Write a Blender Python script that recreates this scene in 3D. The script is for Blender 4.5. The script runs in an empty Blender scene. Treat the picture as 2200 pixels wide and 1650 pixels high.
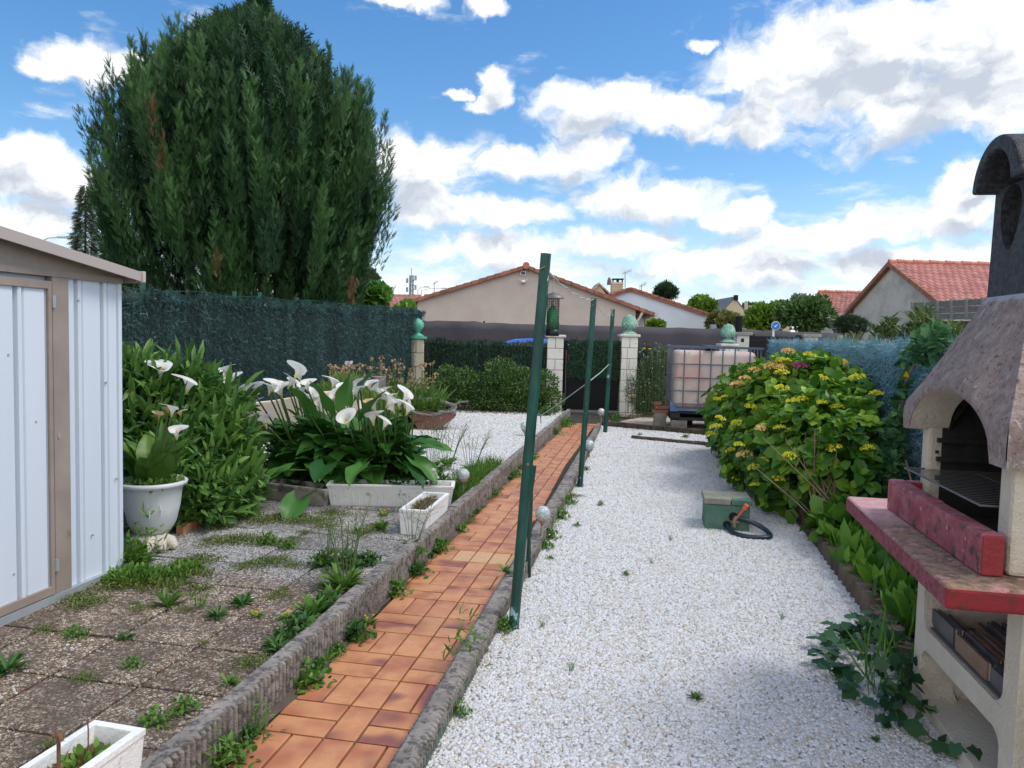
import bpy, math, random
import numpy as np
from mathutils import Vector, Matrix
rng=np.random.default_rng(7); random.seed(7)
S=bpy.context.scene; C=S.collection
# ---------------------------------------------------------------- camera
F=1600.0; YAW=math.radians(10.4); PIT=math.radians(3.6); ROL=math.radians(1.48); H=1.38
def rz(v,a): return Vector((v[0]*math.cos(a)-v[1]*math.sin(a), v[0]*math.sin(a)+v[1]*math.cos(a), v[2]))
_fw=(0,math.cos(PIT),-math.sin(PIT)); _u0=(0,math.sin(PIT),math.cos(PIT))
_rt=(math.cos(ROL),math.sin(ROL)*_u0[1],math.sin(ROL)*_u0[2]); _up=(-math.sin(ROL),math.cos(ROL)*_u0[1],math.cos(ROL)*_u0[2])
FW,RT,UP=rz(_fw,YAW),rz(_rt,YAW),rz(_up,YAW)
cam=bpy.data.cameras.new('camera'); co=bpy.data.objects.new('camera',cam); C.objects.link(co)
co.matrix_world=Matrix(((RT[0],UP[0],-FW[0],0),(RT[1],UP[1],-FW[1],0),(RT[2],UP[2],-FW[2],H),(0,0,0,1)))
cam.sensor_width=36; cam.lens=F/2200*36; cam.clip_start=.05; cam.clip_end=3000
S.camera=co
def ray(x,y): return FW+RT*((x-1100)/F)-UP*((y-825)/F)
HD=rz((0,1,0),YAW)
def gp(x,y,z=0.0):
    d=ray(x,y); t=(z-H)/d[2]; return Vector((d[0]*t,d[1]*t,z))
def dp(x,y,D):
    d=ray(x,y); t=D/(d[0]*HD[0]+d[1]*HD[1]); return Vector((d[0]*t,d[1]*t,H+d[2]*t))
def cw(x,D,z=0.0): # camera-aligned ground coordinates (right, depth) -> world
    return rz((x,D,z),YAW)
# ---------------------------------------------------------------- light and sky
S.view_settings.view_transform='Standard'; S.view_settings.look='None'; S.view_settings.exposure=0.36; S.view_settings.gamma=1
S.render.engine='CYCLES'
SUN_EL=math.radians(57); SUN_AZ=math.radians(82)   # azimuth from +Y towards +X
sd=bpy.data.lights.new('sun','SUN'); sd.energy=1.75; sd.angle=math.radians(20); sd.color=(1,.95,.87)
so=bpy.data.objects.new('sun',sd); C.objects.link(so)
sv=Vector((math.sin(SUN_AZ)*math.cos(SUN_EL),math.cos(SUN_AZ)*math.cos(SUN_EL),math.sin(SUN_EL)))
so.rotation_euler=(-sv).to_track_quat('-Z','Y').to_euler()
W=bpy.data.worlds.new('World'); S.world=W; W.use_nodes=True
wt=W.node_tree; wn=wt.nodes; wl=wt.links; wn.clear()
def azel(x,y):
    d=ray(x,y).normalized(); return math.atan2(d[0],d[1]), math.asin(d[2])
class NT:
    def __init__(s,t): s.t=t
    def n(s,ty,**k):
        a=s.t.nodes.new(ty)
        for q,v in k.items(): setattr(a,q,v)
        return a
    def put(s,sock,v):
        if isinstance(v,bpy.types.NodeSocket): s.t.links.new(v,sock)
        elif v is not None: sock.default_value=v
    def m(s,op,a,b=None,c=None,clamp=False):
        q=s.n('ShaderNodeMath',operation=op,use_clamp=clamp)
        for i,v in enumerate((a,b,c)):
            if v is not None: s.put(q.inputs[i],v)
        return q.outputs[0]
    def v(s,op,a,b=None,c=None):
        q=s.n('ShaderNodeVectorMath',operation=op)
        for i,x in enumerate((a,b,c)):
            if x is not None: s.put(q.inputs[i],x)
        return q.outputs['Value'] if op in('LENGTH','DOT_PRODUCT') else q.outputs[0]
    def noise(s,vec,scale,detail=4,rough=.5,dist=0,out=0):
        q=s.n('ShaderNodeTexNoise'); s.put(q.inputs['Vector'],vec)
        q.inputs['Scale'].default_value=scale; q.inputs['Detail'].default_value=detail; q.inputs['Roughness'].default_value=rough; q.inputs['Distortion'].default_value=dist
        return q.outputs[out]
    def rng(s,x,a,b,lo=0.0,hi=1.0,smooth=False):
        q=s.n('ShaderNodeMapRange'); q.clamp=True
        if smooth: q.interpolation_type='SMOOTHSTEP'
        s.put(q.inputs[0],x)
        for i,v in enumerate((a,b,lo,hi)): s.put(q.inputs[1+i],v)
        return q.outputs[0]
    def mix(s,f,a,b,bt='MIX'):
        q=s.n('ShaderNodeMix',data_type='RGBA',blend_type=bt)
        s.put(q.inputs[0],f)
        for i,v in((6,a),(7,b)):
            if isinstance(v,(tuple,list)): v=(*v[:3],1)
            s.put(q.inputs[i],v)
        return q.outputs[2]
w=NT(wt)
tc=w.n('ShaderNodeTexCoord').outputs['Generated']
sp=w.n('ShaderNodeSeparateXYZ'); wl.new(tc,sp.inputs[0])
az=w.m('ARCTAN2',sp.outputs[0],sp.outputs[1]); el=w.m('ARCSINE',sp.outputs[2])
cb=w.n('ShaderNodeCombineXYZ'); wl.new(az,cb.inputs[0]); wl.new(el,cb.inputs[1]); P0=cb.outputs[0]
BL=[(1860,120,330,150),(2080,90,280,190),(1640,150,150,110),(2010,230,310,95),(1620,245,110,70),(1480,235,90,45),
(1300,225,165,75),(1410,262,130,50),(1235,340,120,68),(930,370,140,105),(850,340,90,75),(1100,350,100,48),(960,450,110,50),
(1062,178,52,55),(1040,215,45,30),(985,190,32,14),(1345,425,125,62),(1450,435,130,55),(1570,465,100,40),(1080,465,125,42),
(195,140,150,62),(120,150,90,40),(40,350,120,55),(120,410,150,75),(60,480,180,50),(850,2,110,22),(1045,5,70,28),(1505,103,36,14),
(2060,455,160,60),(1850,500,210,50),(2090,385,90,36),(1700,520,150,45),(1350,530,160,40),(1080,540,180,45),(1560,570,260,40),(1950,570,260,45)]
def field(P,full=True):
    cur=None
    for(cx,cy,rx,ry)in BL:
        a,e=azel(cx,cy); k=math.cos(math.atan(math.hypot(cx-1100,cy-825)/F))
        ru=rx/F*k; rv=ry/F*k*1.02
        q=w.v('MULTIPLY_ADD',P,(1/ru,1/rv,0),(-a/ru,-e/rv,0)); l=w.v('LENGTH',q)
        cur=l if cur is None else w.m('MINIMUM',cur,l)
    return w.m('SUBTRACT',1.0,cur)
warp=w.noise(P0,9,3,.5,out=1)
warp2=w.noise(P0,34,4,.6,out=1)
Pw=w.v('ADD',w.v('ADD',P0,w.v('MULTIPLY',w.v('SUBTRACT',warp,(.5,.5,.5)),(.09,.06,0))),w.v('MULTIPLY',w.v('SUBTRACT',warp2,(.5,.5,.5)),(.035,.028,0)))
sc=w.v('MULTIPLY',Pw,(1,1.5,1))
n1=w.noise(sc,14,9,.55)
n1b=w.noise(w.v('ADD',sc,(0,.018,0)),13,6,.57)
b1=field(Pw); b2=field(w.v('ADD',Pw,(0.006,.03,0)))
f1=w.m('ADD',w.m('MULTIPLY',b1,1.15),w.m('MULTIPLY',w.m('SUBTRACT',n1,.5),2.1))
# low stratocumulus band towards the horizon
lowv=w.v('MULTIPLY',P0,(1,3.2,1))
nl=w.noise(lowv,9,8,.58); nlb=w.noise(w.v('ADD',lowv,(0,.035,0)),9,8,.58)
lb=w.rng(el,math.radians(14),math.radians(3),-.28,.30)
f2=w.m('ADD',lb,w.m('MULTIPLY',w.m('SUBTRACT',nl,.5),2.4))
f=w.m('MAXIMUM',f1,f2)
dens=w.rng(f,-.10,.58,smooth=True)
# cloud brightness: tops catch the sun, thick undersides go grey
up1=w.m('ADD',w.m('MULTIPLY',b2,1.05),w.m('MULTIPLY',w.m('SUBTRACT',n1b,.5),1.6))
up2=w.m('ADD',lb,w.m('MULTIPLY',w.m('SUBTRACT',nlb,.5),1.8))
grey=w.rng(w.m('MAXIMUM',up1,up2),.2,1.02,smooth=True)
relief=w.m('MULTIPLY',w.m('SUBTRACT',n1b,n1),1.7)
grey=w.m('ADD',grey,relief,clamp=True)
ccol=w.mix(grey,(.90,.91,.92),(.47,.52,.60))
# unseen sky behind the viewer: bright overcast added to fill surfaces facing the camera
bk_=w.v('DOT_PRODUCT',tc,tuple(-HD)); ccol=w.mix(w.rng(bk_,-.05,.35),ccol,(1.30,1.28,1.25))
sky=w.n('ShaderNodeTexSky',sky_type='NISHITA'); sky.sun_disc=False; sky.sun_elevation=SUN_EL; sky.sun_rotation=SUN_AZ; sky.air_density=1.0; sky.dust_density=.6; sky.ozone_density=1.6
hs=w.n('ShaderNodeHueSaturation'); wl.new(sky.outputs[0],hs.inputs['Color']); hs.inputs['Saturation'].default_value=1.32; hs.inputs['Value'].default_value=.138
wisp=w.m('MULTIPLY',w.noise(w.v('MULTIPLY',P0,(1,4,1)),3,6,.6),.0)
hz=w.rng(el,math.radians(12),0.0,0,.45)
base=w.mix(hz,hs.outputs[0],(.55,.72,.95))
dens=w.m('MAXIMUM',dens,w.rng(bk_,0,.4,0,.8)); fin=w.mix(dens,base,ccol)
below=w.rng(el,-.02,0.0)
fin=w.mix(below,(.25,.27,.25),fin)
bg=w.n('ShaderNodeBackground'); wl.new(fin,bg.inputs[0]); bg.inputs[1].default_value=1.0
wo=w.n('ShaderNodeOutputWorld'); wl.new(bg.outputs[0],wo.inputs[0])
# ---------------------------------------------------------------- materials
MATS={}
def srgb(h):
    h=h.lstrip('#'); r=[int(h[i:i+2],16)/255 for i in(0,2,4)]
    return tuple(c/12.92 if c<=.04045 else((c+.055)/1.055)**2.4 for c in r)
def mat(name,c1,c2=None,sc=4,rough=.8,bump=0,bsc=40,metal=0,spec=.5,dirt=None,dirt2=None,stretch=(1,1,1),detail=6,tint=None,trans=0,alpha=None,coat=0,lo=.35,hi=.65,bdist=.01):
    if name in MATS: return MATS[name]
    m=bpy.data.materials.new(name); m.use_nodes=True; t=NT(m.node_tree); bs=m.node_tree.nodes['Principled BSDF']
    pos=t.n('ShaderNodeNewGeometry').outputs['Position']
    if stretch!=(1,1,1): pos=t.v('MULTIPLY',pos,stretch)
    col=(*c1,1)
    if c2 is not None:
        if tint:
            at=t.n('ShaderNodeAttribute',attribute_name='tint').outputs['Fac']
            fac=t.m('ADD',at,t.m('MULTIPLY',t.m('SUBTRACT',t.noise(pos,sc,3),.5),.8),clamp=True)
        else: fac=t.rng(t.noise(pos,sc,detail,.6),lo,hi)
        col=t.mix(fac,c1,c2)
    for dd in(dirt,dirt2):
        if dd: col=t.mix(t.rng(t.noise(pos,dd[1],8,.65),dd[2],dd[3]),col,dd[0])
    t.put(bs.inputs['Base Color'],col)
    bs.inputs['Roughness'].default_value=rough; bs.inputs['Metallic'].default_value=metal; bs.inputs['Specular IOR Level'].default_value=spec
    if coat: bs.inputs['Coat Weight'].default_value=coat
    if bump:
        b=t.n('ShaderNodeBump'); b.inputs['Strength'].default_value=min(1,bump); b.inputs['Distance'].default_value=bdist*max(1,bump)
        t.put(b.inputs['Height'],t.noise(pos,bsc,7,.65)); t.put(bs.inputs['Normal'],b.outputs[0])
    if trans:
        tr=t.n('ShaderNodeBsdfTranslucent'); t.put(tr.inputs[0],col if isinstance(col,bpy.types.NodeSocket) else (*c1,1))
        mx=t.n('ShaderNodeMixShader'); mx.inputs[0].default_value=trans
        t.t.links.new(bs.outputs[0],mx.inputs[1]); t.t.links.new(tr.outputs[0],mx.inputs[2])
        t.t.links.new(mx.outputs[0],m.node_tree.nodes['Material Output'].inputs[0])
    if alpha is not None: bs.inputs['Alpha'].default_value=alpha
    MATS[name]=m; return m
def leafmat(name,c1,c2,sc=2,rough=.5,trans=.28,**k): return mat(name,c1,c2,sc=sc,rough=rough,tint=True,trans=trans,spec=.35,**k)
# ---------------------------------------------------------------- things, parts, meshes
def tag(o,label=None,cat=None,group=None,kind=None):
    if label:o['label']=label
    if cat:o['category']=cat
    if group:o['group']=group
    if kind:o['kind']=kind
    return o
def T(name,label,cat,loc=(0,0,0),group=None,rot=0):
    o=bpy.data.objects.new(name,None); C.objects.link(o); o.location=loc; o.rotation_euler=(0,0,rot); o.empty_display_size=.1
    return tag(o,label,cat,group)
def wloc(o):
    l=Vector((0,0,0))
    while o is not None: l+=o.location; o=o.parent
    return l
def link(name,me,m,parent=None,origin=None,local=False):
    if isinstance(m,(list,tuple)):
        for x in m: me.materials.append(x)
    elif m: me.materials.append(m)
    o=bpy.data.objects.new(name,me); C.objects.link(o)
    sh=Vector((0,0,0))
    if parent is not None:
        o.parent=parent
        if not local: sh=wloc(parent)
    elif origin is not None: sh=Vector(origin); o.location=sh
    elif not local and len(me.vertices):
        n=len(me.vertices); a=np.empty(n*3,'f'); me.vertices.foreach_get('co',a); a=a.reshape(-1,3)
        sh=Vector(((a[:,0].min()+a[:,0].max())/2,(a[:,1].min()+a[:,1].max())/2,a[:,2].min())); o.location=sh
    if sh.length>0:
        n=len(me.vertices); a=np.empty(n*3,'f'); me.vertices.foreach_get('co',a); a=a.reshape(-1,3)-np.array(sh); me.vertices.foreach_set('co',a.ravel()); me.update()
    return o
def dup(o,parent=None):
    c=o.copy(); C.objects.link(c)
    if parent is not None: c.parent=parent
    for ch in list(o.children): dup(ch,c)
    return c
def copy(root,loc,rot=0,label=None,scale=None):
    c=dup(root); c.location=loc; c.rotation_euler=(0,0,rot)
    if label:c['label']=label
    if scale:c.scale=(scale,)*3
    return c
class MB:
    def __init__(s): s.v=[];s.f=[];s.mi=[];s.sm=[]
    def add(s,v,f,mi=0,sm=False):
        b=len(s.v); s.v+=[tuple(x) for x in v]
        for q in f: s.f.append([i+b for i in q]); s.mi.append(mi); s.sm.append(sm)
        return s
    def box(s,a,b,mi=0):
        x0,y0,z0=a;x1,y1,z1=b
        return s.add([(x0,y0,z0),(x1,y0,z0),(x1,y1,z0),(x0,y1,z0),(x0,y0,z1),(x1,y0,z1),(x1,y1,z1),(x0,y1,z1)],
            [(3,2,1,0),(4,5,6,7),(0,1,5,4),(1,2,6,5),(2,3,7,6),(3,0,4,7)],mi)
    def prism(s,pts,d,mi=0): # pts: closed outline (3d), extruded by vector d
        n=len(pts); d=Vector(d); A=[Vector(p) for p in pts]
        nn=Vector((0,0,0))
        for i in range(n): nn+=A[i].cross(A[(i+1)%n])
        fl=nn.dot(d)>0
        f=[list(range(n)),list(range(2*n-1,n-1,-1))] if not fl else [list(range(n-1,-1,-1)),list(range(n,2*n))]
        for i in range(n):
            j=(i+1)%n; q=[i,j,j+n,i+n]; f.append(q if fl else q[::-1])
        return s.add(A+[p+d for p in A],f,mi)
    def beam(s,p,q,w,h,mi=0,up=(0,0,1)):
        p,q=Vector(p),Vector(q); d=(q-p).normalized(); u=Vector(up); r=d.cross(u)
        if r.length<1e-4: r=Vector((1,0,0))
        r.normalize(); u=r.cross(d)
        o=[p+r*(a*w/2)+u*(b*h/2) for a,b in((-1,-1),(1,-1),(1,1),(-1,1))]
        return s.prism(o,q-p,mi)
    def tube(s,pts,r,n=8,mi=0,cap=True,sm=True):
        pts=[Vector(p) for p in pts]; rr=r if isinstance(r,(list,tuple)) else [r]*len(pts)
        V=[];Fc=[];ref=None
        for i,p in enumerate(pts):
            d=(pts[min(i+1,len(pts)-1)]-pts[max(i-1,0)]).normalized()
            if ref is None: ref=Vector((0,0,1)) if abs(d.z)<.9 else Vector((1,0,0))
            a=d.cross(ref).normalized(); b=a.cross(d).normalized(); ref=b
            for k in range(n):
                t=2*math.pi*k/n; V.append(p+a*(rr[i]*math.cos(t))+b*(rr[i]*math.sin(t)))
        for i in range(len(pts)-1):
            for k in range(n): Fc.append([i*n+k,i*n+(k+1)%n,(i+1)*n+(k+1)%n,(i+1)*n+k])
        s.add(V,Fc,mi,sm)
        if cap: s.add(V[:n],[list(range(n-1,-1,-1))],mi); s.add(V[-n:],[list(range(n))],mi)
        return s
    def lathe(s,prof,c,n=32,mi=0,sm=True,wob=None):
        c=Vector(c);V=[];Fc=[]
        for(r,z)in prof:
            for k in range(n):
                t=2*math.pi*k/n; q=r*(1+(wob(t,z) if wob else 0)); V.append(c+Vector((q*math.cos(t),q*math.sin(t),z)))
        for i in range(len(prof)-1):
            for k in range(n): Fc.append([i*n+k,i*n+(k+1)%n,(i+1)*n+(k+1)%n,(i+1)*n+k])
        s.add(V,Fc,mi,sm)
        if prof[0][0]>1e-5: s.add(V[:n],[list(range(n-1,-1,-1))],mi)
        if prof[-1][0]>1e-5: s.add(V[-n:],[list(range(n))],mi)
        return s
    def grid(s,fn,nu,nv,mi=0,sm=True,flip=False):
        V=[fn(i/nu,j/nv) for j in range(nv+1) for i in range(nu+1)]
        Fc=[]
        for j in range(nv):
            for i in range(nu):
                a=j*(nu+1)+i; q=[a,a+1,a+nu+2,a+nu+1]; Fc.append(q[::-1] if flip else q)
        return s.add(V,Fc,mi,sm)
    def jitter(s,a,seed=1):
        r=random.Random(seed); cache={}
        o=[]
        for v in s.v:
            k=(round(v[0],4),round(v[1],4),round(v[2],4))
            if k not in cache: cache[k]=(r.uniform(-a,a),r.uniform(-a,a),r.uniform(-a,a))
            j=cache[k]; o.append((v[0]+j[0],v[1]+j[1],v[2]+j[2]))
        s.v=o; return s
    def build(s,name,m,parent=None,bevel=0,origin=None,local=False,label=None,seg=2):
        me=bpy.data.meshes.new(name); me.from_pydata([tuple(v) for v in s.v],[],s.f)
        me.polygons.foreach_set('material_index',s.mi); me.polygons.foreach_set('use_smooth',s.sm); me.update()
        o=link(name,me,m,parent,origin,local)
        if bevel:
            b=o.modifiers.new('bevel','BEVEL'); b.width=bevel; b.segments=seg; b.limit_method='ANGLE'; b.angle_limit=.6
        if label:o['label']=label
        return o
# numpy leaf scattering
def npmesh(name,V,Fc,nper,m,parent=None,tint=None,smooth=False,local=False,origin=None):
    me=bpy.data.meshes.new(name); nv=len(V); me.vertices.add(nv); me.vertices.foreach_set('co',V.astype('f').ravel())
    k=Fc.shape[1]; nf=len(Fc); me.loops.add(nf*k); me.loops.foreach_set('vertex_index',Fc.astype('i').ravel())
    me.polygons.add(nf); me.polygons.foreach_set('loop_start',np.arange(0,nf*k,k,dtype='i'))
    me.update(calc_edges=True)
    if smooth: me.polygons.foreach_set('use_smooth',[True]*nf)
    if tint is not None:
        a=me.attributes.new('tint','FLOAT','POINT'); a.data.foreach_set('value',np.asarray(tint,'f'))
    return link(name,me,m,parent,origin,local)
def nrm(a): return a/np.maximum(np.linalg.norm(a,axis=-1,keepdims=True),1e-9)
def frames(d,nh):
    y=nrm(d); x=nrm(np.cross(y,nh)); z=np.cross(x,y); return np.stack([x,y,z],-1)
def scatter(name,tv,tf,pos,d,nh,size,m,parent=None,tint=None,smooth=False,local=False,wid=None):
    tv=np.array(tv,float); tf=np.array(tf,int); N=len(pos); R=frames(d,nh)
    sz=np.broadcast_to(np.asarray(size,float),(N,)); sc=np.repeat(sz[:,None],3,1).copy()
    if wid is not None: sc[:,0]*=wid
    V=np.einsum('nij,nkj->nki',R,tv[None]*sc[:,None,:])+pos[:,None,:]
    Fc=(tf[None]+(np.arange(N)*len(tv))[:,None,None]).reshape(-1,tf.shape[1])
    if tint is None: tint=rng.random(N)
    return npmesh(name,V.reshape(-1,3),Fc,len(tv),m,parent,np.repeat(tint,len(tv)),smooth,local)
def rdir(n,up=0.0):
    a=rng.normal(size=(n,3)); a=nrm(a); a[:,2]+=up; return nrm(a)
# leaf templates: length 1 along +Y, normal +Z
OVAL=([(0,0,0),(-.26,.3,.05),(.26,.3,.05),(0,.32,0),(-.22,.68,.03),(.22,.68,.03),(0,.7,-.03),(0,1,-.12)],
 [(0,3,1,1),(0,2,3,3),(1,3,6,4),(3,2,5,6),(4,6,7,7),(6,5,7,7)])
OVAL=(OVAL[0],[(0,3,1),(0,2,3),(1,3,6),(1,6,4),(3,2,5),(3,5,6),(4,6,7),(6,5,7)])
NARROW=([(x*.35,y,z) for x,y,z in OVAL[0]],OVAL[1])
BLADE=([(-.03,0,0),(.03,0,0),(-.035,.4,.03),(.035,.4,.03),(-.022,.75,-.02),(.022,.75,-.02),(0,1,-.14)],[(0,1,3),(0,3,2),(2,3,5),(2,5,4),(4,5,6)])
def spray(n=7,w=.05):
    v=[];f=[]
    def tri(a,b,wd):
        a=np.array(a);b=np.array(b);d=b-a;s=np.array([-d[1],d[0],0]);s=s/np.linalg.norm(s)*wd
        k=len(v);v.extend([tuple(a-s),tuple(a+s),tuple(b)]);f.append((k,k+1,k+2))
    tri((0,0,0),(0,1,.04),w)
    for i in range(n):
        y=.08+.8*i/n; l=.38*(1-.55*i/n); sgn=1 if i%2 else -1
        tri((0,y,0),(sgn*l*.62,y+l*.8,.04*sgn),w*.9)
    return v,f
SPRAY=spray()
STAR=([(0,0,0),(.45,.1,.05),(.36,.30,0),(.46,.56,.0),(.27,.66,0),(0,1,-.1),(-.27,.66,0),(-.46,.56,0),(-.36,.30,0),(-.45,.1,.05)],
 [(0,1,2),(0,2,8),(0,8,9),(2,3,4),(2,4,6),(2,6,8),(8,6,7),(4,5,6)])
def blobpts(blobs,n,shell=.55):
    """points and outward normals spread through a set of ellipsoids (centre, radii)"""
    vol=np.array([b[1][0]*b[1][1]+b[1][1]*b[1][2]+b[1][0]*b[1][2] for b in blobs]); cnt=np.maximum((vol/vol.sum()*n).astype(int),3)
    P=[];N=[]
    for(c,r),k in zip(blobs,cnt):
        u=rdir(k); rad=(shell**3+(1-shell**3)*rng.random(k))**(1/3); rad*=1+.12*rng.normal(size=k)*(rng.random(k)<.25)
        P.append(np.array(c)+u*rad[:,None]*np.array(r)); N.append(nrm(u/np.array(r)))
    return np.concatenate(P),np.concatenate(N)
def foliage(name,blobs,n,size,tpl,m,parent,up=.4,droop=0,shell=.5,jit=.6,zmin=0.02):
    P,N=blobpts(blobs,n,shell)
    k=P[:,2]>zmin; P,N=P[k],N[k]; n=len(P)
    d=nrm(N+rdir(n)*jit+np.array([0,0,up-droop])); nh=nrm(N*.6+np.array([0,0,.8])+rdir(n)*.5)
    return scatter(name,*tpl,P,d,nh,size*rng.uniform(.65,1.25,n),m,parent)
def subblobs(c,r,k,fr=.38,seed=0,flat=.8):
    """lumpy crown: small ellipsoids over the surface of a big one, plus a core"""
    g=np.random.default_rng(seed); out=[(tuple(c),tuple(np.array(r)*.72))]
    for i in range(k):
        u=g.normal(size=3); u/=np.linalg.norm(u); u[2]=abs(u[2])*.9-.15 if g.random()<flat else u[2]
        q=g.uniform(.7,1.25)*fr*min(r); out.append((tuple(np.array(c)+u*np.array(r)*g.uniform(.6,.85)),(q*1.1,q*1.1,q)))
    return out
def tree(name,label,cat,base,blobs,n,leaf,tpl,lm,tm,th=.06,limbs=6,group=None,**k):
    t=T(name,label,cat,base,group)
    foliage('crown',blobs,n,leaf,tpl,lm,t,**k)
    mb=MB(); b=Vector(base); top=Vector(blobs[0][0])
    mid=b.lerp(top,.55)+Vector((random.uniform(-.1,.1),random.uniform(-.1,.1),0))
    mb.tube([b-Vector((0,0,.05)),b.lerp(mid,.5),mid,top],[th,th*.8,th*.6,th*.3],8)
    for i in range(min(limbs,len(blobs)-1)):
        q=Vector(blobs[1+i][0]); mb.tube([mid.lerp(b,.3*random.random()),mid.lerp(q,.5)+Vector((0,0,.05)),q],[th*.45,th*.3,th*.12],6)
    mb.build('trunk',tm,t)
    return t
# ================================================================ GROUND AND PAVING
M=mat
m_soil=M('soil',(.075,.055,.04),(.13,.10,.075),sc=6,bump=1,bsc=60,rough=.95)
m_ground=M('far_ground',(.07,.09,.04),(.16,.15,.10),sc=.4,rough=.95)
m_asph=M('asphalt',(.05,.05,.052),(.075,.073,.07),sc=3,bump=.4,bsc=150,rough=.9)
m_conc=M('concrete',(.20,.19,.175),(.33,.31,.285),sc=7,bump=1,bsc=70,rough=.95,dirt=((.06,.055,.05),14,.52,.72),bdist=.006)
m_kerb=M('kerb_concrete',(.20,.18,.165),(.33,.30,.275),sc=9,bump=1,bsc=120,rough=.97,dirt=((.05,.045,.042),30,.48,.64),dirt2=((.33,.32,.30),30,.62,.75),bdist=.006)
m_dark=M('dark_joint',(.035,.03,.025),(.06,.05,.04),sc=20,rough=1,bump=.6,bsc=200)
def struct(name,mb,m,**k): return tag(mb.build(name,m,**k),kind='structure')
def sheet(name,pts,z,m,th=None):
    mb=MB(); P=[(p[0],p[1],z) for p in pts]
    if th: mb.prism(P,(0,0,-th))
    else: mb.add(P,[list(range(len(P)))])
    return struct(name,mb,m)
sheet('ground',[(-1500,-1500),(1500,-1500),(1500,1500),(-1500,1500)],-.06,m_ground)
r0=[cw(-60,14.6),cw(60,14.6),cw(60,21.6),cw(-60,21.6)]
sheet('road',r0,-.04,m_asph)
sheet('path_bed',[(-1.75,.4),(-.3,.4),(-.3,14.1),(-1.75,14.1)],-.012,m_dark)
# terracotta tiles, basket pattern: one real tile per cell
b=.1145; RL=-1.045  # RL = first long joint
mtile=bpy.data.materials.new('terracotta'); mtile.use_nodes=True; t=NT(mtile.node_tree); bs=mtile.node_tree.nodes['Principled BSDF']
pos=t.n('ShaderNodeNewGeometry').outputs['Position']; tt=t.n('ShaderNodeAttribute',attribute_name='tint').outputs['Fac']
off=t.v('ADD',pos,t.v('MULTIPLY',t.n('ShaderNodeCombineXYZ').outputs[0],(1,1,1)))
cx=t.n('ShaderNodeCombineXYZ'); t.put(cx.inputs[2],t.m('MULTIPLY',tt,37.0)); off=t.v('ADD',pos,cx.outputs[0])
cl=t.rng(t.noise(off,6.5,2,.5),.40,.66)
c=t.mix(cl,(.60,.28,.125),(.43,.155,.075)); c=t.mix(t.rng(t.noise(off,5,1,.5,0),.6,.72),c,(.26,.09,.07))
c=t.mix(t.rng(tt,.93,.94),c,(.60,.36,.17))
c=t.mix(t.m('MULTIPLY',t.rng(t.noise(pos,30,6,.7),.45,.75),.35),c,(.30,.17,.12))
c=t.mix(t.rng(t.noise(t.v('MULTIPLY',pos,(1,1,1)),2.3,6,.7),.62,.72,0,.55),c,(.16,.11,.08))
t.put(bs.inputs['Base Color'],c); bs.inputs['Roughness'].default_value=.42
t.put(bs.inputs['Roughness'],t.rng(t.noise(pos,60,5,.7),.3,.7,.32,.62))
bu=t.n('ShaderNodeBump'); bu.inputs['Strength'].default_value=.35; bu.inputs['Distance'].default_value=.002; t.put(bu.inputs['Height'],t.noise(pos,120,5,.6)); t.put(bs.inputs['Normal'],bu.outputs[0])
TV=[];TF=[];TT=[]
def tile(x0,y0,x1,y1):
    g=.0044; h=.0035; x0+=g;x1-=g;y0+=g;y1-=g
    if x1-x0<.02 or y1-y0<.02:return
    z=random.uniform(-.0008,.0008); k=len(TV); sk=[random.uniform(-.0012,.0012) for _ in range(4)]
    zz=[z+s*.6 for s in sk]
    TV.extend([(x0,y0,-.02),(x1,y0,-.02),(x1,y1,-.02),(x0,y1,-.02),(x0,y0,-.002+z),(x1,y0,-.002+z),(x1,y1,-.002+z),(x0,y1,-.002+z),
       (x0+h,y0+h,zz[0]),(x1-h,y0+h,zz[1]),(x1-h,y1-h,zz[2]),(x0+h,y1-h,zz[3])])
    for q in((0,1,5,4),(1,2,6,5),(2,3,7,6),(3,0,4,7),(4,5,9,8),(5,6,10,9),(6,7,11,10),(7,4,8,11),(8,9,10,11)): TF.append([i+k for i in q])
    tv=random.random()*.92
    if 4.30<y0<4.60 and x0<-.8 and x0>-1.2 and y1-y0>.2: tv=.97
    TT.extend([tv]*12)
def kx(y): # inner edge of the right kerb
    return np.interp(y,[0,2.2,4.1,8,11.6,14],[-.765,-.765,-.765,-.86,-.83,-.4])
def lx(y): return np.interp(y,[0,12.8,13.0,14],[-1.30,-1.31,-1.55,-1.6])
j0=2.31-.229*9
for j in range(52):
    y0=j0+j*.229; y1=y0+.229; 
    if y1<.5 or y0>13.9: continue
    xm=(y0+y1)/2; R=float(kx(xm)); Lx=float(lx(xm)); ym=(y0+y1)/2
    if j%2==0:
        x=RL-.1145*6
        while x<R:
            a,bb=max(x,Lx),min(x+.1145,R)
            if bb-a>.015: tile(a,y0,bb,y1)
            x+=.1145
    else:
        for(a,bb)in((RL-.1145*6,RL-.1145*4+0),(RL-.1145*4,RL-.1145*2),(RL-.229,RL)):
            a,bb=max(a,Lx),min(bb,R)
            if bb-a>.015: tile(a,y0,bb,ym); tile(a,ym,bb,y1)
        tile(RL,y0,RL+.1145,y1)
        x=RL+.1145
        while x<R:
            bb=min(x+.229,R)
            if bb-x>.015: tile(x,y0,bb,ym); tile(x,ym,bb,y1)
            x+=.229
me=bpy.data.meshes.new('path'); me.from_pydata(TV,[],TF); a=me.attributes.new('tint','FLOAT','POINT'); a.data.foreach_set('value',TT)
tag(link('path',me,mtile),kind='structure')
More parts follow.
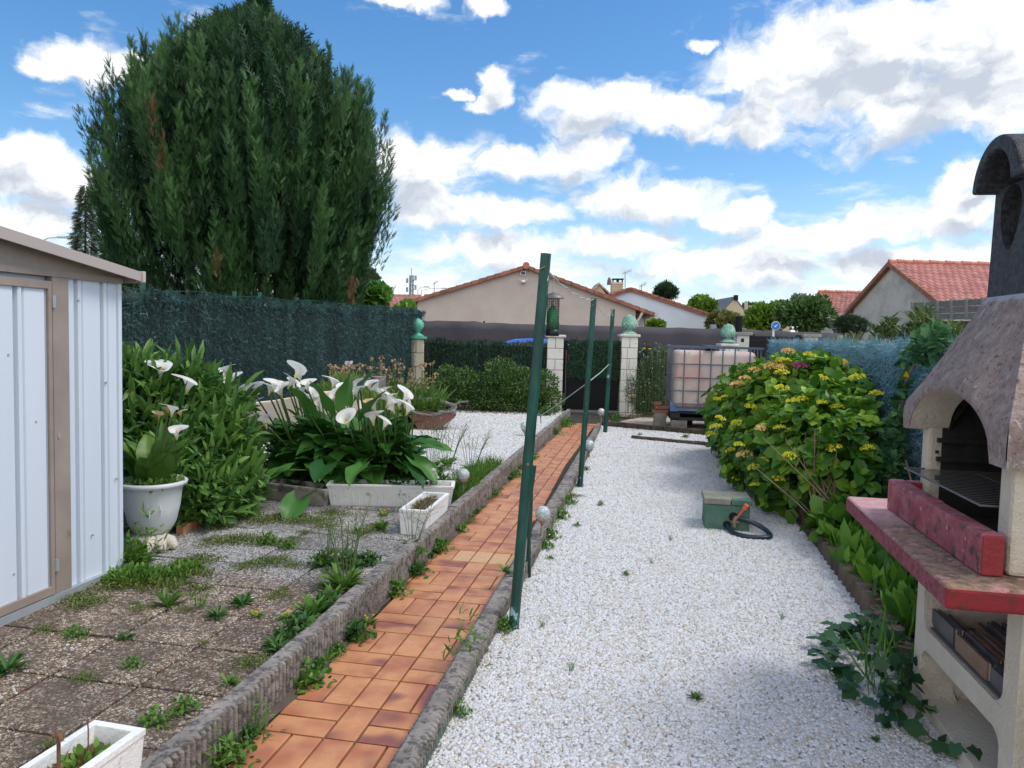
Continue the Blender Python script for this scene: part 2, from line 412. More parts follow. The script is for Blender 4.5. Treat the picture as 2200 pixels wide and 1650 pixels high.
# dirt washed against the foot of the left kerb
r_=random.Random(12); mb=MB(); n_=150; V=[]
for i in range(n_+1):
    y=1.2+11.6*i/n_; w_=.018+.03*max(0,math.sin(y*4.1)*math.sin(y*1.7))+r_.uniform(0,.012)
    V+=[(-1.318,y,.012+r_.uniform(0,.006)),(-1.318+w_*.6,y,.007),(-1.318+w_+.012,y,-.001)]
mb.add(V,[[3*i+c,3*i+c+1,3*i+4+c,3*i+3+c] for i in range(n_) for c in(0,1)]); struct('soil_strip',mb,m_soil)
# exposed aggregate slabs
def aggregate(name,dark):
    m=bpy.data.materials.new(name); m.use_nodes=True; t=NT(m.node_tree); bs=m.node_tree.nodes['Principled BSDF']
    pos=t.n('ShaderNodeNewGeometry').outputs['Position']
    pw=t.v('ADD',pos,t.v('MULTIPLY',t.noise(pos,60,2,.5,out=1),(.012,.012,0)))
    vo=t.n('ShaderNodeTexVoronoi'); t.put(vo.inputs['Vector'],pw); vo.inputs['Scale'].default_value=82
    ve=t.n('ShaderNodeTexVoronoi',feature='DISTANCE_TO_EDGE'); t.put(ve.inputs['Vector'],pw); ve.inputs['Scale'].default_value=82
    sep=t.n('ShaderNodeSeparateColor'); t.put(sep.inputs[0],vo.outputs['Color'])
    cr=t.n('ShaderNodeValToRGB'); t.put(cr.inputs[0],sep.outputs[0]); e=cr.color_ramp.elements
    cols=[(0,(.13,.09,.07)),(.25,(.30,.20,.13)),(.5,(.46,.34,.23)),(.72,(.58,.49,.38)),(.9,(.78,.71,.60)),(1,(.36,.18,.11))]
    colw=[(0,(.20,.19,.18)),(.2,(.38,.37,.35)),(.45,(.52,.51,.49)),(.7,(.62,.61,.59)),(1,(.70,.69,.66))]
    def ramp(cr,cols):
        e=cr.color_ramp.elements; e[0].position,e[0].color=cols[0][0],(*cols[0][1],1); e[1].position,e[1].color=cols[-1][0],(*cols[-1][1],1)
        for p,c in cols[1:-1]: q=e.new(p); q.color=(*c,1)
        cr.color_ramp.interpolation='CONSTANT' if False else 'LINEAR'
    ramp(cr,cols); cr2=t.n('ShaderNodeValToRGB'); t.put(cr2.inputs[0],sep.outputs[0]); ramp(cr2,colw)
    sy=t.n('ShaderNodeSeparateXYZ'); t.put(sy.inputs[0],pos)
    yy=t.m('ADD',t.m('ADD',sy.outputs[1],t.m('MULTIPLY',sy.outputs[0],-.12)),t.m('MULTIPLY',t.noise(pos,5,5,.6),.9))
    cc=t.mix(t.rng(yy,4.0,4.35),cr.outputs[0],cr2.outputs[0])
    edge=t.rng(ve.outputs['Distance'],.02,.16)
    cc=t.mix(edge,(.045,.038,.03),cc)
    cc=t.mix(t.m('MULTIPLY',t.rng(t.noise(pos,3.2,7,.65),.42,.68),t.rng(yy,4.6,3.4,.2,.85)),cc,(.085,.065,.052))
    cc=t.mix(t.rng(t.noise(pos,7,6,.7),.60,.70,0,.6),cc,(.10,.10,.035))
    cbx=t.n('ShaderNodeCombineXYZ'); t.put(cbx.inputs[0],t.m('FLOOR',t.m('DIVIDE',t.m('ADD',sy.outputs[0],1.395),.363))); t.put(cbx.inputs[1],t.m('FLOOR',t.m('DIVIDE',t.m('SUBTRACT',sy.outputs[1],.245),.3455)))
    wnn=t.n('ShaderNodeTexWhiteNoise',noise_dimensions='2D'); t.put(wnn.inputs['Vector'],cbx.outputs[0])
    cc=t.mix(1.0,cc,t.mix(wnn.outputs['Value'],(.68,.66,.63),(1,1,1)),'MULTIPLY')
    t.put(bs.inputs['Base Color'],cc); bs.inputs['Roughness'].default_value=.85
    b=t.n('ShaderNodeBump'); b.inputs['Strength'].default_value=1; b.inputs['Distance'].default_value=.004
    t.put(b.inputs['Height'],t.m('MINIMUM',ve.outputs['Distance'],.3)); t.put(bs.inputs['Normal'],b.outputs[0])
    return m
m_agg=aggregate('exposed_aggregate',1)
sheet('patio_bed',[(-4.3,.2),(-1.378,.2),(-1.378,5.45),(-4.3,5.45)],.084,m_dark,.15)
mb=MB(); x0=-1.395; i=0
for ix in range(8):
    for iy in range(16):
        xa=x0-.363*(ix+1); xb=x0-.363*ix; ya=.245+.3455*iy; yb=ya+.3455
        if yb>5.5: continue
        g=.0065; z=.1+random.uniform(-.004,.003); dz=[random.uniform(-.002,.002) for _ in range(4)]
        P=[(xa+g,ya+g),(xb-g,ya+g),(xb-g,yb-g),(xa+g,yb-g)]
        v=[(p[0],p[1],.06) for p in P]+[(p[0],p[1],z-.003) for p in P]+[(p[0]+(.004 if q in(0,3) else -.004),p[1]+(.004 if q<2 else -.004),z+dz[q]) for q,p in enumerate(P)]
        mb.add(v,[(0,1,5,4),(1,2,6,5),(2,3,7,6),(3,0,4,7),(4,5,9,8),(5,6,10,9),(6,7,11,10),(7,4,8,11),(8,9,10,11)])
struct('patio',mb,m_agg)
sheet('soil_left',[(-4.3,5.45),(-1.378,5.45),(-1.378,6.9),(-2.6,7.6),(-4.3,8.5)],.085,m_soil,.15)
sheet('soil_back',[cw(-3.2,12.3),cw(.75,12.3),cw(.75,13.9),cw(-3.2,13.9)],.112,m_soil,.15)
sheet('soil_right',[(1.16,.3),(2.3,.3),(2.3,11.2),(1.16,11.2)],.03,m_soil,.1)
# kerbs with fluted faces
def kerb(name,pin,pout,z0,z1,flutes=True,seg=1.0,pitch=.0275,seed=1,m=None):
    """pin/pout: polylines of left and right top edge as functions of distance"""
    r=random.Random(seed); mb=MB(); y=pin[0][1]; yend=pin[-1][1]
    fi=lambda P,y:float(np.interp(y,[p[1] for p in P],[p[0] for p in P]))
    while y<yend:
        e=min(y+seg,yend)-.004; n=max(2,int((e-y)/pitch)); V=[]; dz=r.uniform(-.006,.006); dx=r.uniform(-.006,.006)
        rows=[]
        for i in range(n*4+1):
            t=i/(n*4); yy=y+(e-y)*t; ph=(i%4)/4; fl=math.sin(math.pi*ph)*.021 if flutes and yy<flutes_end else .002
            a=fi(pin,yy)+dx; b_=fi(pout,yy)+dx; j=r.uniform(-.0012,.0012)
            rows.append([(a-fl*.6,yy,z0),(a-fl*.6,yy,z1-.012+dz),(a+.003,yy,z1+dz+j),((a+b_)/2,yy,z1+dz+r.uniform(-.0015,.0015)),(b_+fl-.006,yy,z1+dz+r.uniform(-.0015,.0015)),(b_+fl,yy,z1-.008+dz),(b_+fl,yy,z0)])
        k=7; V=[p for q in rows for p in q]; Fc=[]
        for i in range(len(rows)-1):
            for c in range(k-1): Fc.append([i*k+c,i*k+c+1,(i+1)*k+c+1,(i+1)*k+c][::-1])
        Fc.append([c for c in range(k)][::-1]); Fc.append([(len(rows)-1)*k+c for c in range(k)])
        mb.add(V,Fc); y+=seg
    return struct(name,mb,m or m_kerb)
flutes_end=7.3
kerb('kerb_left',[(-1.378,1.15),(-1.378,6),(-1.385,12.95)],[(-1.322,1.15),(-1.322,6),(-1.33,12.95)],-.02,.15,seed=3)
ki=[gp(900,1538,.09),gp(1206,1035,.09),gp(1283,908.5,.09)]; ko=[gp(933,1541,.09),gp(1226,1035,.09),gp(1290,908.5,.09)]
ki=[(ki[0][0],.9)]+[(p[0],p[1]) for p in ki]; ko=[(ko[0][0],.9)]+[(p[0],p[1]) for p in ko]
flutes_end=8.6
kerb('kerb_right',ki,ko,-.02,.09,seed=9)
# a green plastic strip between kerb and gravel
m_gpl=M('green_plastic',(.02,.07,.045),rough=.4)
mb=MB(); mb.add([(ko[0][0]+.016,.9,-.01),(ko[0][0]+.020,.9,-.01),(ko[0][0]+.020,.9,.055),(ko[0][0]+.016,.9,.055),(ko[0][0]+.016,2.9,-.01),(ko[0][0]+.020,2.9,-.01),(ko[0][0]+.020,2.9,.045),(ko[0][0]+.016,2.9,.045)],[(0,1,2,3),(7,6,5,4),(3,2,6,7),(1,5,6,2),(0,3,7,4)])
tag(mb.build('edging_strip',m_gpl),'thin green plastic edging strip between right kerb and white gravel','edging')
def rowblocks(name,p,q,w,h,n,m,z0=0,seed=1,label=None,cat=None):
    r=random.Random(seed); p,q=Vector(p),Vector(q); mb=MB()
    for i in range(n):
        a=p.lerp(q,i/n+.006/n); b_=p.lerp(q,(i+1)/n-.03/n); dz=r.uniform(-.005,.005); s=Vector((0,0,z0+h/2+dz))
        mb.beam(a+s,b_+s,w,h)
    o=mb.build(name,m,bevel=.006); return tag(o,label,cat,kind=None if cat else 'structure')
m_kb2=M('brown_kerb',(.06,.045,.035),(.13,.10,.08),sc=10,bump=1,bsc=80,rough=.95,dirt=((.2,.19,.17),20,.6,.75))
p,q=gp(1292,914,0),gp(1545,937,0); rowblocks('kerb_rear',p,q,.06,.075,9,m_kb2)
p,q=gp(1357,943,0),gp(1540,961,0); rowblocks('kerb_strip',p,q,.05,.055,8,m_kb2,seed=4)
# right border edging of dark logs
mb=MB(); 
for i in range(40):
    y=3.18+i*.1; x=float(np.interp(y,[2.7,3.3,4,5,6.2,7.2],[1.09,1.12,1.17,1.19,1.24,1.3])); mb.tube([(x,y,-.02),(x,y,.10+random.uniform(-.01,.015))],.046,8)
tag(mb.build('log_edging',M('old_wood',(.07,.05,.035),(.16,.12,.09),sc=12,stretch=(1,1,.2),bump=1,bsc=60,rough=.9)),'dark weathered log roll edging between gravel and leafy right border','edging')
# beige slabs in front of the gate and tank
m_bslab=M('beige_slab',(.42,.35,.26),(.56,.48,.37),sc=5,bump=.5,bsc=80,rough=.85,dirt=((.2,.17,.12),9,.55,.75))
mb=MB(); o0=gp(1298,912,0); ux=(gp(1545,935,0)-o0).normalized(); uy=Vector((-ux[1],ux[0],0))
for i in range(-1,8):
    for j in range(0,6):
        a=o0+ux*(i*.42+.1)+uy*(.05+j*.42)
        P=[a,a+ux*.412,a+ux*.412+uy*.412,a+uy*.412]; z=.03+random.uniform(-.003,.003)
        if (a+uy*.4).dot(HD)>14.0 or a[0]<-.62: continue
        mb.prism([(v[0],v[1],z) for v in P],(0,0,-.06))
struct('slab_paving',mb,m_bslab,bevel=.004)
sheet('soil_gate',[cw(1.8,11.2),cw(5.0,11.2),cw(5.0,14.1),cw(1.8,14.1)],.004,m_dark)
# ---------------- white pebbles
def pebmat():
    m=bpy.data.materials.new('white_pebble'); m.use_nodes=True; t=NT(m.node_tree); bs=m.node_tree.nodes['Principled BSDF']
    at=t.n('ShaderNodeAttribute',attribute_name='rnd',attribute_type='INSTANCER').outputs['Fac']
    c=t.mix(t.rng(at,0,1),(.44,.435,.425),(.72,.72,.715)); c=t.mix(t.rng(at,.0,.07,1,0),c,(.42,.36,.28)); c=t.mix(t.rng(at,.10,.12,1,0),c,(.48,.42,.33)) 
    c=t.mix(t.rng(at,.55,.56,0,.35),c,(.58,.61,.67))
    t.put(bs.inputs['Base Color'],c); bs.inputs['Roughness'].default_value=.6
    return m
m_peb=pebmat()
def gravbase(name):
    m=bpy.data.materials.new(name); m.use_nodes=True; t=NT(m.node_tree); bs=m.node_tree.nodes['Principled BSDF']
    pos=t.n('ShaderNodeNewGeometry').outputs['Position']
    vo=t.n('ShaderNodeTexVoronoi'); t.put(vo.inputs['Vector'],pos); vo.inputs['Scale'].default_value=75
    sep=t.n('ShaderNodeSeparateColor'); t.put(sep.inputs[0],vo.outputs['Color'])
    c=t.mix(sep.outputs[0],(.50,.49,.47),(.78,.78,.77)); c=t.mix(t.rng(vo.outputs['Distance'],.35,.65),c,(.22,.21,.2))  # grey shadow in the gaps between pebbles, painted into the base colour
    t.put(bs.inputs['Base Color'],c); bs.inputs['Roughness'].default_value=.9
    b=t.n('ShaderNodeBump'); b.inputs['Strength'].default_value=1; b.inputs['Distance'].default_value=.006; b.invert=True
    t.put(b.inputs['Height'],vo.outputs['Distance']); t.put(bs.inputs['Normal'],b.outputs[0]); return m
m_gb=gravbase('gravel_base')
def gravel(name,poly,z,dens,size,kindlabel,seed):
    # gently uneven base, triangulated fan over a grid clipped to the polygon bounds
    me=bpy.data.meshes.new(name); P=[Vector((p[0],p[1],z)) for p in poly]
    import bmesh
    bm=bmesh.new(); vs=[bm.verts.new(p) for p in P]; bm.faces.new(vs); bmesh.ops.triangulate(bm,faces=bm.faces[:])
    for _ in range(3): bmesh.ops.subdivide_edges(bm,edges=[e for e in bm.edges if e.calc_length()>.5],cuts=1,use_grid_fill=True)
    bmesh.ops.triangulate(bm,faces=bm.faces[:]); bm.normal_update()
    for fc in bm.faces:
        if fc.normal.z<0: fc.normal_flip()
    bm.to_mesh(me); bm.free()
    o=link(name,me,m_gb); tag(o,kind='stuff'); o['label']=kindlabel
    ng=bpy.data.node_groups.new(name+'_nodes','GeometryNodeTree'); ng.interface.new_socket('Geometry',in_out='INPUT',socket_type='NodeSocketGeometry'); ng.interface.new_socket('Geometry',in_out='OUTPUT',socket_type='NodeSocketGeometry')
    N=ng.nodes.new; Lk=ng.links.new
    gi=N('NodeGroupInput'); go=N('NodeGroupOutput')
    po=N('GeometryNodeInputPosition'); sx=N('ShaderNodeSeparateXYZ'); Lk(po.outputs[0],sx.inputs[0])
    oy=o.location[1]
    mr=N('ShaderNodeMapRange'); Lk(sx.outputs[1],mr.inputs[0]); mr.inputs[1].default_value=dens[0]-oy; mr.inputs[2].default_value=dens[1]-oy; mr.inputs[3].default_value=dens[2]; mr.inputs[4].default_value=dens[3]
    ds=N('GeometryNodeDistributePointsOnFaces'); Lk(gi.outputs[0],ds.inputs['Mesh']); Lk(mr.outputs[0],ds.inputs['Density']); ds.inputs['Seed'].default_value=seed
    ic=N('GeometryNodeMeshIcoSphere'); ic.inputs['Radius'].default_value=1; ic.inputs['Subdivisions'].default_value=2
    tr=N('GeometryNodeTransform'); Lk(ic.outputs[0],tr.inputs['Geometry']); tr.inputs['Scale'].default_value=(1,.72,.55)
    nz=N('ShaderNodeTexNoise'); nz.inputs['Scale'].default_value=1.1; sp_=N('GeometryNodeSetPosition'); vm=N('ShaderNodeVectorMath'); vm.operation='SUBTRACT'; vm.inputs[1].default_value=(.5,.5,.5); Lk(nz.outputs['Color'],vm.inputs[0])
    vs_=N('ShaderNodeVectorMath'); vs_.operation='SCALE'; vs_.inputs['Scale'].default_value=.7; Lk(vm.outputs[0],vs_.inputs[0]); Lk(tr.outputs[0],sp_.inputs['Geometry']); Lk(vs_.outputs[0],sp_.inputs['Offset'])
    ss=N('GeometryNodeSetShadeSmooth'); Lk(sp_.outputs[0],ss.inputs[0]); sm=N('GeometryNodeSetMaterial'); Lk(ss.outputs[0],sm.inputs[0]); sm.inputs['Material'].default_value=m_peb
    ip=N('GeometryNodeInstanceOnPoints'); Lk(ds.outputs['Points'],ip.inputs['Points']); Lk(sm.outputs[0],ip.inputs['Instance'])
    rr=N('FunctionNodeRandomValue'); rr.data_type='FLOAT_VECTOR'; rr.inputs[0].default_value=(-.6,-.6,0); rr.inputs[1].default_value=(.6,.6,6.28); Lk(rr.outputs[0],ip.inputs['Rotation'])
    ms=N('ShaderNodeMapRange'); Lk(sx.outputs[1],ms.inputs[0]); ms.inputs[1].default_value=size[0]-oy; ms.inputs[2].default_value=size[1]-oy; ms.inputs[3].default_value=size[2]; ms.inputs[4].default_value=size[3]
    rs=N('FunctionNodeRandomValue'); rs.data_type='FLOAT'; rs.inputs[2].default_value=.6; rs.inputs[3].default_value=1.35; rs.inputs['Seed'].default_value=5
    # capture size at points: multiply random by distance scale
    mm=N('ShaderNodeMath'); mm.operation='MULTIPLY'; Lk(rs.outputs[1],mm.inputs[0]); Lk(ms.outputs[0],mm.inputs[1]); Lk(mm.outputs[0],ip.inputs['Scale'])
    tri=N('GeometryNodeTranslateInstances'); Lk(ip.outputs[0],tri.inputs[0]); rt_=N('FunctionNodeRandomValue'); rt_.data_type='FLOAT_VECTOR'; rt_.inputs[0].default_value=(0,0,-.001); rt_.inputs[1].default_value=(0,0,.009); rt_.inputs['Seed'].default_value=9; Lk(rt_.outputs[0],tri.inputs['Translation'])
    st=N('GeometryNodeStoreNamedAttribute'); st.domain='INSTANCE'; st.data_type='FLOAT'; st.inputs['Name'].default_value='rnd'; rv=N('FunctionNodeRandomValue'); rv.data_type='FLOAT'; rv.inputs['Seed'].default_value=11; Lk(rv.outputs[1],st.inputs['Value']); Lk(tri.outputs[0],st.inputs[0])
    jn=N('GeometryNodeJoinGeometry'); Lk(gi.outputs[0],jn.inputs[0]); Lk(st.outputs[0],jn.inputs[0]); Lk(jn.outputs[0],go.inputs[0])
    md=o.modifiers.new('pebbles','NODES'); md.node_group=ng
    return o
kr=lambda y:float(np.interp(y,[p[1] for p in ko],[p[0] for p in ko]))+.012
pr=gp(1292,916,0); pq=gp(1545,939,0)
gravel('gravel_right',[(kr(.9),.9),(1.14,.9),(1.14,3.3),(1.2,4.6),(1.24,6.2),(1.35,8),(1.35,pq[1]+.1),(pq[0],pq[1]),(pr[0],pr[1]),(kr(11.2),11.2),(kr(9.6),9.6),(kr(6.8),6.8),(kr(3.3),3.3)],.004,(1.5,10,14500,3400),(1.5,10,.0076,.0145),'white pebble gravel bed right of the tiled path',1)
gravel('gravel_left',[(-1.384,6.3),(-1.390,12.9),(cw(.4,12.9)[0],12.9),tuple(cw(-1.4,12.95)[:2]),tuple(cw(-2.6,12.8)[:2]),(-4.25,8.8),(-4.25,6.8),(-2.6,6.5)],.1,(6,12,4200,1600),(6,12,.013,.021),'white pebble gravel area behind the left kerb',2)
# ================================================================ FENCES, PILLARS, GATE
def wood(n,a,b_): return M(n,a,b_,sc=8,stretch=(1,1,.15),bump=.6,bsc=60,rough=.85)
m_fbase=M('hedge_backing',(.010,.022,.02),rough=.9)
m_teal=leafmat('teal_bristle',(.007,.030,.028),(.062,.155,.145),sc=3,rough=.42,trans=0)
m_dgreen=leafmat('green_bristle',(.010,.035,.018),(.04,.11,.055),sc=3,rough=.45,trans=0)
m_blue=leafmat('faded_blue_bristle',(.11,.26,.32),(.38,.62,.70),sc=2,rough=.6,trans=.15)
m_gpost=M('green_post_steel',(.02,.10,.075),rough=.45,spec=.5)
def mat_fence(name,label,cat,p,q,zt,zb,mt,back,dens=3600,pitch=.05,ln=.05,posts=(),rag=.03,front=1,group=None,th=.05,wid=.35,bright=0):
    """artificial hedge: dark backing sheet plus bristles arranged in vertical garlands"""
    p,q=Vector(p),Vector(q); L=(q-p).length; u=(q-p)/L; nv=Vector((u[1],-u[0],0))*front
    t=T(name,label,cat,(p+q)/2,group)
    mb=MB(); mb.beam(p+Vector((0,0,(zb+zt[0])/2-.03)),q+Vector((0,0,(zb+zt[0])/2-.03)),.02,zt[0]-zb-.06); 
    mb=MB(); n=12
    for i in range(n):
        a=i/n; c=(i+1)/n; A=p+u*L*a; B=p+u*L*c; za=zt[0]+(zt[1]-zt[0])*a-.04; zc=zt[0]+(zt[1]-zt[0])*c-.04
        mb.prism([A+Vector((0,0,zb)),B+Vector((0,0,zb)),B+Vector((0,0,zc)),A+Vector((0,0,za))],-nv*.02)
    mb.build('backing',back,t)
    hgt=(zt[0]+zt[1])/2-zb; N=int(dens*L*hgt)
    s=rng.random(N)*L; col=np.round(s/pitch)*pitch; s=np.clip(col+rng.normal(size=N)*pitch*.22,0,L)
    top=zt[0]+(zt[1]-zt[0])*s/L+.02*np.sin(col*7)+.015*np.sin(col*23)+rag*rng.random(N)
    z=zb+(top-zb)*rng.random(N)
    k=rng.random(N)<.12; z[k]=top[k]-rng.random(k.sum())*.05
    off=.012+th*np.abs(np.cos((s-col)/pitch*math.pi))*rng.random(N)
    P=np.array(p)[None]+np.array(u)[None]*s[:,None]+np.array(nv)[None]*off[:,None]; P[:,2]=z
    d=np.array(u)[None]*rng.normal(size=N)[:,None]*.6+np.array(nv)[None]*rng.uniform(.2,.8,N)[:,None]+np.array([0,0,1])*rng.normal(-.1,1.0,N)[:,None]
    ch_=np.modf(np.abs(np.sin(np.round(col/pitch)*12.9898)*43758.5))[0]
    tt=np.clip(.02+.55*ch_**1.5+.28*np.abs(rng.normal(size=N))*(rng.random(N)<.5),0,1)
    scatter('bristles',*BLADE,P,d,rdir(N)+np.array(nv)*1.5,ln*rng.uniform(.6,1.4,N),mt,t,tint=tt,wid=wid*3.2)
    for s_,hp in posts:
        mb=MB(); A=p+u*s_-nv*.05; mb.beam(A+Vector((0,0,-.05)),A+Vector((0,0,hp)),.03,.03,up=(0,1,0)); mb.build('fence_post',m_gpost,t)
    return t
FX=-4.31
def onx(px,py):  # point on the plane of the tall left fence
    d=ray(px,py); k=FX/d[0]; return Vector((FX,d[1]*k,H+d[2]*k))
a=onx(262,630); b_=onx(873,668)
ty=lambda y:a[2]+(b_[2]-a[2])*(y-a[1])/(b_[1]-a[1])
ps=[onx(px,py) for px,py in((318,602),(513,626),(567,628),(647,640),(747,652),(842,660))]
mat_fence('hedge_fence','tall dark teal artificial hedge fence behind the shed and lilies','fence',(FX,3.0,0),(FX,13.75,0),(ty(3.0),ty(13.75)),.08,m_teal,m_fbase,dens=6200,pitch=.085,ln=.048,wid=.30,th=.07,posts=[(v[1]-3.0,v[2]) for v in ps])
# wire mesh rail above it
mb=MB(); pts=[Vector((FX-.03,y,ty(y)+.05+.012*math.sin(y*5))) for y in np.arange(5,13.7,.12)]
mb.tube(pts,.003,5)
for p_ in pts[::1]: mb.tube([p_+Vector((0,0,0)),p_+Vector((0,0,-.09))],.002,4)
tag(mb.build('fence_wire',m_gpost),'thin green mesh wire running above the tall teal hedge fence','wire')
GD=13.85
def gz(px,py): return dp(px,py,GD)
l0,l1=gz(912,740),gz(1176,742)
mat_fence('hedge_fence','low dark green artificial hedge between green capped pillar and stone pillar','fence',(l0[0],l0[1],0),(l1[0],l1[1],0),(gz(912,731)[2],gz(1176,741)[2]),.05,m_dgreen,m_fbase,dens=5200,pitch=.075,ln=.06,posts=[((l1-l0).length*.52,gz(1045,745)[2])],th=.06)
l0,l1=gz(1368,750),gz(1450,752)
mat_fence('hedge_fence','short dark green artificial hedge between right gate pillar and water tank','fence',(l0[0],l0[1],0),(l1[0],l1[1],0),(gz(1368,748)[2],gz(1450,752)[2]),.05,m_dgreen,m_fbase,dens=4500,pitch=.075,ln=.06)
mat_fence('brush_fence','faded pale blue brushy hedge fence along the right side','fence',(2.02,1.6,0),(2.02,12.9,0),(1.37,1.37),.03,m_blue,M('blue_backing',(.10,.17,.20),rough=.9),dens=4600,pitch=.06,ln=.075,front=-1,rag=.055,th=.09,wid=.22)
# pale dry twigs poking above the blue fence
n=900; s=rng.uniform(4.5,12.9,n); P=np.stack([np.full(n,2.06)+rng.normal(size=n)*.03,s,np.full(n,1.33)],1)
d=rng.normal(size=(n,3))*.35+np.array([0,0,1.0]); mdry=leafmat('dry_twig',(.22,.22,.20),(.42,.42,.38),trans=0,rough=.9)
o=scatter('fence_twigs',*BLADE,P,d,rdir(n),rng.uniform(.08,.17,n),mdry,wid=.7); tag(o,'thin grey dry twigs poking up along the blue fence top','twigs',kind='stuff')
# stone gate pillars
m_stone=M('cream_stone',(.74,.72,.67),(.82,.80,.76),sc=4,bump=.4,bsc=60,rough=.85,dirt=((.42,.38,.31),5,.58,.75))
m_ystone=M('yellow_stone',(.62,.56,.42),(.70,.64,.50),sc=4,bump=.4,bsc=60,rough=.85)
m_cap=M('cap_stone',(.58,.55,.48),(.70,.68,.62),sc=6,bump=.5,bsc=60,rough=.85,dirt=((.3,.3,.27),8,.55,.75))
m_gcap=M('green_painted_cap',(.08,.36,.25),(.14,.45,.33),sc=5,bump=.6,bsc=50,rough=.55,dirt=((.42,.38,.33),9,.60,.70))
m_gart=M('aged_green_stone',(.13,.36,.27),(.26,.50,.40),sc=8,bump=.6,bsc=60,rough=.7,dirt=((.55,.55,.50),11,.52,.66))
def pillar(label,px0,px1,pyt,z0,mst,mc,D=GD,course=.20,capw=.04,caph=.05,group='stone block gate pillars'):
    A=dp(px0,pyt,D); B=dp(px1,pyt,D); w_=(B-A).length; c=(A+B)/2; top=c[2]; t=T('gate_pillar',label,'pillar',(c[0],c[1],z0),group,rot=YAW)
    h=top-z0; mb=MB(); z=h; k=0; jn=.008
    mj=MB(); mj.box((-w_/2+.008,-w_/2+.008,0),(w_/2-.008,w_/2-.008,h-.005)); 
    while z>0:
        zb=max(z-course,0)
        if z-zb>.02:
            if k%2==0: mb.box((-w_/2,-w_/2,zb+jn/2),(-.004,w_/2,z-jn/2)); mb.box((.004,-w_/2,zb+jn/2),(w_/2,w_/2,z-jn/2))
            else: mb.box((-w_/2,-w_/2,zb+jn/2),(w_/2,w_/2,z-jn/2))
        z=zb; k+=1
    mb.build('block',mst,t,local=True,bevel=.006); mj.build('mortar',m_dark,t,local=True)
    if mc:
        mc_=MB(); a=w_/2+capw; mc_.box((-a,-a,h),(a,a,h+caph)); mc_.build('cap',mc,t,local=True,bevel=.012)
    return t,c,w_,top+caph
pL,cL,wL,zL=pillar('yellowish stone gate pillar with green painted cap, beside tall fence',880,912,729,.05,m_ystone,m_gcap,course=.25)
pM,cM,wM,zM=pillar('cream stone pillar left of the black gate, behind the bird feeder',1176,1210,725,0,m_stone,m_cap)
pR,cR,wR,zR=pillar('cream stone pillar right of the black gate, carrying green cone finial',1334,1368,724,0,m_stone,m_cap)
# second pillar of the plot's right end, mostly behind the tank
def finial(label,c,z,h,cone,m,tw=0):
    """base, neck and artichoke / pine cone body with scales"""
    t=T('finial',label,'finial',(c[0],c[1],z),'green stone finials on the gate pillars',rot=YAW)
    r=h*.36; b=MB(); b.box((-r*.95,-r*.95,0),(r*.95,r*.95,h*.07)); b.lathe([(r*.85,h*.07),(r*.8,h*.12),(r*.45,h*.18),(r*.36,h*.24),(r*.5,h*.30)],(0,0,0),24)
    b.build('foot',m,t,local=True,bevel=.004)
    q=MB()
    if cone:
        q.lathe([(r*.45,h*.28),(r*.85,h*.38),(r*.98,h*.52),(r*.88,h*.70),(r*.58,h*.87),(r*.2,h*.98),(.001,h)],(0,0,0),24)
        for j in range(8):
            zz=h*(.36+.075*j); rr=np.interp(zz/h,[.28,.38,.52,.70,.87,.98],[r*.45,r*.85,r*.98,r*.88,r*.58,r*.2]); k=10
            for i in range(k):
                a=2*math.pi*(i+.5*(j%2))/k; s=rr*.36; ca,sa=math.cos(a),math.sin(a)
                o_=Vector((ca*rr*1.0,sa*rr*1.0,zz)); tn=Vector((-sa,ca,0))
                q.add([o_-tn*s,o_+Vector((ca,sa,0))*r*.10-Vector((0,0,s)),o_+tn*s,o_+Vector((ca,sa,0))*r*.02+Vector((0,0,s*1.2)),o_+Vector((ca,sa,0))*r*.14],[(0,1,4),(1,2,4),(2,3,4),(3,0,4)])
    else:
        q.lathe([(r*.42,h*.28),(r*.75,h*.38),(r*.98,h*.55),(r*.93,h*.72),(r*.65,h*.88),(r*.25,h*.97),(.001,h)],(0,0,0),24,wob=lambda t_,z_:.07*math.sin(5*t_+z_*30))
    q.build('cone' if cone else 'bud',m,t,local=True)
    return t
ppm=F/GD
finial('glossy green twisted artichoke finial on the green capped pillar',(cL[0],cL[1]),zL,(720-680)/ppm,False,m_gcap)
finial('weathered green pine cone finial on the right gate pillar',(cR[0],cR[1]),zR,(720-678)/ppm,True,m_gart)
c4=dp(1563,740,GD+.05); pillar('stone pillar mostly hidden behind the caged water tank',1548,1578,744,0,m_stone,m_cap)
finial('green pine cone finial rising behind the water tank',(c4[0],c4[1]),c4[2]+.04,(746-706)/ppm,True,m_gart)
# gate
A=gz(1212,887); B=gz(1334,890); w_=(B-A).length; zt=gz(1270,730)[2]
tg=T('metal_gate','closed black metal garden gate with dark green hedge mat on top','gate',((A+B)/2).xy.to_3d(),rot=YAW)
m_blk=M('black_metal',(.008,.008,.012),rough=.6,spec=.25); m_alu=M('grey_steel',(.35,.35,.36),rough=.4,metal=.8)
mb=MB(); mb.box((-w_/2+.06,-.015,.06),(w_/2-.06,.015,zt*.60)); mb.build('gate_panel',m_blk,tg,local=True)
mb=MB(); 
for x in(-w_/2+.035,w_/2-.035): mb.box((x-.025,-.025,.03),(x+.025,.025,zt*.92))
mb.box((-w_/2+.061,-.022,zt*.60),(w_/2-.061,.022,zt*.62)); mb.box((-w_/2-.06,.03,.02),(-w_/2+.04,.05,zt*.98)); mb.box((w_/2-.03,.03,.02),(w_/2+.05,.05,zt*.98)); 
for i in range(9): x=-w_/2+.12+i*(w_-.24)/8; mb.box((x-.008,-.008,zt*.62),(x+.008,.008,zt*.90))
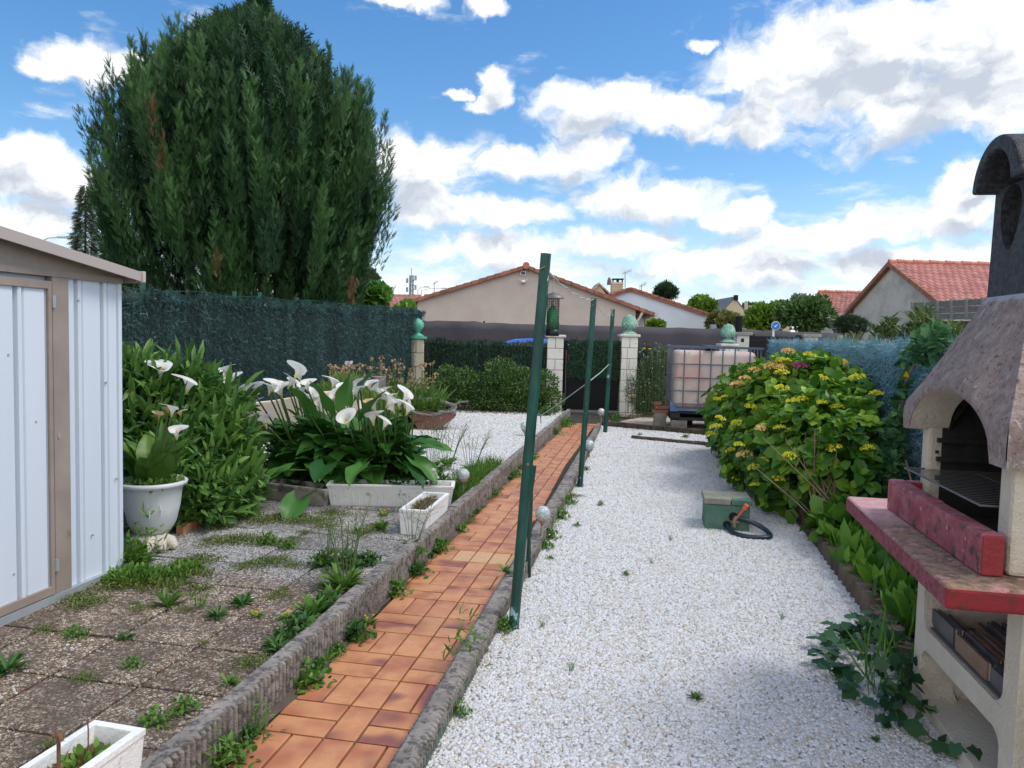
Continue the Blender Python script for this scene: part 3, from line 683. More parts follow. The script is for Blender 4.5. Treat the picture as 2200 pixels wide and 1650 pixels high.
mb.box((-w_/2+.061,-.018,zt*.90),(w_/2-.061,.018,zt*.93)); mb.build('gate_frame',m_blk,tg,local=True,bevel=.003)
mb=MB(); mb.box((-w_/2+.05,-.03,.02),(w_/2-.05,-.018,.058)); mb.box((-w_/2+.04,.0,-.01),(w_/2+.02,.06,.018)); mb.build('sill',m_alu,tg,local=True)
mb=MB(); mb.tube([(-w_/2+.005,-.03,.2),(-w_/2+.005,-.03,zt*.85)],.006,6); mb.build('hinge_rod',m_alu,tg,local=True)
mb=MB(); mb.box((-w_/2+.045,-.037,zt*.72),(-w_/2+.062,-.026,zt*.80),0); mb.build('latch',M('red_latch',(.35,.05,.05),rough=.5),tg,local=True)
N=5200; s=rng.uniform(-w_/2+.05,w_/2-.04,N); col=np.round(s/.07)*.07; s=np.clip(col+rng.normal(size=N)*.018,-w_/2+.04,w_/2-.03)
z=rng.uniform(zt*.48,zt*1.0,N)+.02*np.sin(col*30)
P=np.stack([s,-.03-.05*rng.random(N),z],1); d=np.stack([rng.normal(size=N)*.8,-rng.uniform(.2,1,N),rng.normal(0,.6,N)],1)
scatter('hedge_mat',*BLADE,P,d,rdir(N)+np.array([0,-1.5,0]),rng.uniform(.04,.09,N),m_dgreen,tg,local=True,wid=1.1)
mb=MB(); mb.box((-w_/2+.05,-.03,zt*.48),(w_/2-.05,-.02,zt*.99)); mb.build('mat_backing',m_fbase,tg,local=True)
# neighbour's pillars and black gate to the right
def plainpillar(label,px0,px1,py,D,capm,group):
    A=dp(px0,py,D);B=dp(px1,py,D);c=(A+B)/2;w_=(B-A).length
    t=T('gate_pillar',label,'pillar',(c[0],c[1],0),group,rot=YAW)
    mb=MB();mb.box((-w_/2,-w_/2,0),(w_/2,w_/2,c[2])); mb.build('shaft',m_stone2,t,local=True,bevel=.004)
    mb=MB();a=w_/2+.05;mb.box((-a,-a,c[2]),(a,a,c[2]+.055));mb.build('cap',capm,t,local=True,bevel=.006);return t
m_stone2=M('grey_white_render',(.55,.55,.53),(.66,.66,.64),sc=5,bump=.6,bsc=90,rough=.9)
m_gcapst=M('grey_cap_stone',(.24,.23,.21),(.34,.33,.31),sc=8,bump=.6,bsc=60,rough=.9)
t5=plainpillar('white neighbour pillar with flat grey cap left of the black gate','x',0,0,0,0,0) if False else plainpillar('white neighbour pillar with flat grey cap, just right of a cone finial',1580,1606,720,14.4,m_gcapst,'white pillars with grey caps')
mb=MB(); p_=dp(1588,735,14.1); mb.beam(p_,p_+Vector((0,0,.07)),.05,.03,up=(0,1,0)); mb.build('doorbell',m_blk,t5)
plainpillar('white neighbour pillar with flat grey cap above the blue fence',1725,1752,724,14.4,m_gcapst,'white pillars with grey caps')
A=dp(1609,724,14.4);B=dp(1722,724,14.4); tn=T('metal_gate','black sliding gate between two white grey capped pillars','gate',((A+B)/2).xy.to_3d(),rot=YAW); w_=(B-A).length
mb=MB(); zt=A[2]; mb.box((-w_/2,-.02,.1),(w_/2,.02,zt-.06)); mb.build('gate_panel',m_blk,tn,local=True)
mb=MB(); mb.box((-w_/2,-.035,zt-.055),(w_/2,.035,zt+.02)); mb.box((-w_/2-.02,-.04,zt+.024),(-w_/2+.1,.04,zt+.06)); mb.box((w_/2-.1,-.04,zt+.024),(w_/2+.06,.04,zt+.06)); mb.build('gate_frame',m_blk,tn,local=True)
# grey screen fabric fence across the street
m_fab=M('grey_fabric',(.070,.066,.078),(.095,.088,.102),sc=1.2,rough=.8,bump=.5,bsc=6,spec=.2,bdist=.02)
def screen(label,px0,px1,D0,tops,group):
    pts=[dp(px,py,D0) for px,py in tops]; t=T('screen_fence',label,'fence',(pts[0][0],pts[0][1],0),group)
    mb=MB(); n=len(pts)
    V=[];Fc=[]
    for i in range(n):
        for j in range(9):
            zz=pts[i][2]*j/8; off=.02*math.sin(i*1.3+j*.9); V.append((pts[i][0]+off*HD[0],pts[i][1]+off*HD[1],zz))
    for i in range(n-1):
        for j in range(8): Fc.append([i*9+j,(i+1)*9+j,(i+1)*9+j+1,i*9+j+1])
    mb.add(V,Fc,0,True); o=mb.build('screen_fabric',m_fab,t); so_=o.modifiers.new('thickness','SOLIDIFY'); so_.thickness=.01
    for i in range(2,n,max(3,n//6)):
        mb=MB(); q=pts[i]+HD*.06; mb.beam((q[0],q[1],0),(q[0],q[1],q[2]+.06),.05,.05,up=(0,1,0)); mb.build('fence_post',M('brown_post',(.07,.05,.05),rough=.8),t)
    return t
xs=np.linspace(840,1800,49); ys=np.interp(xs,[840,885,920,1020,1025,1150,1300,1450,1600,1740,1800],[684,688,689,690,693,697,700,704,708,714,717])+rng.normal(size=49)*.7
screen('long dark grey fabric screen fence across the street below the gable house',0,0,22.0,list(zip(xs,ys)),None)
# ================================================================ HOUSES AND DISTANCE
m_beige=M('beige_render',(.50,.42,.39),(.57,.49,.455),sc=1.2,bump=.5,bsc=14,rough=.95,dirt=((.40,.34,.30),5,.66,.8))
m_bluew=M('bluish_white_render',(.55,.60,.70),(.62,.67,.76),sc=1,rough=.95)
m_grey=M('grey_beige_render',(.50,.46,.41),(.58,.54,.48),sc=.8,rough=.95,dirt=((.33,.31,.28),1.5,.5,.75))
m_far=M('far_beige_render',(.50,.42,.30),(.55,.47,.34),sc=1,rough=.95)
m_white=M('white_paint',(.74,.75,.76),(.80,.80,.80),sc=5,rough=.6)
m_gut=M('gutter_beige',(.55,.50,.43),rough=.6)
m_verge=M('verge_tile',(.28,.11,.075),(.42,.18,.12),sc=3,bump=.6,bsc=30,rough=.85,dirt=((.12,.08,.07),4,.5,.7))
def rooftile(name,c1,c2,c3,pw,ph,ax):
    """terracotta interlocking tiles: courses and columns from position; ax = horizontal axis vector (world)"""
    m=bpy.data.materials.new(name); m.use_nodes=True; t=NT(m.node_tree); bs=m.node_tree.nodes['Principled BSDF']
    pos=t.n('ShaderNodeNewGeometry').outputs['Position']; s=t.n('ShaderNodeSeparateXYZ'); t.put(s.inputs[0],pos)
    u=t.v('DOT_PRODUCT',pos,tuple(ax)); vz=t.m('DIVIDE',s.outputs[2],ph); row=t.m('FLOOR',vz); fr=t.m('FRACT',vz)
    uu=t.m('ADD',t.m('DIVIDE',u,pw),t.m('MULTIPLY',t.m('MODULO',row,2.0),.5)); fu=t.m('FRACT',uu); cu=t.m('FLOOR',uu)
    cb=t.n('ShaderNodeCombineXYZ'); t.put(cb.inputs[0],cu); t.put(cb.inputs[1],row)
    wn_=t.n('ShaderNodeTexWhiteNoise',noise_dimensions='2D'); t.put(wn_.inputs['Vector'],cb.outputs[0])
    c=t.mix(wn_.outputs['Value'],c1,c2); c=t.mix(t.rng(t.noise(pos,1.2,6,.7),.48,.68),c,c3)
    jt=t.m('MAXIMUM',t.rng(fr,.16,.02),t.rng(t.m('ABSOLUTE',t.m('SUBTRACT',fu,.5)),.38,.5)); c=t.mix(t.m('MULTIPLY',jt,.75),c,(.09,.04,.035))  # shading of the tile grooves painted into the colour as dark joints
    t.put(bs.inputs['Base Color'],c); bs.inputs['Roughness'].default_value=.8
    prof=t.m('SINE',t.m('MULTIPLY',fu,math.pi)); hgt=t.m('ADD',t.m('MULTIPLY',prof,.6),t.m('MULTIPLY',fr,-1.0))
    b=t.n('ShaderNodeBump'); b.inputs['Strength'].default_value=1; b.inputs['Distance'].default_value=.09; t.put(b.inputs['Height'],hgt); t.put(bs.inputs['Normal'],b.outputs[0])
    return m
ax=rz((1,0,0),YAW)
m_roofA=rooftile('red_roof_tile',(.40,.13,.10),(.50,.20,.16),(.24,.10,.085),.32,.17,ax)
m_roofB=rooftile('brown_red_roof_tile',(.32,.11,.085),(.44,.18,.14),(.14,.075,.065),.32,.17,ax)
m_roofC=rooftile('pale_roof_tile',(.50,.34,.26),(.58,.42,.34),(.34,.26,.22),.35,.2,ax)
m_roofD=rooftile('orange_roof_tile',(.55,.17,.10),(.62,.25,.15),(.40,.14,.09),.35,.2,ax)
# ---- gable facing the street: beige house in the middle
D1=30.0; P=lambda x,y,d=D1: dp(x,y,d)
tA=T('gable_house','long beige gable house facing the garden with brown red verge tiles','house',((P(1130,700)).xy.to_3d()))
ap=P(1130,577); wl_=P(897,646); wr=P(1366,664); bk=HD*9
mb=MB(); mb.prism([Vector((wl_[0],wl_[1],-.05)),Vector((wr[0],wr[1],-.05)),wr,ap,wl_],bk)
mb.build('wall',m_beige,tA)
el_=P(850,659); er=P(1403,676)
# roof planes with overhang and stepped verge tiles
rf=T('x','x','x') if False else None
mb=MB(); o=-HD*.12; up_=Vector((0,0,.10))
for e,s in((el_,-1),(er,1)):
    a=ap+up_*.4; n_=14
    mb.prism([a+o,e+o+up_*.2,e+o+up_*.2-Vector((0,0,.06)),a+o-Vector((0,0,.06))],bk+HD*.24)
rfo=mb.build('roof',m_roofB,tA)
mb=MB()
for e in(el_,er):
    a=ap+Vector((0,0,.05)); n_=17
    for i in range(n_):
        p=a.lerp(e,i/n_)+o*1.6; q=a.lerp(e,(i+1.12)/n_)+o*1.6; dn=Vector((0,0,-.035)); 
        mb.prism([p+Vector((0,0,.10-.03)),q+Vector((0,0,.10)),q+Vector((0,0,-.06)),p+Vector((0,0,-.06-.0))],HD*.32)
mb.build('verge_tiles',m_verge,rfo)
mb=MB(); q=ap+o*2+Vector((0,0,.10)); mb.tube([q-HD*.05,q+HD*.6],.14,10); mb.build('ridge_tile',M('ridge_terracotta',(.45,.18,.10),rough=.8),rfo)
mb=MB(); mb.beam(P(1410,676)+HD*.1,P(1410,676)+HD*8,.16,.14); mb.tube([P(1408,682),P(1399,690),P(1398,700),P(1397,735)],.05,8); mb.tube([P(1380,672,D1-.2),P(1374,684,D1-.2),P(1369,690,D1-.2),P(1368,740,D1-.2)],.05,8)
mb.build('gutter',m_gut,tA)
# recessed wing with shutters
w0,w1=P(1368,668,31.5),P(1398,668,31.5); mb=MB(); mb.prism([Vector((w0[0],w0[1],0)),Vector((w1[0],w1[1],0)),w1,w0],HD*6); mb.build('wing',M('wing_render',(.5,.46,.41),rough=.9),tA)
mb=MB()
for k in range(2):
    x0=1371+k*15
    a=P(x0,684,31.4);b2=P(x0+13,684,31.4);c_=P(x0+13,702,31.4)
    mb.prism([a,b2,c_,P(x0,702,31.4)],HD*.05)
    for j in range(2): q1=P(x0+1,688+j*8,31.38);q2=P(x0+12,688+j*8,31.38);mb.beam(q1,q2,.02,.05)
mb.build('shutter',m_white,tA)
# solar lamp and camera under the ridge
q0=P(1124,587,D1-.05); sl=T('solar_floodlight','white solar panel lamp fixed high on the beige gable','lamp',q0)
mb=MB(); mb.beam(q0-ax*.11,q0+ax*.11,.05,.17); mb.build('housing',m_white,sl); mb=MB(); mb.beam(q0-ax*.08-HD*.03,q0+ax*.08-HD*.03,.012,.11); mb.build('solar_cell',M('solar_cell',(.03,.04,.07),rough=.25),sl)
q0=P(1124,605,D1-.12); sc_=T('security_camera','white round security camera with antennae on the beige gable','camera',q0)
mb=MB(); mb.lathe([(.02,.07),(.075,.04),(.085,0),(.06,-.05)][::-1],q0,16); mb.build('housing',m_white,sc_); mb=MB(); mb.lathe([(.001,-.09),(.05,-.07),(.06,-.045)],q0,16); mb.build('lens',m_blk,sc_)
for s in(-1,1): mb=MB(); mb.beam(q0+ax*s*.06+Vector((0,0,.02)),q0+ax*s*.16+Vector((0,0,.10)),.012,.02); mb.build('antenna',m_white,sc_)
# ---- bluish white gable house behind it
D2=42; Q=lambda x,y,d=D2: dp(x,y,d)
tB=T('gable_house','bluish white gable house with brown verge, right of the beige one','house',Q(1400,700).xy.to_3d())
ap=Q(1354,621);a0=Q(1240,662);a1=Q(1519,678); mb=MB(); mb.prism([Vector((a0[0],a0[1],0)),Vector((a1[0],a1[1],0)),a1,ap,a0],HD*9); mb.build('wall',m_bluew,tB)
mb=MB(); e0,e1=Q(1225,664),Q(1530,679)
for e in(e0,e1): mb.prism([ap+Vector((0,0,.05))-HD*.15,e+Vector((0,0,.05))-HD*.15,e-Vector((0,0,.14))-HD*.15,ap-Vector((0,0,.12))-HD*.15],HD*9.3)
rfo=mb.build('roof',m_verge,tB)
mb=MB(); 
for e in(e0,e1):
    for i in range(15):
        p=ap.lerp(e,i/15);q=ap.lerp(e,(i+1.1)/15); mb.prism([p+Vector((0,0,.09)),q+Vector((0,0,.13)),q,p],HD*.3-HD*.5)
mb.build('verge_tiles',m_verge,rfo)
mb=MB(); mb.beam(Q(1529,681),Q(1529,681)+HD*8,.18,.16); mb.tube([Q(1526,683),Q(1522,690),Q(1521,720)],.06,8); mb.build('gutter',m_white,tB)
# ---- small beige gable and chimney peeping over the ridge
D3=48; Q=lambda x,y,d=D3: dp(x,y,d)
tC=T('gable_house','small pale gable top peeping above the ridge beside a chimney','house',Q(1290,700).xy.to_3d())
ap=Q(1287,609);mb=MB(); a0,a1=Q(1262,640),Q(1312,650); mb.prism([Vector((a0[0],a0[1],0)),Vector((a1[0],a1[1],0)),a1,ap,a0],HD*3); mb.build('wall',m_far,tC)
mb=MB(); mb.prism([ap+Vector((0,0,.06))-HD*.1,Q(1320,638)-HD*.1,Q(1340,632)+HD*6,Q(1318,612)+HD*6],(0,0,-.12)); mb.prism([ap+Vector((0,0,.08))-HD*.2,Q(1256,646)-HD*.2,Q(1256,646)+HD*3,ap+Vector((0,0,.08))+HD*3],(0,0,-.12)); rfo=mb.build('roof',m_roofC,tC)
mb=MB(); c0,c1=Q(1315,606,46),Q(1339,606,46); mb.prism([Vector((c0[0],c0[1],2)),Vector((c1[0],c1[1],2)),c1,c0],HD*.7)
for j in range(4): mb.beam(Q(1314,610+j*5,45.97),Q(1340,610+j*5,45.97),.05,.035)
ch=mb.build('chimney',m_far,rfo)
mb=MB(); z1=Q(1327,599,46)
for x in(1317,1337): mb.beam(Q(x,606,46.3),Q(x,600,46.3),.08,.08,up=(0,1,0))
mb.beam(Q(1315,600,46.3),Q(1339,600,46.3),.6,.06); mb.tube([Q(1327,606,46.3),Q(1327,602,46.3)],.08,8); mb.build('chimney_hood',m_blk,rfo)
mb=MB(); mb.tube([Q(1309,612),Q(1309,603),Q(1309,596)],[.15,.13,.05],8); mb.build('flue_pipe',M('flue_brown',(.15,.10,.08),rough=.8),rfo)
def antenna(px,py0,py1,D,label,w_=16):
    q=dp(px,py1,D); t=T('tv_antenna',label,'antenna',q,'rooftop television antennas'); mb=MB(); tp=dp(px,py0,D); mb.tube([q,tp],.03,6); mb.build('mast',m_alu2,t)
    mb=MB(); s=dp(px+w_*.8,py0-2,D); mb.beam(dp(px-w_*.3,py0+5,D),s,.03,.04)
    for k in range(5): c_=dp(px-w_*.3,py0+5,D).lerp(s,k/4); mb.beam(c_-Vector((0,0,.15)),c_+Vector((0,0,.15)),.02,.02,up=(0,1,0))
    mb.build('boom',m_alu2,t)
m_alu2=M('aluminium_grey',(.30,.36,.38),rough=.5,metal=.3)
antenna(1343,583,624,46,'television antenna beside the hooded chimney, taller one')
antenna(1378,611,632,43,'small television antenna above the bluish white gable roof',12)
antenna(933,606,628,60,'television antenna left of the beige house roof slope',10)
antenna(845,618,640,60,'thin television antenna above the round green bush',6)
# ---- right hand houses: box helper in camera-aligned metres
def sidehouse(name,label,x0,x1,d0,d1,dr,ez,rz_,wallm,roofm):
    t=T(name,label,'house',cw((x0+x1)/2,d0,0)); mb=MB()
    G0=[cw(x0,d0,-.05),cw(x0,d1,-.05),cw(x0,d1,ez),cw(x0,dr,rz_),cw(x0,d0,ez)]
    mb.prism(G0,ax*(x1-x0)); mb.build('wall',wallm,t)
    mb=MB(); ov=.22; sl_=(rz_-ez)/(dr-d0); th=.12
    for dd,dz in((d0-.5,-sl_*.5),(d1+.5,-(rz_-ez)/(d1-dr)*.5)):
        mb.prism([cw(x0-ov,dr,rz_+th),cw(x0-ov,dd,ez+dz+th),cw(x0-ov,dd,ez+dz),cw(x0-ov,dr,rz_+.01)],ax*(x1-x0+2*ov))
    r=mb.build('roof',roofm,t)
    mb=MB(); 
    for dd,dz in((d0-.55,-sl_*.55),(d1+.55,-(rz_-ez)/(d1-dr)*.55)):
        n=20; A=cw(x0-ov-.04,dr,rz_+th); B=cw(x0-ov-.04,dd,ez+dz+th)
        for i in range(n): p,q=A.lerp(B,i/n),A.lerp(B,(i+1.1)/n); mb.prism([p+Vector((0,0,.02)),q+Vector((0,0,.05)),q-Vector((0,0,.20)),p-Vector((0,0,.20))],ax*.22)
    mb.build('verge_tiles',m_verge,r)
    mb=MB(); n=int((x1-x0)/.4)
    for i in range(n): a=cw(x0-ov+i*.4,dr,rz_+th+.01+.02*(i%2)); mb.tube([a,a+ax*.41],[.13,.11],8)
    mb.build('ridge_tiles',m_roofA2,r); return t
m_roofA2=M('ridge_red',(.48,.15,.11),(.55,.25,.18),sc=3,rough=.8)
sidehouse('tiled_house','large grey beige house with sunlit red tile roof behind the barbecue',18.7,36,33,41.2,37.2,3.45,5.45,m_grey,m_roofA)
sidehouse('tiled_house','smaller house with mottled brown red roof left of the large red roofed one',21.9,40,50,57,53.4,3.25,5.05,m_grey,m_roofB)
# far beige gable between bushes
D4=75; Q=lambda x,y,d=D4: dp(x,y,d)
tD=T('gable_house','far small beige gable house with a black stove pipe among green bushes','house',Q(1578,700).xy.to_3d())
ap=Q(1578,642);a0,a1=Q(1543,682),Q(1614,688);mb=MB();mb.prism([Vector((a0[0],a0[1],0)),Vector((a1[0],a1[1],0)),a1,ap,a0],HD*8);mb.build('wall',m_far,tD)
mb=MB()
for e in(Q(1541,684),Q(1616,690)): mb.prism([ap+Vector((0,0,.25)),e+Vector((0,0,.2)),e,ap],HD*8-HD*.3)
rfo=mb.build('roof',M('slate_roof',(.12,.12,.14),(.18,.18,.2),rough=.7),tD); mb=MB(); mb.beam(Q(1581,645),Q(1581,634),.4,.4,up=(0,1,0)); mb.build('stove_pipe',m_blk,rfo)
tE=T('low_house','far low brown roofed house row with a white chimney stack','house',cw(26,84,0))
mb=MB(); mb.prism([Vector((*Q(1600,690,84).xy,0)),Vector((*Q(1700,690,84).xy,0)),Q(1700,676,84),Q(1600,672,84)],HD*8); mb.build('wall',m_far,tE)
mb=MB(); mb.prism([Q(1598,675,83.5),Q(1702,679,83.5),Q(1696,661,87),Q(1608,656,87)],(0,0,-.1)); rfo=mb.build('roof',M('brown_roof',(.17,.13,.11),(.24,.19,.16),rough=.8),tE)
mb=MB(); mb.beam(Q(1603,668,82),Q(1603,649,82),.35,.35,up=(0,1,0)); mb.build('chimney',m_far,rfo)
# grey concrete plank fence high at right
D5=22.0; Q=lambda x,y,d=D5: dp(x,y,d)
tF=T('concrete_fence','grey concrete plank fence with ribbed posts below the red tiled roof','fence',Q(2040,700).xy.to_3d())
m_plank=M('grey_plank',(.17,.165,.155),(.25,.24,.22),sc=4,stretch=(1,1,3),bump=.6,bsc=30,rough=.95)
L0,L1=Q(1961,650,23.2),Q(2150,638,18.5); B0,B1=Q(1961,688,23.2),Q(2150,686,18.5)
for j in range(3):
    f0,f1=j/3,(j+1)/3; mb=MB(); mb.prism([B0.lerp(L0,f0)+Vector((0,0,.01)),B1.lerp(L1,f0)+Vector((0,0,.01)),B1.lerp(L1,f1)-Vector((0,0,.01)),B0.lerp(L0,f1)-Vector((0,0,.01))],HD*.06); mb.build('plank',m_plank,tF)
for k in range(7): 
    f=k/6; a=B0.lerp(B1,f)-HD*.04; c_=L0.lerp(L1,f)-HD*.04+Vector((0,0,.02)); mb=MB(); mb.beam(a,c_,.13,.10,up=(0,1,0)); mb.build('fence_post',M('concrete_post',(.24,.23,.21),(.30,.29,.27),rough=.95),tF)
mb=MB(); a,c_=B0+HD*.3+ax*.55,B1+HD*.3; mb.prism([Vector((a[0],a[1],0)),Vector((c_[0],c_[1],0)),c_-Vector((0,0,.02)),a-Vector((0,0,.02))],HD*.08)
for j in range(6): z=a[2]-.1-.28*j; mb.beam(Vector((a[0],a[1],z))-HD*.02,Vector((c_[0],c_[1],z))-HD*.02,.03,.03)
mb.build('lower_wall',M('dark_plank',(.10,.09,.08),(.15,.14,.12),sc=4,rough=.95),tF)  # shade on the lower planks is put into this darker concrete colour
# ---- left: red roofs behind the tall fence, hill, mast, lamps
def lowhouse(label,pts,D,dep,wm,rm):
    """pts: px of eave-left, eave-right, ridge-right, ridge-left"""
    a,b2=dp(*pts[0],D),dp(*pts[1],D); c_,d_=dp(*pts[2],D+dep),dp(*pts[3],D+dep)
    t=T('low_house',label,'house',((a+b2)/2).xy.to_3d()); mb=MB(); mb.prism([Vector((a[0],a[1],0)),Vector((b2[0],b2[1],0)),b2,a],HD*dep*1.9); mb.build('wall',wm,t)
    mb=MB(); mb.prism([a-HD*.3,b2-HD*.3,c_,d_],(0,0,-.12)); mb.prism([c_,d_,d_+HD*dep-Vector((0,0,c_[2]-b2[2])),c_+HD*dep-Vector((0,0,c_[2]-b2[2]))],(0,0,-.12)); mb.build('roof',rm,t); return t
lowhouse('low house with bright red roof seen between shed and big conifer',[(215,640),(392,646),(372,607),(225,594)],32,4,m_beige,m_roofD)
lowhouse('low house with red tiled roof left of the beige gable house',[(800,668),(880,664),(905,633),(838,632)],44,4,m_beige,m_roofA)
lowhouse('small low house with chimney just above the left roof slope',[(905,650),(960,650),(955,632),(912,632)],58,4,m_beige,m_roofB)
# hill
m_hill=M('hill_scrub',(.20,.13,.08),(.10,.13,.06),sc=.09,rough=1,lo=.42,hi=.58,dirt=((.07,.11,.05),.25,.5,.62))
mb=MB(); hc=dp(300,560,260); bz=hc[2]
mb.grid(lambda u,v:(lambda x,y:Vector((*(cw(-170+x,250+y).xy),-3+ (bz+4)*max(0,math.exp(-((x-0)/70)**2-((y-70)/55)**2))+2.5*math.sin(x*.13)*math.exp(-((y-70)/55)**2))))((u-.5)*280,v*160),40,20,flip=False)
struct('hill',mb,m_hill)
def lamp(label,px,py0,py1,D,arm,r=.06,w_=1.0):
    b_=dp(px,py1,D); b_=Vector((b_[0],b_[1],0)); tp=dp(px,py0,D); t=T('street_lamp',label,'street lamp',b_,'street lamps over the roofs'); mb=MB()
    mb.tube([b_,tp],[r,r*.6],8); e=tp+ax*arm*w_+Vector((0,0,.25)); mb.tube([tp,tp+ax*arm*w_*.4+Vector((0,0,.2)),e],r*.45,6); mb.build('pole',m_alu3,t)
    mb=MB(); mb.beam(e-ax*.1*arm,e+ax*arm*.45,.18,.09); mb.build('lamp_head',m_alu3,t)
m_alu3=M('pale_pole',(.42,.46,.48),rough=.5)
lamp('curved street lamp above the shed roof at far left',88,519,600,40,1)
lamp('small curved street lamp arching right beyond the red roof',905,624,680,70,1,w_=2)
lamp('small flat topped street lamp left of the curved one',898,622,680,68,1,w_=.6)
b_=dp(295,640,30); tp=dp(295,538,30); mb=MB(); mb.tube([Vector((b_[0],b_[1],0)),tp],[.07,.06],10); mb.box((tp[0]-.09,tp[1]-.09,tp[2]),(tp[0]+.09,tp[1]+.09,tp[2]+.05)); mb.beam(tp-ax*.75,tp+ax*.3,.12,.10); tag(mb.build('white_pole',m_white),'plain white pole standing before the red roof left of the conifer','pole')
# telecom mast
q=dp(884,635,160); tm=T('telecom_mast','grey telecom mast with antenna drums beyond the roofs','mast',Vector((q[0],q[1],0))); tp=dp(884,592,160)
m_mast=M('mast_grey',(.28,.36,.40),rough=.6)
mb=MB()
for i in range(4):
    a=math.pi/2*i+.7; s=.55; mb.beam(Vector((q[0]+s*math.cos(a),q[1]+s*math.sin(a),0)),Vector((tp[0]+s*.7*math.cos(a),tp[1]+s*.7*math.sin(a),tp[2])),.2,.2,up=(0,1,0))
z=2
while z<tp[2]:
    for i in range(4):
        a=math.pi/2*i+.7; a2=a+math.pi/2; s=.52; mb.beam(Vector((q[0]+s*math.cos(a),q[1]+s*math.sin(a),z)),Vector((q[0]+s*math.cos(a2),q[1]+s*math.sin(a2),z+1)),.1,.1)
    z+=1
mb.tube([tp,tp+Vector((0,0,1.6))],.08,6); mb.build('lattice',m_mast,tm)
for dz,s in((-.5,.9),(-1.1,-.9),(-2.5,.9),(-3,-.9),(-4.5,.8)): c_=Vector((tp[0],tp[1],tp[2]+dz))+ax*s; mb=MB(); mb.tube([c_-Vector((0,0,.5)),c_+Vector((0,0,.5))],.25,10); mb.build('antenna_drum',m_mast,tm)
# blue direction signs
m_bs=M('sign_blue',(.02,.16,.60),rough=.4); m_ws=M('sign_white',(.8,.8,.8),rough=.4)
def sign(label,px,py,D,ang):
    c_=dp(px,py,D); t=T('road_sign',label,'road sign',Vector((c_[0],c_[1],0)),'blue round road signs'); r=9.5/F*D
    mb=MB(); mb.tube([Vector((c_[0],c_[1],0))+HD*.04-ax*r*.4,c_+HD*.04-ax*r*.4],.03,8); mb.build('post',m_white,t)
    disc=lambda rr,o1,o2,m,n: (lambda q:(q.prism([c_+HD*o1+ax*rr*math.cos(a)+Vector((0,0,rr*math.sin(a))) for a in np.linspace(0,2*math.pi,28,endpoint=False)],HD*(o2-o1)),q.build(n,m,t))[1])(MB())
    disc(r,.0,.02,m_ws,'rim'); face=disc(r*.88,-.006,-.001,m_bs,'face')
    s=r*.5; R_=lambda x,z: c_+HD*-.012+ax*(x*math.cos(ang)-z*math.sin(ang))*s+Vector((0,0,(x*math.sin(ang)+z*math.cos(ang))*s))
    mb=MB(); th=.004
    for a,b2 in(((-.9,-.15),(.2,-.15)),):
        mb.prism([R_(-.3,-.16),R_(.9,-.16),R_(.9,.16),R_(-.3,.16)],HD*th); mb.prism([R_(-1.0,0),R_(-.2,-.6),R_(-.2,.6)],HD*th)
    mb.build('arrow',m_ws,face)
sign('blue round road sign with white arrow above the green artichoke finial',897,673,19.5,0)
sign('blue round road sign with white arrow before the bright green bush',1667,700,19.5,.7)
# parked blue car
D6=17.3; m_car=M('car_blue',(.02,.10,.50),rough=.25,coat=.6); m_glass=M('car_glass',(.03,.045,.05),rough=.08,spec=.8)
tc_=T('parked_car','bright blue hatchback parked behind the low green hedge','car',cw(.19,D6,-.05),rot=YAW); tc_.scale=(.74,1,.98)
def carloc(x,z,y=0): return Vector((x,y,z))
prof=[(-1.95,.35),(-1.97,.75),(-1.80,.95),(-1.05,1.03),(-.45,1.36),(-.2,1.42),(.5,1.45),(1.1,1.42),(1.55,1.30),(1.85,.98),(1.95,.7),(1.93,.35)]
mb=MB(); 
def ring(y,ins,dz): return [(x*(1-.02*ins),y,z-(dz if z>1.0 else 0)) for x,z in prof]
ys=[-.84,-.80,-.62,.62,.80,.84]; sec=[[(x,y*(1 if z<1.0 else (1-.20*(z-1.0)/.45)),z-(.03 if abs(y)>.7 and z>1.2 else 0)) for x,z in prof] for y in ys]
n=len(prof); V=[p for s_ in sec for p in s_]; Fc=[]
for i in range(len(ys)-1):
    for j in range(n): Fc.append([i*n+j,i*n+(j+1)%n,(i+1)*n+(j+1)%n,(i+1)*n+j][::-1])
Fc+= [list(range(n)),list(range((len(ys)-1)*n,len(ys)*n))[::-1]]
mb.add(V,Fc); mb.build('body',m_car,tc_,local=True,bevel=.03)
for nm,pl in(('side_window',[(-.72,1.06),(-.36,1.33),(.28,1.36),(.28,1.06)]),('side_window',[(.36,1.06),(.36,1.36),(.98,1.33),(1.15,1.06)])):
    for y in(-1,1):
        mb=MB(); mb.prism([(x,y*(.845*(1-.20*(z-1.0)/.45)+.004),z) for x,z in pl],(0,-y*.01,0)); mb.build(nm,m_glass,tc_,local=True)
mb=MB(); mb.prism([(-1.0,-.66,1.07),(-1.0,.66,1.07),(-.5,.6,1.355),(-.5,-.6,1.355)],(-.012,0,.012)); mb.build('windscreen',m_glass,tc_,local=True)
for x in(-1.25,1.25):
    for y in(-.78,.78):
        mb=MB(); mb.tube([(x,y-.1,.31),(x,y+.1,.31)],.31,20); w_=mb.build('wheel',m_blk,tc_,local=True)
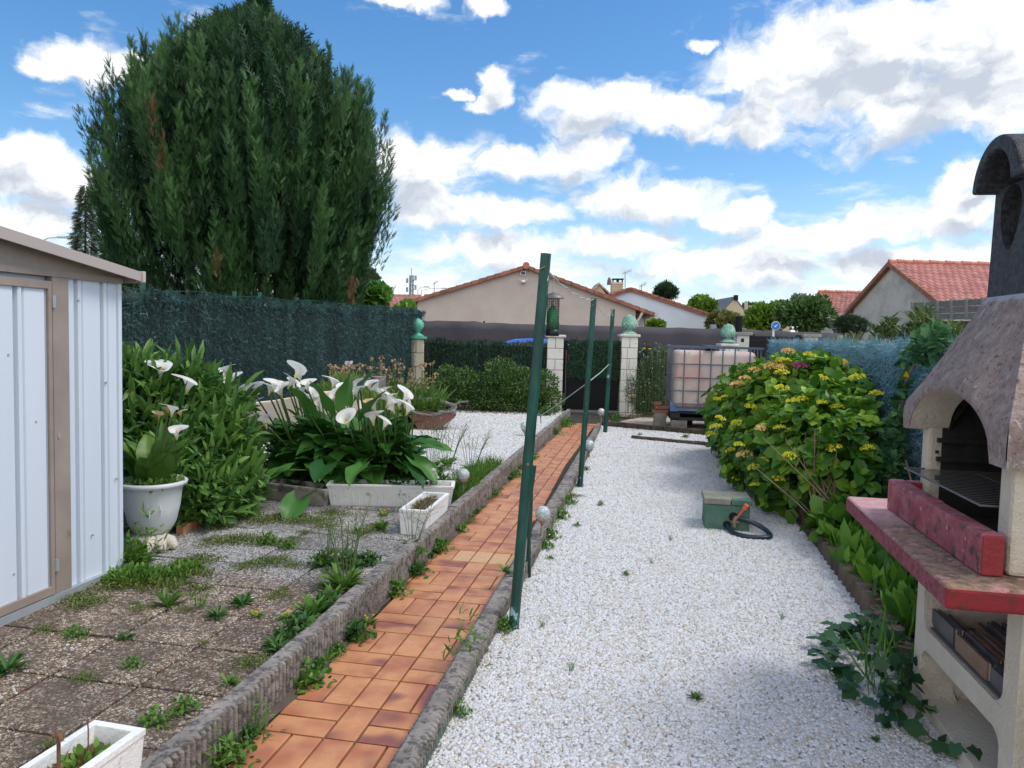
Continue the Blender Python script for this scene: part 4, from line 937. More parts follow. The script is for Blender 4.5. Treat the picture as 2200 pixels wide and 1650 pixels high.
# ---- distant trees and shrubs
m_bark=M('bark',(.09,.06,.045),(.16,.115,.085),sc=8,stretch=(1,1,.2),bump=1,bsc=40,rough=.95)
g1=leafmat('bright_leaf',(.10,.20,.02),(.22,.36,.05),sc=.8); g2=leafmat('mid_leaf',(.05,.11,.03),(.12,.22,.06),sc=.8); g3=leafmat('dark_leaf',(.015,.04,.018),(.05,.10,.035),sc=.8)
g4=leafmat('olive_leaf',(.12,.15,.04),(.25,.24,.08),sc=.8); g5=leafmat('far_leaf',(.05,.09,.05),(.10,.16,.08),sc=.4)
def pxblob(px,py,D,rw,rh,k=9,seed=0,zb=None,fr=.42):
    c_=dp(px,py,D); s=D/F; r=(rw*s,rw*s*.9,rh*s); return subblobs(tuple(c_),r,k,fr,seed)
def far(name,label,cat,px,py,D,rw,rh,n,leaf,lm,seed,k=10,tpl=OVAL,group=None,**kw):
    c_=dp(px,py,D); return tree(name,label,cat,Vector((c_[0],c_[1],0)),pxblob(px,py,D,rw,rh,k,seed),n,leaf,tpl,lm,m_bark,th=.1,group=group,**kw)
gp_='bushes and trees beyond the street'
far('green_bush','bright yellow green bush behind the right blue road sign','bush',1650,690,34,44,38,4200,.22,g1,1,12,group=gp_,up=.6)
far('green_bush','mixed green white flowered bush left of the dark clipped pine','bush',1732,682,30,56,46,5200,.18,g2,2,14,group=gp_,up=.5)
far('green_bush','olive orange tinged bush below the far beige gable','bush',1560,690,40,42,24,3200,.2,g4,3,9,group=gp_)
far('green_bush','light green bush at right end of bluish white house roof','bush',1508,660,66,40,20,2600,.35,g1,4,9,group=gp_,up=.6)
far('green_bush','small bright bush at the foot of the bluish white wall','bush',1410,697,29,24,9,900,.14,g1,5,6,group=gp_)
far('conifer','dark twin topped conifer rising behind the bluish white roof','conifer',1425,632,64,26,26,3600,.4,g3,6,9,group=gp_,up=.9,tpl=NARROW)
far('green_tree','far dull green tree left of the brown roofed house row','tree',1622,672,90,34,22,1800,.5,g5,7,8,group=gp_)
far('green_tree','far dark green tree behind the bright yellow green bush','tree',1690,668,95,45,24,2200,.5,g3,8,8,group=gp_)
far('green_tree','far grey green tree above the mixed green bush','tree',1725,655,60,34,18,1500,.35,leafmat('grey_leaf',(.16,.22,.15),(.28,.34,.25)),9,8,group=gp_)
far('poplar','slim grey green poplar top beside the big conifer','tree',797,612,48,16,42,1800,.28,g5,10,6,up=1.2)
far('fig_bush','bright green round leaved bush behind the tall teal fence','bush',795,640,15.5,44,36,2600,.13,leafmat('fig_leaf',(.08,.22,.03),(.22,.42,.08),sc=1.5,trans=.4),11,12,tpl=STAR,up=.3)
far('fig_bush','small yellow green leafy vine at the end of the teal fence','bush',872,672,15.5,22,22,700,.13,leafmat('fig_leaf2',(.16,.32,.05),(.30,.48,.12),sc=1.5,trans=.4),12,6,tpl=STAR,up=.3)
c_=dp(1840,698,17); far('clipped_pine','dark flat clipped pine leaning right behind the blue fence','pine',1828,697,17,42,24,5000,.07,g3,13,8,tpl=NARROW,up=.2)
far('green_tree','far hedge line of grey green trees at the horizon behind bushes','tree',1600,690,120,110,16,3000,.6,g5,14,12,group=gp_) 
mb=MB(); a=dp(1587,705,21);mb.tube([Vector((a[0],a[1],0)),dp(1588,680,21)],.10,10); tag(mb.build('black_flue',m_blk),'short black cylindrical flue in front of the olive bush','flue')
mb=MB(); a=dp(1525,697,27);c_=dp(1537,703,27); mb.beam(dp(1526,703,27),dp(1538,703,27),.2,.12); mb.beam(dp(1526,700,27),dp(1538,700,27),.12,.10); tag(mb.build('meter_box',M('grey_box',(.25,.28,.33),rough=.6)),'small grey box at the foot of the bluish white house corner','box')
# two slim conifers behind the shed
def conifer(name,label,px,pyt,pyb,D,rw,n,lm,seed,group):
    g=np.random.default_rng(seed); top=dp(px,pyt,D); bot=dp(px,pyb,D); zb=bot[2]; h=top[2]-zb; s=D/F; t=T(name,label,'conifer',Vector((bot[0],bot[1],0)),group)
    f=g.random(n)**.75; z=top[2]-f*h; rad=(.06+.94*f**.85)*rw*s*(.75+.35*np.sin(z*9+g.random()*6)*.5+.25*g.random(n)); th=g.random(n)*6.283; rr=rad*(.35+.65*g.random(n)**.5)
    P=np.stack([bot[0]+(top[0]-bot[0])*(1-f)+rr*np.cos(th),bot[1]+rr*np.sin(th),z],1); d=np.stack([np.cos(th),np.sin(th),-.35+.3*g.normal(size=n)],1)
    scatter('crown',*SPRAY,P,d,rdir(n)+np.array([0,0,1.5]),rw*s*.42*g.uniform(.5,1.2,n),lm,t)
    mb=MB(); mb.tube([Vector((bot[0],bot[1],-.05)),top-Vector((0,0,.3))],[rw*s*.12,.02],8); mb.build('trunk',m_bark,t)
m_slim=leafmat('slim_conifer_leaf',(.035,.06,.03),(.11,.16,.07),sc=1,trans=.15)
conifer('slim_conifer','tall slim olive conifer behind shed roof, left of the pair',183,398,600,26,36,3800,m_slim,1,'pair of slim conifers')
conifer('slim_conifer','lower broad olive conifer tucked against the big juniper',243,455,610,25,34,3400,m_slim,2,'pair of slim conifers')
# ================================================================ SHED
m_panel=M('shed_white_steel',(.60,.66,.74),(.66,.71,.78),sc=3,stretch=(1,1,.1),rough=.38,spec=.5,dirt=((.38,.36,.34),6,.70,.80))
m_taupe=M('shed_taupe',(.27,.215,.18),(.34,.28,.235),sc=4,rough=.55,dirt=((.20,.15,.11),10,.62,.75))
m_rail=M('galvanised_rail',(.36,.40,.42),(.45,.48,.50),sc=5,rough=.5,metal=.4)
SX=-2.68; SY0=1.2; SY1=3.40; SZ0=.105
ts=T('garden_shed','white ribbed metal garden shed with taupe frame and low gable roof','shed',(SX-.9,2.3,.1))
def ribs(y0,y1,z0,z1,x,pitch=.17,parent=None,name='wall_panel'):
    mb=MB(); ys=[];y=y0
    prof=[(0,0),(.046,0),(.052,-.030),(.066,-.030),(.072,0),(.080,.006),(.086,.006),(.092,-.010),(.100,-.010),(.106,0),(.17,0)]
    pts=[]
    while y<y1-.001:
        for a,bx in prof[:-1]:
            if y+a<y1: pts.append((y+a,bx))
        y+=pitch
    pts.append((y1,0)); V=[]; 
    for yy,bx in pts: V+= [(x+bx,yy,z0),(x+bx,yy,z1)]
    Fc=[[2*i,2*i+2,2*i+3,2*i+1] for i in range(len(pts)-1)]
    mb.add(V,Fc); return mb.build(name,m_panel,parent)
ZT=1.60
ribs(3.055,SY1,SZ0+.03,ZT,SX-.006,parent=ts)
ribs(SY0,2.0,SZ0+.03,ZT,SX-.02,parent=ts)
mb=MB(); mb.box((SX-1.9,SY0,SZ0),(SX-.03,SY1-.02,ZT)); mb.build('shed_body',m_panel,ts)
# corner, posts, rails
mb=MB(); mb.box((SX-.03,SY1-.012,SZ0),(SX+.006,SY1+.012,ZT)); mb.build('corner_post',m_panel,ts)
mb=MB(); mb.box((SX-.03,2.955,SZ0+.03),(SX+.012,3.052,ZT)); mb.build('door_post',m_taupe,ts,bevel=.004)
mb=MB(); mb.box((SX-.04,SY0,SZ0-.005),(SX+.022,SY1+.01,SZ0+.03)); mb.build('base_rail',m_rail,ts)
dr=ribs(2.02,2.925,SZ0+.07,ZT-.055,SX+.004,parent=ts,name='door')
mb=MB(); mb.box((SX-.02,2.01,SZ0+.034),(SX+.016,2.93,SZ0+.075)); mb.box((SX-.02,2.01,ZT-.058),(SX+.016,2.93,ZT-.022)); mb.box((SX-.02,2.926,SZ0+.034),(SX+.018,2.946,ZT-.022)); mb.build('door_frame',m_taupe,dr,bevel=.003)
for z in(SZ0+.14,ZT-.14): mb=MB(); mb.box((SX+.013,2.944,z),(SX+.024,2.962,z+.055)); mb.build('hinge',m_rail,dr)
for(y,z) in((2.72,1.25),(2.45,1.0),(2.73,.30),(2.86,.95),(3.30,1.1),(3.20,.35),(3.12,1.5),(3.37,.6)):
    mb=MB(); mb.tube([(SX-.002,y,z),(SX+.008,y,z)],.0045,8); mb.build('screw',m_rail,ts)
mb=MB(); mb.box((SX+.008,2.975,.86),(SX+.016,2.985,.885)); mb.build('latch_pin',m_rail,ts)

# gable: fascia and roof. ridge at y=YR
YR=1.6; def_z=lambda y:1.648+(SY1+.06-y)*.128
mb=MB(); mb.box((SX-.03,SY0,ZT),(SX+.014,SY1+.012,ZT+.03)); mb.build('top_rail',m_taupe,ts)
mb=MB(); mb.prism([(SX+.008,SY1+.0,ZT+.03),(SX+.008,YR,ZT+.03),(SX+.008,YR,def_z(YR)-.02),(SX+.008,SY1+.0,def_z(SY1)-.012)],(-.02,0,0)); mb.prism([(SX+.008,SY0,ZT+.03),(SX+.008,YR-.002,ZT+.03),(SX+.008,YR-.002,def_z(YR)-.02),(SX+.008,SY0,def_z(YR)-.18)],(-.02,0,0)); mb.build('gable_panel',m_taupe,ts)
mb=MB(); e=SY1+.06
mb.prism([(SX+.075,e,def_z(e)),(SX+.075,YR,def_z(YR)),(SX+.075,YR,def_z(YR)+.012),(SX+.075,e,def_z(e)+.012)],(-2.05,0,0))
mb.prism([(SX+.075,YR-.004,def_z(YR)),(SX+.075,.9,def_z(YR)-.23),(SX+.075,.9,def_z(YR)-.218),(SX+.075,YR-.004,def_z(YR)+.012)],(-2.05,0,0))
rf=mb.build('roof',m_taupe,ts)
mb=MB(); mb.prism([(SX+.082,e+.008,def_z(e)-.030),(SX+.082,YR,def_z(YR)-.030),(SX+.082,YR,def_z(YR)+.020),(SX+.082,e+.008,def_z(e)+.018)],(-.012,0,0)); mb.build('roof_trim',M('shed_trim',(.42,.36,.33),rough=.5),rf)
mb=MB(); mb.box((SX+.05,e+.002,def_z(e)-.035),(SX+.095,e+.022,def_z(e)+.022)); mb.build('trim_cap',M('cap_cream',(.5,.45,.40),rough=.6),rf,bevel=.003)
mb=MB(); mb.box((SX-1.9,e-.01,def_z(e)-.04),(SX+.05,e+.012,def_z(e)+.0)); mb.build('gutter_edge',m_taupe,rf)
# ================================================================ BARBECUE
m_cream=M('bbq_cream',(.60,.53,.42),(.70,.63,.52),sc=6,bump=1,bsc=70,rough=.9,dirt=((.26,.20,.14),7,.66,.8))
def pinkmat():
    return M('bbq_pink',(.30,.055,.075),(.42,.14,.16),sc=18,bump=1,bsc=90,rough=.8,dirt=((.10,.06,.045),22,.54,.62),dirt2=((.68,.45,.46),38,.62,.70),bdist=.004)
m_pink=pinkmat(); m_red=M('bbq_red',(.22,.012,.018),(.29,.03,.035),sc=10,bump=.5,bsc=60,rough=.6,dirt=((.10,.03,.02),16,.6,.72))
def tabletop():
    m=bpy.data.materials.new('bbq_table_paint'); m.use_nodes=True; t=NT(m.node_tree); bs=m.node_tree.nodes['Principled BSDF']
    g=t.n('ShaderNodeNewGeometry'); pos=g.outputs['Position']; s=t.n('ShaderNodeSeparateXYZ'); t.put(s.inputs[0],g.outputs['Normal']); s2=t.n('ShaderNodeSeparateXYZ'); t.put(s2.inputs[0],pos)
    side=t.mix(t.rng(t.noise(pos,40,6,.7),.45,.6),(.29,.065,.085),(.15,.03,.04)); red=t.mix(t.rng(t.noise(pos,16,6,.7),.5,.66),(.25,.016,.024),(.11,.025,.02))
    side=t.mix(t.rng(t.m('MULTIPLY',s.outputs[1],-1),.3,.6),side,red)
    worn=t.mix(t.rng(t.noise(pos,26,7,.7),.45,.6),(.30,.19,.12),(.12,.085,.06)); worn=t.mix(t.rng(t.noise(pos,34,7,.7),.52,.62),worn,(.52,.25,.26))
    far=t.mix(t.rng(t.noise(pos,22,6,.7),.4,.6),(.62,.42,.38),(.58,.26,.28)); top=t.mix(t.rng(s2.outputs[1],2.75,3.0),worn,far)
    c=t.mix(t.rng(s.outputs[2],.4,.8),side,top); t.put(bs.inputs['Base Color'],c); bs.inputs['Roughness'].default_value=.8
    b=t.n('ShaderNodeBump'); b.inputs['Strength'].default_value=1; b.inputs['Distance'].default_value=.004; t.put(b.inputs['Height'],t.noise(pos,70,7,.7)); t.put(bs.inputs['Normal'],b.outputs[0]); return m
m_table=tabletop()
def hoodmat():
    m=bpy.data.materials.new('bbq_hood_paint'); m.use_nodes=True; t=NT(m.node_tree); bs=m.node_tree.nodes['Principled BSDF']
    g=t.n('ShaderNodeNewGeometry'); pos=g.outputs['Position']; s2=t.n('ShaderNodeSeparateXYZ'); t.put(s2.inputs[0],pos)
    c=t.mix(t.rng(t.noise(pos,24,7,.7),.38,.62),(.31,.22,.19),(.47,.37,.34)); c=t.mix(t.rng(t.noise(pos,55,6,.7),.56,.64),c,(.12,.085,.075))
    c=t.mix(t.m('MULTIPLY',t.rng(t.noise(t.v('MULTIPLY',pos,(1,1,.5)),20,8,.7),.57,.62),t.rng(t.noise(pos,5,3,.5),.45,.6)),c,(.58,.56,.57))
    c=t.mix(t.rng(t.m('ADD',s2.outputs[2],t.m('MULTIPLY',t.m('SUBTRACT',t.noise(pos,18,5,.6),.5),.08)),1.535,1.55),c,(.52,.53,.58))
    t.put(bs.inputs['Base Color'],c); bs.inputs['Roughness'].default_value=.85
    b=t.n('ShaderNodeBump'); b.inputs['Strength'].default_value=1; b.inputs['Distance'].default_value=.022; t.put(b.inputs['Height'],t.noise(pos,48,8,.7)); t.put(bs.inputs['Normal'],b.outputs[0]); return m
m_hood=hoodmat()
m_soot=M('soot_black',(.012,.011,.011),(.03,.027,.025),sc=10,bump=.6,bsc=50,rough=.9)
m_chim=M('chimney_black_roughcast',(.018,.019,.023),(.062,.065,.078),sc=55,bump=1,bsc=110,rough=.6,bdist=.014,lo=.4,hi=.6)
tb=T('barbecue','red and cream masonry barbecue with mauve hood and black chimney','barbecue',(1.35,2.7,0))
X0,X1=1.06,1.66; A0,A1=2.28,3.09
# base: side walls, back, shelf, floor, frame lip
mb=MB()
mb.box((X0,A1-.07,-.05),(X1,A1,.685)); mb.box((X0,A0,-.05),(X1,A0+.09,.685)); mb.box((X1-.06,A0+.09,-.05),(X1,A1-.07,.685))
mb.box((X0,A0+.0901,.245),(X1-.0601,A1-.0701,.325)); mb.box((X0,A0+.0901,-.05),(X1-.0601,A1-.0701,.055))
# rounded inner corners of the openings
for (y,sy) in((A0+.09,1),(A1-.07,-1)):
    for(z,sz)in((.055,1),(.245,-1),(.325,1)):
        pr=[(X0+.001,y,z)]+[(X0+.001,y+sy*.06*(1-math.sin(a)),z+sz*.06*(1-math.cos(a))) for a in np.linspace(0,math.pi/2,6)]
        mb.prism(pr,(.12,0,0))
base=mb.build('base',m_cream,tb,bevel=.012)
mb=MB(); mb.box((X0+.015,A0+.095,.326),(X1-.065,A1-.075,.332)); mb.build('shelf_lining',M('grey_lining',(.13,.125,.125),rough=.9),base)
mb=MB(); P4=[(.795,2.12),(1.70,2.12),(1.70,3.31),(.835,3.31)]
mb.prism([(x,y,.685) for x,y in P4],(0,0,.065)); mb.build('table_slab',m_table,tb,bevel=.014,seg=3)
mb=MB(); mb.box((.925,2.245,.751),(.985,2.675,.868)); mb.build('rim_block',m_table if False else m_pink,tb,bevel=.008)
mb=MB(); mb.box((.928,2.68,.751),(.988,3.085,.870)); mb.build('rim_block',m_pink,tb,bevel=.008)
mb=MB(); mb.box((.989,3.03,.751),(1.10,3.09,.868)); mb.build('rim_block',m_red,tb,bevel=.008)
mb=MB(); mb.box((.925,2.2435,.755),(.985,2.2475,.864)); 
mb=MB(); mb.box((.927,2.236,.753),(.983,2.2440,.866)); mb.build('rim_end',m_red,tb,bevel=.004)
mb=MB(); mb.box((1.0,A0-.03,.751),(1.62,A0+.06,1.085)); mb.build('side_wall',m_cream,tb,bevel=.014)
mb=MB(); mb.box((1.035,A1-.09,.751),(1.62,A1-.02,1.14)); mb.build('side_wall',m_cream,tb,bevel=.012)
mb=MB(); mb.box((1.06,A0+.062,.752),(1.6,A0+.068,1.3)); mb.box((1.08,A1-.098,.752),(1.6,A1-.092,1.3)); mb.box((1.55,A0+.07,.752),(1.6,A1-.1,1.35)); mb.box((1.0,A0+.07,.752),(1.55,A1-.1,.757))
for z in(.90,.97,1.04): mb.box((1.06,A1-.118,z-.008),(1.55,A1-.099,z+.008)); mb.box((1.06,A0+.069,z-.008),(1.55,A0+.088,z+.008))
mb.box((1.06,A1-.098,.99),(1.07,A1-.088,1.0)); mb.build('firebox',m_soot,tb)
# hood
ZC=1.56; C0,C1,CX0,CX1=2.56,2.87,1.15,1.46; HA0,HA1,HX0,HX1=2.22,3.06,.965,1.66
def arch(t): # underside height of the front edge, t 0 near .. 1 far
    s=(t-.53)/.40
    return 1.055+.185*math.sqrt(max(0,1-s*s))**.9 if abs(s)<1 else 1.055+.02*(t>.9)
mb=MB(); NU,NV=40,14
def front(u,v):
    y=HA0+(HA1-HA0)*u; zb=arch(u); zs=1.175+.03*math.sin(math.pi*u)
    yt=C0+(C1-C0)*u; xt=CX0+.0
    zt=ZC
    if v<.28:
        f=v/.28; return Vector((HX0-.004*math.sin(math.pi*f),y,zb+(max(zs,zb+.035)-zb)*f))
    f=(v-.28)/.72; g_=f**.92; z0_=max(zs,zb+.035)
    return Vector((HX0+(xt-HX0)*g_-.02*math.sin(math.pi*f)*0,y+(yt-y)*g_,z0_+(zt-z0_)*f))
mb.grid(front,NU,NV,flip=True)
def side(y0,yt,fl,zb):
    def fn(u,v):
        x=HX0+(HX1-HX0)*u; xt=CX0+(CX1-CX0)*u; zs=1.175
        if v<.28: f=v/.28; return Vector((x,y0,zb+(zs-zb)*f))
        f=(v-.28)/.72; g_=f**.92; return Vector((x+(xt-x)*g_,y0+(yt-y0)*g_,zs+(ZC-zs)*f))
    mb.grid(fn,12,NV,flip=fl)
side(HA0,C0,False,1.055); side(HA1,C1,True,1.075)
def back(u,v):
    y=HA0+(HA1-HA0)*u; yt=C0+(C1-C0)*u
    if v<.28: return Vector((HX1,y,1.055+.12*v/.28))
    f=(v-.28)/.72; return Vector((HX1+(CX1-HX1)*f,y+(yt-y)*f,1.175+(ZC-1.175)*f))
mb.grid(back,8,NV)
hood=mb.build('hood',m_hood,tb)
mb=MB(); 
def soff(u,v): # thickness of the arched front edge and vault behind it
    y=HA0+(HA1-HA0)*u; return Vector((HX0+.002+.13*v,y+(.5-u)*.03*v,arch(u)+.001-.0*v))
mb.grid(soff,NU,4,flip=False)
mb.box((HX0+.005,HA0+.004,1.057),(HX1-.01,HA0+.05,1.075)) 
mb.build('arch_lining',m_cream,hood)
mb=MB()
def inner(u,v): # black vault: inside face of the hood front
    y=HA0+.04+(HA1-HA0-.08)*u; return Vector((HX0+.132+.10*v,y+(2.7-y)*.5*v,arch(u)+.002+.26*v))
mb.grid(inner,NU,4); mb.box((1.14,HA0+.05,1.09),(1.6,HA0+.06,1.3)); mb.box((1.14,HA1-.06,1.09),(1.6,HA1-.05,1.3)); mb.build('hood_interior',m_soot,hood)
# chimney: tapered shaft with pointed oval opening towards the garden
CZ=1.925
def shaft():
    mb=MB(); t0,t1=0,1; k=.012
    def pt(x,y,z): f=(z-ZC)/(CZ-ZC); cx_,cy_=(CX0+CX1)/2,(C0+C1)/2; s=1-.03*f; return Vector((cx_+(x-cx_)*s,cy_+(y-cy_)*s,z))
    # side, back
    for a,b2 in(((CX0,C1),(CX1,C1)),((CX1,C1),(CX1,C0)),((CX1,C0),(CX0,C0))):
        mb.grid(lambda u,v:pt(a[0]+(b2[0]-a[0])*u,a[1]+(b2[1]-a[1])*u,ZC-.0+(CZ-ZC)*v),6,8,sm=False,flip=True)
    # front with a hole: loft from rectangle outline to opening outline
    cy_=2.745; hole=[];out=[]; n=32
    for i in range(n):
        a=2*math.pi*i/n; ca,sa=math.cos(a),math.sin(a); hy=cy_+.075*ca; hz=1.86+.065*sa if sa>0 else 1.86+.15*sa*(1-.25*ca*ca)
        hole.append((hy,min(hz,CZ)))
        m_=max(abs(ca)/(.155),abs(sa)/(.17)); oy=2.715+ca/m_; oz=1.72+sa/m_; out.append((oy,oz))
    out=[]; 
    for i in range(n):
        a=2*math.pi*i/n; ca,sa=math.cos(a),math.sin(a); s=1/max(abs(ca),abs(sa)); out.append((2.715+.155*ca*s,(ZC+CZ)/2+(CZ-ZC)/2*sa*s))
    V=[pt(CX0,y,z) for y,z in out]+[pt(CX0,y,z) for y,z in hole]+[pt(CX0,y,z)+Vector((.05,0,0)) for y,z in hole]
    Fc=[[i,(i+1)%n,n+(i+1)%n,n+i][::-1] for i in range(n)]+[[n+i,n+(i+1)%n,2*n+(i+1)%n,2*n+i][::-1] for i in range(n)]
    mb.add(V,Fc); return mb
ch=shaft().build('chimney',m_chim,tb)
mb=MB(); mb.box((CX0+.051,C0+.02,1.66),(CX1-.02,C1-.02,1.9)); mb.build('flue',m_soot,ch)
# barrel cap
mb=MB(); cyc=2.715; NA=24
def cap(rad,zr,x): return [Vector((x,cyc+rad*math.cos(a),1.915+zr*math.sin(a))) for a in np.linspace(0,math.pi,NA)]
def ring4(x): 
    o_=cap(.172,.160,x); i_=[Vector((x,cyc+.01+.118*math.cos(a),1.915+.115*math.sin(a))) for a in np.linspace(0,math.pi,NA)]; return o_,i_
o1,i1=ring4(1.085); o2,i2=ring4(1.53)
V=o1+i1+o2+i2; n=NA; Fc=[]
for i in range(n-1):
    Fc+= [[i,i+1,n+i+1,n+i],[2*n+i,3*n+i,3*n+i+1,2*n+i+1],[i,2*n+i,2*n+i+1,i+1],[n+i,n+i+1,3*n+i+1,3*n+i]]
Fc+=[[0,n,3*n,2*n],[n-1,3*n-1,4*n-1,2*n-1]]
mb.add(V,Fc); mb.build('chimney_cap',m_chim,tb,bevel=.008)
# grill
m_wire=M('steel_wire',(.16,.155,.15),rough=.6,metal=.2)
mb=MB(); gz_=.925; x0,x1,y0,y1=.955,1.42,2.36,3.02
x0=.965
mb.tube([(x0,y0,gz_),(x0,y1,gz_),(x1,y1,gz_),(x1,y0,gz_),(x0,y0,gz_)],.0035,6)
for i in range(24): y=y0+(y1-y0)*i/23; mb.tube([(x0,y,gz_+.003),(x1,y,gz_+.003)],.0010,4)
mb.tube([(1.2,y0,gz_-.003),(1.2,y1,gz_-.003)],.002,5)
tag(mb.build('grill_grate',m_wire),'steel wire grill grate sticking out of the black barbecue firebox','grill grate')
# stored tiles on the shelf
mt1=M('tile_edge_dark',(.07,.065,.07),(.12,.11,.11),sc=12,rough=.7); mt2=M('tile_edge_pale',(.42,.38,.33),(.55,.50,.45),sc=12,rough=.8); mt3=M('tile_edge_brown',(.20,.12,.08),(.28,.18,.12),sc=12,rough=.8)
r=random.Random(5); first=True
stacks=[(1.088,2.90,4,.20),(1.20,2.80,12,.24),(1.085,2.66,7,.24),(1.19,2.55,17,.26),(1.09,2.47,7,.14)]
for si,(x,y,wx,ly) in enumerate(stacks):
    for k in range(wx):
        xx=x+k*.0165+r.uniform(-.0012,.0012); yy=y+r.uniform(-.02,.02); h=r.uniform(.05,.066)
        mb=MB(); mb.box((xx,yy-ly/2,.333),(xx+.0075,yy+ly/2,.333+h)); mb.box((xx+.0078,yy-ly/2,.333),(xx+.0125,yy+ly/2,.333+h-.003),1)
        o=mb.build('floor_tile',[r.choice((mt1,mt3,mt1)),mt2]); tag(o,'thin dark tile with pale edge stored upright on the barbecue shelf','tile','spare tiles stored on the barbecue shelf')
# black bucket beside the barbecue, mostly out of frame
tb2=T('charcoal_bucket','black bucket at the right picture edge beside the barbecue','bucket',(1.17,2.03,.32))
mb=MB(); mb.lathe([(.085,.0),(.115,.24),(.115,.25),(.105,.25),(.08,.02),(.001,.02)],(1.20,2.03,.24),24); mb.build('bucket_body',m_blk,tb2); mb=MB(); mb.lathe([(.115,.25),(.128,.252),(.128,.268),(.115,.27)],(1.20,2.03,.24),24); mb.build('bucket_rim',m_blk,tb2)
mb=MB(); mb.box((1.08,1.92,-.02),(1.32,2.14,.24)); tag(mb.build('cinder_block',m_conc,bevel=.008),'grey cinder block standing under the black bucket beside barbecue','cinder block')
# ================================================================ WATER TANK
m_tank=M('tank_plastic',(.74,.66,.61),(.76,.50,.45),sc=3.2,rough=.55,lo=.46,hi=.62,dirt=((.40,.20,.17),9,.60,.74),trans=.25)
m_cage=M('cage_steel',(.13,.14,.17),(.20,.21,.24),sc=6,rough=.5,metal=.4)
m_pal=M('pallet_black',(.015,.016,.022),rough=.6)
fl=gp(1440,926,0); TH=YAW-math.radians(7)
ti=T('water_tank','caged white plastic water tank stained pink inside, on black pallet','water tank',(fl[0],fl[1],0),rot=TH)
WI,DE=1.30,1.0; zb=.17
mb=MB(); mb.box((0,0,zb),(WI,DE,zb+.045));
for x in(0,WI/2-.07,WI-.14): mb.box((x,0,zb-.0),(x+.14,DE,zb+.12))
mb.box((0,0,zb+.12),(WI,DE,zb+.15)); mb.build('pallet',m_pal,ti,local=True,bevel=.006)
mb=MB(); mb.box((.045,.045,zb+.17),(WI-.045,DE-.045,1.245)); o=mb.build('tank_body',m_tank,ti,local=True,bevel=.09,seg=6)
for pl in o.data.polygons: pl.use_smooth=True
mb=MB(); mb.lathe([(.11,1.235),(.11,1.275),(.001,1.28)],(WI/2,DE/2,0),24); mb.build('lid',m_blk,ti,local=True)
mb=MB(); zr0=zb+.16; zr1=1.30; tb_=.011
zs=[zb+.26,zb+.46,zb+.66,zb+.87]
for z in[zr0]+zs: 
    mb.tube([(0,0,z),(WI,0,z),(WI,DE,z),(0,DE,z),(0,0,z)],tb_,6)
for x in(.0,.17,.40,.57,.74,.92,1.14,WI): 
    for y in(0,DE): mb.tube([(x,y+.002,zr0),(x,y+.002,zr1)],tb_,6)
for y in(.25,.5,.75):
    for x in(0,WI): mb.tube([(x,y,zr0),(x,y,zr1)],tb_,6)
mb.build('cage_bar',m_cage,ti,local=True)
mb=MB(); 
for a,b2 in(((-.02,-.02),(WI+.02,-.02)),((WI+.02,-.02),(WI+.02,DE+.02)),((WI+.02,DE+.02),(-.02,DE+.02)),((-.02,DE+.02),(-.02,-.02))): mb.beam((*a,zr1),(*b2,zr1),.032,.03)
mb.box((WI*.40,-.02,zr1+.016),(WI*.52,DE+.02,zr1+.03)); mb.build('cage_rim',M('rim_bluegrey',(.10,.13,.19),rough=.4,metal=.4),ti,local=True)
mb=MB(); mb.box((.0,-.03,zb+.152),(WI,-.014,zb+.19)); mb.prism([(-.02,-.035,zb+.14),(.10,-.035,zb+.14),(.04,-.035,zb+.26),(-.02,-.035,zb+.3)],(0,.01,0)); mb.build('blue_sheet',M('blue_tarp',(.05,.12,.25),(.12,.2,.3),rough=.5),ti,local=True)
def cinder(label,c_,rot,dims,m,group=None,hole=True):
    w_,d_,h_=dims; mb=MB()
    if hole:
        s=.025
        mb.box((-w_/2,-d_/2,0),(w_/2,-d_/2+s,h_)); mb.box((-w_/2,d_/2-s,0),(w_/2,d_/2,h_)); 
        for x in(-w_/2,-s/2,w_/2-s): mb.box((x,-d_/2+s+.0002,0),(x+s,d_/2-s-.0002,h_))
    else: mb.box((-w_/2,-d_/2,0),(w_/2,d_/2,h_))
    o=mb.build('cinder_block',m,origin=(0,0,0),bevel=.006); o.location=c_; o.rotation_euler=(0,0,rot); return tag(o,label,'cinder block',group)
m_cin=M('cinder',(.17,.16,.15),(.26,.25,.23),sc=9,bump=1,bsc=60,rough=.95)
ux_=Vector((math.cos(TH),math.sin(TH),0)); uy_=Vector((-ux_[1],ux_[0],0)); o_=Vector((fl[0],fl[1],0))
cinder('grey cinder block carrying the left front corner of the water tank',o_+ux_*.13+uy_*.10+Vector((0,0,-.03)),TH,(.24,.2,.2),m_cin)
cinder('grey cinder block under the right front corner of the tank',o_+ux_*1.15+uy_*.12+Vector((0,0,-.03)),TH,(.24,.2,.2),m_cin)
cinder('grey cinder block under the back edge of the water tank',o_+ux_*.3+uy_*.85+Vector((0,0,-.03)),TH,(.24,.2,.2),m_cin)
cb_=gp(1417,920,0); cinder('upright grey cinder block carrying brown bricks left of the tank',(cb_[0],cb_[1]+.08,-.03),TH,(.19,.19,.27),m_cin,hole=False)
m_brk=M('brown_brick',(.20,.09,.065),(.30,.15,.11),sc=9,bump=.8,bsc=60,rough=.95)
